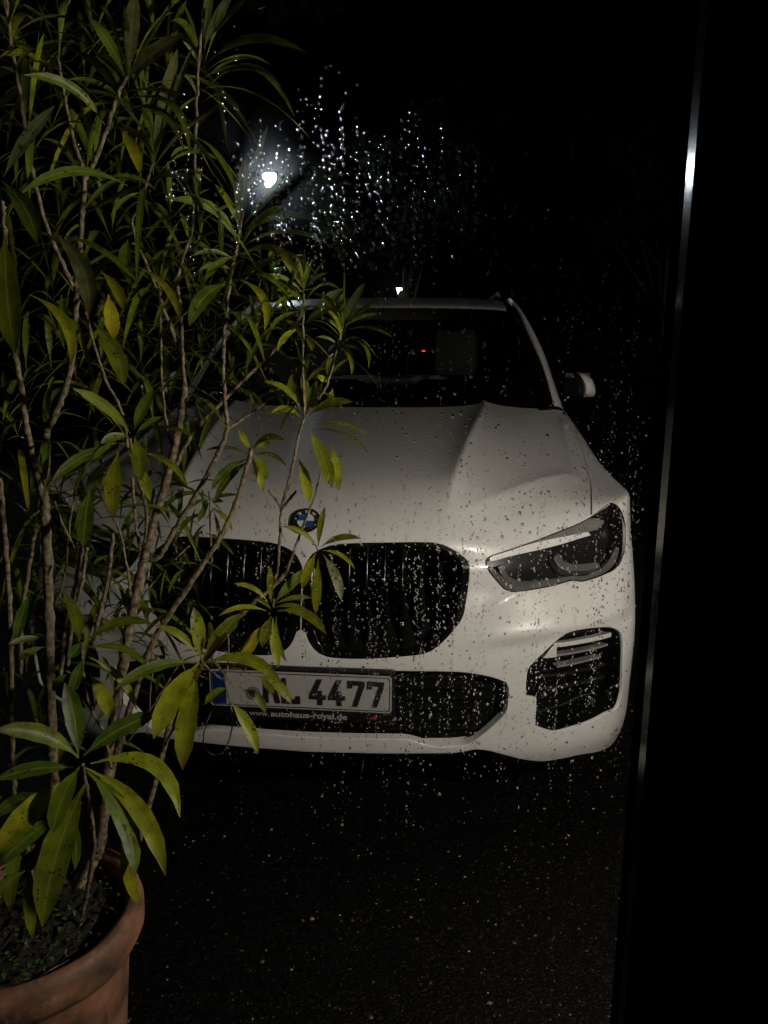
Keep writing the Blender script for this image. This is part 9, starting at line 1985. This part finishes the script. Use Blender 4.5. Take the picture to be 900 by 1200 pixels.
 ([-0.784,1.52,1.105],[-0.803,1.467,1.149],[-0.821,1.413,1.137],[0.41,0.36,0.84],0.0116,0),
 ([-0.784,1.52,1.099],[-0.727,1.524,1.113],[-0.67,1.528,1.104],[-0.18,-0.01,0.98],0.013,0),
 ([-0.784,1.52,1.093],[-0.849,1.537,1.127],[-0.915,1.553,1.11],[0.33,-0.11,0.94],0.0105,1),
 ([-0.784,1.52,1.086],[-0.746,1.452,1.12],[-0.708,1.384,1.086],[-0.49,0.02,0.87],0.0096,1),
 ([-0.784,1.52,1.08],[-0.781,1.589,1.078],[-0.777,1.658,1.029],[-0.05,0.14,0.99],0.0115,1),
 ([-0.784,1.52,1.074],[-0.838,1.49,1.062],[-0.893,1.461,0.974],[-0.07,-0.53,0.85],0.0124,1),
 ([-0.695,1.52,1.051],[-0.691,1.519,1.098],[-0.687,1.518,1.118],[-0.74,0.66,0.1],0.0121,2),
 ([-0.696,1.52,1.045],[-0.675,1.554,1.096],[-0.654,1.588,1.117],[-0.51,-0.54,0.67],0.0125,1),
 ([-0.697,1.52,1.039],[-0.724,1.519,1.077],[-0.751,1.518,1.102],[0.78,-0.14,0.61],0.0105,0),
 ([-0.697,1.52,1.033],[-0.659,1.51,1.079],[-0.621,1.501,1.078],[-0.71,-0.13,0.69],0.0117,1),
 ([-0.698,1.52,1.026],[-0.707,1.582,1.064],[-0.716,1.645,1.042],[0.16,-0.36,0.92],0.0142,1),
 ([-0.698,1.52,1.02],[-0.729,1.48,1.038],[-0.759,1.44,1.009],[0.41,-0.09,0.91],0.0111,0),
 ([-0.699,1.52,1.014],[-0.646,1.548,1.025],[-0.593,1.577,0.971],[0.1,-0.21,0.97],0.0105,2),
 ([-0.7,1.52,1.008],[-0.771,1.53,0.993],[-0.843,1.54,0.943],[-0.29,-0.17,0.94],0.0097,2),
 ([-0.7,1.52,1.002],[-0.666,1.482,0.976],[-0.631,1.445,0.902],[0.29,-0.47,0.84],0.0123,1),
 ([-0.749,1.5,0.98],[-0.731,1.514,1.041],[-0.714,1.528,1.068],[-0.9,-0.25,0.37],0.014,0),
 ([-0.749,1.5,0.974],[-0.78,1.508,1.015],[-0.812,1.516,1.037],[0.68,-0.31,0.66],0.01,0),
 ([-0.749,1.5,0.968],[-0.723,1.476,0.998],[-0.696,1.452,1.008],[-0.42,0.41,0.81],0.0103,1),
 ([-0.749,1.5,0.961],[-0.746,1.542,0.982],[-0.743,1.583,0.985],[0.07,-0.38,0.92],0.0121,1),
 ([-0.749,1.5,0.955],[-0.8,1.454,0.978],[-0.851,1.408,0.962],[-0.15,0.46,0.87],0.0136,2),
 ([-0.749,1.5,0.949],[-0.69,1.516,0.985],[-0.632,1.531,0.965],[-0.46,0.3,0.83],0.0103,1),
 ([-0.749,1.5,0.943],[-0.778,1.544,0.952],[-0.807,1.588,0.899],[-0.24,-0.15,0.96],0.0112,0),
 ([-0.749,1.5,0.936],[-0.741,1.426,0.926],[-0.733,1.352,0.836],[0.43,-0.22,0.88],0.0141,1),
 ([-0.749,1.5,0.93],[-0.71,1.551,0.917],[-0.672,1.601,0.86],[-0.15,0.45,0.88],0.0113,0),
 ([-0.664,1.52,0.957],[-0.66,1.521,1.009],[-0.656,1.522,1.043],[-0.99,-0.1,0.09],0.0118,2),
 ([-0.665,1.52,0.95],[-0.671,1.544,0.988],[-0.677,1.568,0.996],[0.18,-0.76,0.63],0.0139,1),
 ([-0.666,1.52,0.943],[-0.687,1.496,1.003],[-0.709,1.473,1.014],[0.56,0.63,0.54],0.0109,0),
 ([-0.667,1.52,0.936],[-0.623,1.529,0.959],[-0.58,1.539,0.946],[-0.27,-0.31,0.91],0.0109,1),
 ([-0.667,1.52,0.929],[-0.718,1.553,0.954],[-0.769,1.587,0.943],[0.41,0.12,0.9],0.0135,1),
 ([-0.668,1.52,0.922],[-0.647,1.476,0.942],[-0.626,1.433,0.902],[-0.01,0.22,0.97],0.0128,0),
 ([-0.669,1.52,0.914],[-0.635,1.569,0.91],[-0.601,1.619,0.866],[-0.04,0.24,0.97],0.0132,1),
 ([-0.669,1.52,0.907],[-0.717,1.501,0.915],[-0.766,1.483,0.876],[0.01,0.0,1.0],0.0128,1),
 ([-0.598,1.52,1.109],[-0.593,1.52,1.155],[-0.588,1.52,1.178],[-0.99,-0.04,0.13],0.012,1),
 ([-0.599,1.52,1.101],[-0.614,1.535,1.134],[-0.629,1.551,1.145],[0.68,-0.42,0.6],0.0123,0),
 ([-0.6,1.52,1.093],[-0.603,1.483,1.136],[-0.606,1.445,1.158],[0.49,0.61,0.63],0.011,1),
 ([-0.601,1.52,1.085],[-0.55,1.544,1.112],[-0.499,1.567,1.093],[-0.33,-0.04,0.94],0.0102,1),
 ([-0.601,1.52,1.076],[-0.662,1.508,1.094],[-0.723,1.497,1.038],[0.05,0.21,0.98],0.0107,1),
 ([-0.602,1.52,1.068],[-0.561,1.467,1.068],[-0.52,1.414,1.039],[-0.29,-0.3,0.91],0.0099,1),
 ([-0.603,1.52,1.06],[-0.614,1.57,1.063],[-0.626,1.62,0.999],[-0.44,0.01,0.9],0.0136,1),
 ([-0.818,1.5,1.053],[-0.828,1.513,1.103],[-0.839,1.526,1.122],[0.43,-0.82,0.37],0.0139,2),
 ([-0.818,1.5,1.047],[-0.828,1.475,1.1],[-0.838,1.451,1.137],[0.31,0.82,0.48],0.0143,1),
 ([-0.818,1.5,1.041],[-0.785,1.528,1.075],[-0.753,1.557,1.088],[-0.64,-0.05,0.76],0.014,1),
 ([-0.818,1.5,1.035],[-0.866,1.523,1.075],[-0.915,1.546,1.084],[0.62,0.2,0.76],0.0133,1),
 ([-0.818,1.5,1.028],[-0.79,1.462,1.061],[-0.762,1.425,1.047],[-0.6,0.06,0.8],0.0125,0),
 ([-0.818,1.5,1.022],[-0.8,1.558,1.05],[-0.782,1.616,1.013],[0.21,-0.33,0.92],0.0114,0),
 ([-0.818,1.5,1.016],[-0.862,1.463,1.018],[-0.907,1.426,0.998],[-0.06,0.04,1.0],0.0122,0),
 ([-0.818,1.5,1.01],[-0.73,1.491,1.01],[-0.642,1.482,0.957],[0.06,-0.21,0.98],0.013,1),
 ([-0.818,1.5,1.003],[-0.869,1.545,0.987],[-0.921,1.591,0.919],[-0.04,0.43,0.9],0.0101,0),
 ([-0.69,1.48,0.894],[-0.689,1.482,0.941],[-0.687,1.483,0.972],[0.25,0.97,-0.06],0.0127,2),
 ([-0.691,1.48,0.886],[-0.671,1.463,0.933],[-0.652,1.447,0.965],[-0.79,0.36,0.49],0.0098,1),
 ([-0.691,1.48,0.879],[-0.676,1.509,0.911],[-0.661,1.537,0.927],[-0.21,-0.62,0.75],0.0129,1),
 ([-0.692,1.48,0.872],[-0.739,1.465,0.906],[-0.785,1.449,0.918],[0.56,-0.12,0.82],0.0121,0),
 ([-0.693,1.48,0.865],[-0.64,1.46,0.877],[-0.588,1.441,0.848],[-0.15,-0.2,0.97],0.01,1),
 ([-0.693,1.48,0.858],[-0.723,1.535,0.881],[-0.753,1.59,0.872],[0.04,-0.28,0.96],0.0139,0),
 ([-0.694,1.48,0.851],[-0.684,1.432,0.847],[-0.674,1.384,0.818],[0.17,-0.13,0.98],0.0112,1),
 ([-0.695,1.48,0.844],[-0.648,1.516,0.829],[-0.602,1.552,0.733],[0.27,0.33,0.91],0.0134,2),
 ([-0.603,1.46,0.819],[-0.597,1.46,0.866],[-0.59,1.461,0.897],[-0.96,-0.22,0.14],0.0129,1),
 ([-0.604,1.46,0.81],[-0.613,1.464,0.85],[-0.622,1.468,0.862],[0.71,-0.65,0.27],0.0112,0),
 ([-0.605,1.46,0.802],[-0.6,1.422,0.847],[-0.595,1.384,0.857],[-0.02,0.7,0.71],0.0144,1),
 ([-0.605,1.46,0.794],[-0.567,1.503,0.809],[-0.528,1.547,0.802],[-0.2,-0.07,0.98],0.0114,2),
 ([-0.606,1.46,0.786],[-0.643,1.431,0.813],[-0.68,1.402,0.795],[0.06,0.51,0.86],0.0103,2),
 ([-0.607,1.46,0.777],[-0.565,1.445,0.774],[-0.523,1.429,0.747],[-0.01,-0.45,0.89],0.0111,1),
 ([-0.608,1.46,0.769],[-0.642,1.514,0.761],[-0.677,1.569,0.685],[-0.2,0.18,0.96],0.013,0),
 ([-0.647,1.52,1.199],[-0.643,1.52,1.252],[-0.639,1.52,1.291],[-0.96,0.27,0.08],0.0138,0),
 ([-0.648,1.52,1.192],[-0.668,1.511,1.253],[-0.688,1.502,1.28],[0.7,0.61,0.37],0.0111,0),
 ([-0.649,1.52,1.185],[-0.619,1.5,1.214],[-0.59,1.48,1.206],[-0.48,0.19,0.86],0.0139,1),
 ([-0.649,1.52,1.178],[-0.656,1.564,1.202],[-0.663,1.608,1.202],[-0.17,-0.41,0.89],0.0126,0),
 ([-0.65,1.52,1.171],[-0.654,1.465,1.183],[-0.658,1.41,1.158],[-0.11,0.1,0.99],0.0121,0),
 ([-0.651,1.52,1.164],[-0.59,1.532,1.185],[-0.528,1.544,1.151],[-0.09,-0.43,0.9],0.0113,1),
 ([-0.652,1.52,1.157],[-0.72,1.544,1.163],[-0.788,1.569,1.125],[0.15,0.42,0.9],0.0122,1),
 ([-0.652,1.52,1.15],[-0.616,1.47,1.153],[-0.58,1.421,1.087],[-0.3,-0.34,0.89],0.012,0),
 ([-0.832,1.48,1.186],[-0.832,1.479,1.234],[-0.833,1.479,1.259],[0.07,1.0,0.01],0.0097,1),
 ([-0.832,1.48,1.179],[-0.795,1.489,1.229],[-0.758,1.499,1.259],[-0.62,-0.5,0.61],0.0123,1),
 ([-0.832,1.48,1.173],[-0.872,1.512,1.226],[-0.913,1.543,1.24],[0.25,-0.67,0.7],0.0131,2),
 ([-0.832,1.48,1.167],[-0.818,1.426,1.202],[-0.804,1.372,1.193],[-0.2,0.39,0.9],0.0138,0),
 ([-0.832,1.48,1.161],[-0.805,1.52,1.203],[-0.779,1.56,1.186],[-0.13,-0.55,0.82],0.0124,0),
 ([-0.832,1.48,1.154],[-0.903,1.478,1.161],[-0.975,1.475,1.135],[0.01,0.11,0.99],0.0131,1),
 ([-0.832,1.48,1.148],[-0.763,1.455,1.174],[-0.693,1.431,1.169],[-0.38,-0.33,0.87],0.0132,2),
 ([-0.832,1.48,1.142],[-0.868,1.531,1.154],[-0.903,1.582,1.111],[-0.03,-0.1,0.99],0.0138,1),
 ([-0.832,1.48,1.136],[-0.855,1.406,1.113],[-0.878,1.333,0.968],[0.13,-0.5,0.85],0.0111,2),
 ([-0.528,1.48,0.956],[-0.521,1.481,0.993],[-0.513,1.481,1.012],[-0.85,-0.49,0.21],0.0123,0),
 ([-0.531,1.48,0.944],[-0.547,1.501,0.976],[-0.563,1.522,0.976],[0.04,-0.75,0.66],0.0122,0),
 ([-0.533,1.48,0.932],[-0.531,1.441,0.96],[-0.529,1.402,0.945],[-0.03,0.46,0.89],0.0145,1),
 ([-0.536,1.479,0.919],[-0.505,1.509,0.924],[-0.475,1.539,0.884],[0.06,0.04,1.0],0.0107,1),
 ([-0.538,1.479,0.907],[-0.579,1.472,0.9],[-0.619,1.464,0.841],[-0.28,-0.27,0.92],0.0119,1),
]

ole = thing('oleander', 'tall leafy oleander shrub growing from the terracotta pot before the car', 'potted shrub', (PC.x, PC.y, .40))
B0 = np.array([PC.x, PC.y, .40])
for P_, r0, r1 in STEMS:
    P_ = [np.array(p) - B0 for p in P_]
    # bare bases run down into the soil
    if P_[0][2] + .40 < .78 and r0 >= .006:
        q = P_[0]; k = np.array([PC.x + (q[0] + B0[0] - PC.x) * .55, PC.y + .03 + (q[1] + B0[1] - PC.y) * .45, .385]) - B0; h = np.linalg.norm(k[:2]);
        P_ = [k, k * .45 + q * .55 + np.array([0, .01, 0])] + P_
    C2 = crom(P_, 9); n = len(C2); R_ = [(r0 + (r1 - r0) * i / (n - 1)) * (.72 + .05 * math.sin(i * 2.1 + r0 * 900) + nrng.normal(0, .03) + (.12 if i % 6 == 0 else 0)) for i in range(n)]
    C2 = [c + nrng.normal(0, .0006, 3) for c in C2]
    v, f = tube(C2, R_, 9 if r0 > .005 else 6); mk('stem', v, f, M['bark'], ole)
# the shrub's remaining roots of growth: short bare butts between the trunks
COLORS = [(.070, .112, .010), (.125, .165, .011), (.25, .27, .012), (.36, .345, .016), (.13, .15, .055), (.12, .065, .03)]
def leaf(B_, M_, T_, nn, w):
    B_, M_, T_, nn = map(lambda q: np.array(q, float), (B_, M_, T_, nn)); Cq = 2 * M_ - .5 * (B_ + T_); n = 9; V, U, Fc = [], [], []
    pw = [.08, .20, .58, .85, .97, 1., .97, .84, .52, .05]; w *= .84; tw = rng.uniform(-.35, .35); cu = rng.uniform(.10, .24)
    for i in range(n + 1):
        t = i / n; p = B_ * (1 - t) ** 2 + 2 * Cq * t * (1 - t) + T_ * t * t; d = 2 * (1 - t) * (Cq - B_) + 2 * t * (T_ - Cq); d /= np.linalg.norm(d)
        s_ = np.cross(nn, d); s_ /= np.linalg.norm(s_) + 1e-9; up = np.cross(d, s_); a = tw * (t - .4); s2 = s_ * math.cos(a) + up * math.sin(a); u2 = up * math.cos(a) - s_ * math.sin(a)
        h = w * .5 * pw[i] * (1 + .05 * math.sin(i * 2.7 + w * 4000))
        for q, lift in ((-1, cu), (-.5, cu * .32), (0, 0), (.5, cu * .32), (1, cu)): V.append(p + s2 * h * q + u2 * h * lift); U.append((t, .5 + .5 * q))
    for i in range(n):
        for j in range(4): Fc.append((i * 5 + j, i * 5 + j + 1, (i + 1) * 5 + j + 1, (i + 1) * 5 + j))
    return V, Fc, U
order = list(range(len(LEAVES)))
size = lambda i: LEAVES[i][4] * np.linalg.norm(np.array(LEAVES[i][2]) - np.array(LEAVES[i][0])) / max(.4, LEAVES[i][0][1]) ** 2
hand = 204; rest = sorted(order[hand:], key=size, reverse=True); single = order[:hand] + rest[:300 - hand]
rV, rF, rU = [], [], []
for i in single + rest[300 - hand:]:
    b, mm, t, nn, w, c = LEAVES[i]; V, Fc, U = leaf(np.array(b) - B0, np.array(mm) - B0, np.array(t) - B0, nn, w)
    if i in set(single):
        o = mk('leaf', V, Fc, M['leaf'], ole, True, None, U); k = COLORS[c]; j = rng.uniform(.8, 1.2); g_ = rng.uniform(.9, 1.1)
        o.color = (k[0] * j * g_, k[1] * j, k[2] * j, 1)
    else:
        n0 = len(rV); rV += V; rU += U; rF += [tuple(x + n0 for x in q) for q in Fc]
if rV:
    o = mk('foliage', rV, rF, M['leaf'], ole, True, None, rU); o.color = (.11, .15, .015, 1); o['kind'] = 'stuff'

# ---------------------------------------------------------------- street lamp and trees beyond the car
def post_lamp(name, label, cat, P, k, glass):
    sl = thing(name, label, cat, (P[0], P[1], 0)); h = P[2]
    def lt(pr, n, nm, mt, sm=True):
        v, f = lathe(pr, n); mk(nm, v, f, mt, sl, sm)
    lt([(.0, 0), (.11 * k, 0), (.11 * k, .5), (.07 * k, .58), (.05 * k, h - .4 * k), (.05 * k, h - .16 * k), (.09 * k, h - .13 * k), (.0, h - .13 * k)], 20, 'post', M['brass'])
    lt([(.0, h - .128 * k), (.075 * k, h - .128 * k), (.145 * k, h + .105 * k), (.0, h + .105 * k)], 6, 'lantern_glass', glass, False)
    lt([(.17 * k, h + .107 * k), (.17 * k, h + .12 * k), (.05 * k, h + .22 * k), (.02 * k, h + .27 * k), (.0, h + .28 * k)], 6, 'lantern_hood', M['brass'], False)
    for q in range(6):
        a = 2 * math.pi * q / 6; v, f = tube([(.078 * k * math.cos(a), .078 * k * math.sin(a), h - .13 * k), (.148 * k * math.cos(a), .148 * k * math.sin(a), h + .108 * k)], [.009 * k, .009 * k], 6); mk('glazing_bar', v, f, M['brass'], sl)
post_lamp('street_lamp', 'glowing white street lamp far behind the car in the dark', 'street lamp', STREET, 1., M['street_glass'])
post_lamp('garden_lamp', 'tiny distant lamp glowing just above the middle of the car roof', 'garden lamp', (-1.94, 25., 2.98), .8, M['garden_glass'])

def tree(name, label, loc, trunk_h, crown_c, crown_r, nleaf, size, seed, group=None):
    g = np.random.default_rng(seed); t = thing(name, label, 'tree', loc, group)
    top = np.array(crown_c); P_ = [np.array([0, 0, -.05]), np.array([.05, .02, trunk_h * .5]), np.array([top[0] * .4, top[1] * .4, trunk_h]), top * [.9, .9, 1]]
    C2 = crom(P_, 5); R0 = .035 * trunk_h + .04; parts = [tube(C2, [R0 * (1 - .75 * i / (len(C2) - 1)) for i in range(len(C2))], 9)]
    mk('trunk', *joinparts(parts), M['tree_bark'], t)
    # limbs carry clumps of leaves
    clumps = []
    for k in range(26):
        d = g.normal(size=3); d /= np.linalg.norm(d); d[2] = d[2] * .8 + .1; c = top + d * np.array(crown_r) * g.uniform(.45, 1.0); clumps.append((c, g.uniform(.22, .42) * min(crown_r)))
    for k in range(9):
        c, _ = clumps[k]; s0 = C2[int(len(C2) * g.uniform(.5, .95)) - 1]; v, f = tube([s0, s0 * .5 + c * .5 + [0, 0, -.05], c], [R0 * .3, R0 * .18, R0 * .06], 6); mk('limb', v, f, M['tree_bark'], t)
    n = nleaf; ci = g.integers(0, len(clumps), n); C = np.array([clumps[i][0] for i in ci]); Rr = np.array([clumps[i][1] for i in ci])[:, None]
    d = g.normal(size=(n, 3)); d /= np.linalg.norm(d, axis=1, keepdims=True); p = C + d * Rr * (g.random((n, 1)) ** .45)
    ax = g.normal(size=(n, 3)); ax[:, 2] -= .5; ax /= np.linalg.norm(ax, axis=1, keepdims=True); sd = np.cross(ax, g.normal(size=(n, 3))); sd /= np.linalg.norm(sd, axis=1, keepdims=True)
    s = size * g.uniform(.6, 1.25, (n, 1)); V = np.stack([p, p + ax * s * .5 + sd * s * .36, p + ax * s, p + ax * s * .5 - sd * s * .36], 1).reshape(-1, 3)
    o = mk('crown', V, np.arange(4 * n).reshape(-1, 4), M['tree_leaf'], t, False); o['kind'] = 'stuff'; return t
tree('broadleaf_tree', 'dark leafy tree hanging over the top of the oleander', (-4.75, 5.2, 0), 2.6, (2.35, -.2, 4.05), (1.9, 1.2, .95), 7000, .085, 1)
tree('broadleaf_tree', 'dim round tree standing beside the far street lamp', (-1.4, 19.5, 0), 2.4, (0, 0, 4.6), (2.0, 1.8, 2.2), 7000, .16, 2)
tree('broadleaf_tree', 'black tree far right behind the car roof', (5.2, 21, 0), 2.6, (0, 0, 5.2), (2.6, 2.2, 2.6), 6000, .18, 5)
# clipped hedge across the far side of the yard
g = np.random.default_rng(9); n = 16000
p = np.stack([g.uniform(-9, 9, n), 11.5 + g.uniform(-.45, .45, n), 1.55 * g.random(n) ** .8], 1); ax = g.normal(size=(n, 3)); ax /= np.linalg.norm(ax, axis=1, keepdims=True); sd = np.cross(ax, g.normal(size=(n, 3))); sd /= np.linalg.norm(sd, axis=1, keepdims=True); s = .09 * g.uniform(.6, 1.2, (n, 1))
hd = thing('hedge', 'long dark hedge behind the parked car', 'hedge', (0, 11.5, 0))
V = np.stack([p, p + ax * s * .5 + sd * s * .4, p + ax * s, p + ax * s * .5 - sd * s * .4], 1).reshape(-1, 3) - [0, 11.5, 0]
tag(mk('hedge_leaves', V, np.arange(4 * n).reshape(-1, 4), M['tree_leaf'], hd, False), kind='stuff')
boxobj('hedge_core', (-9, -.3, 0), (9, .3, 1.35), M['void'], hd)
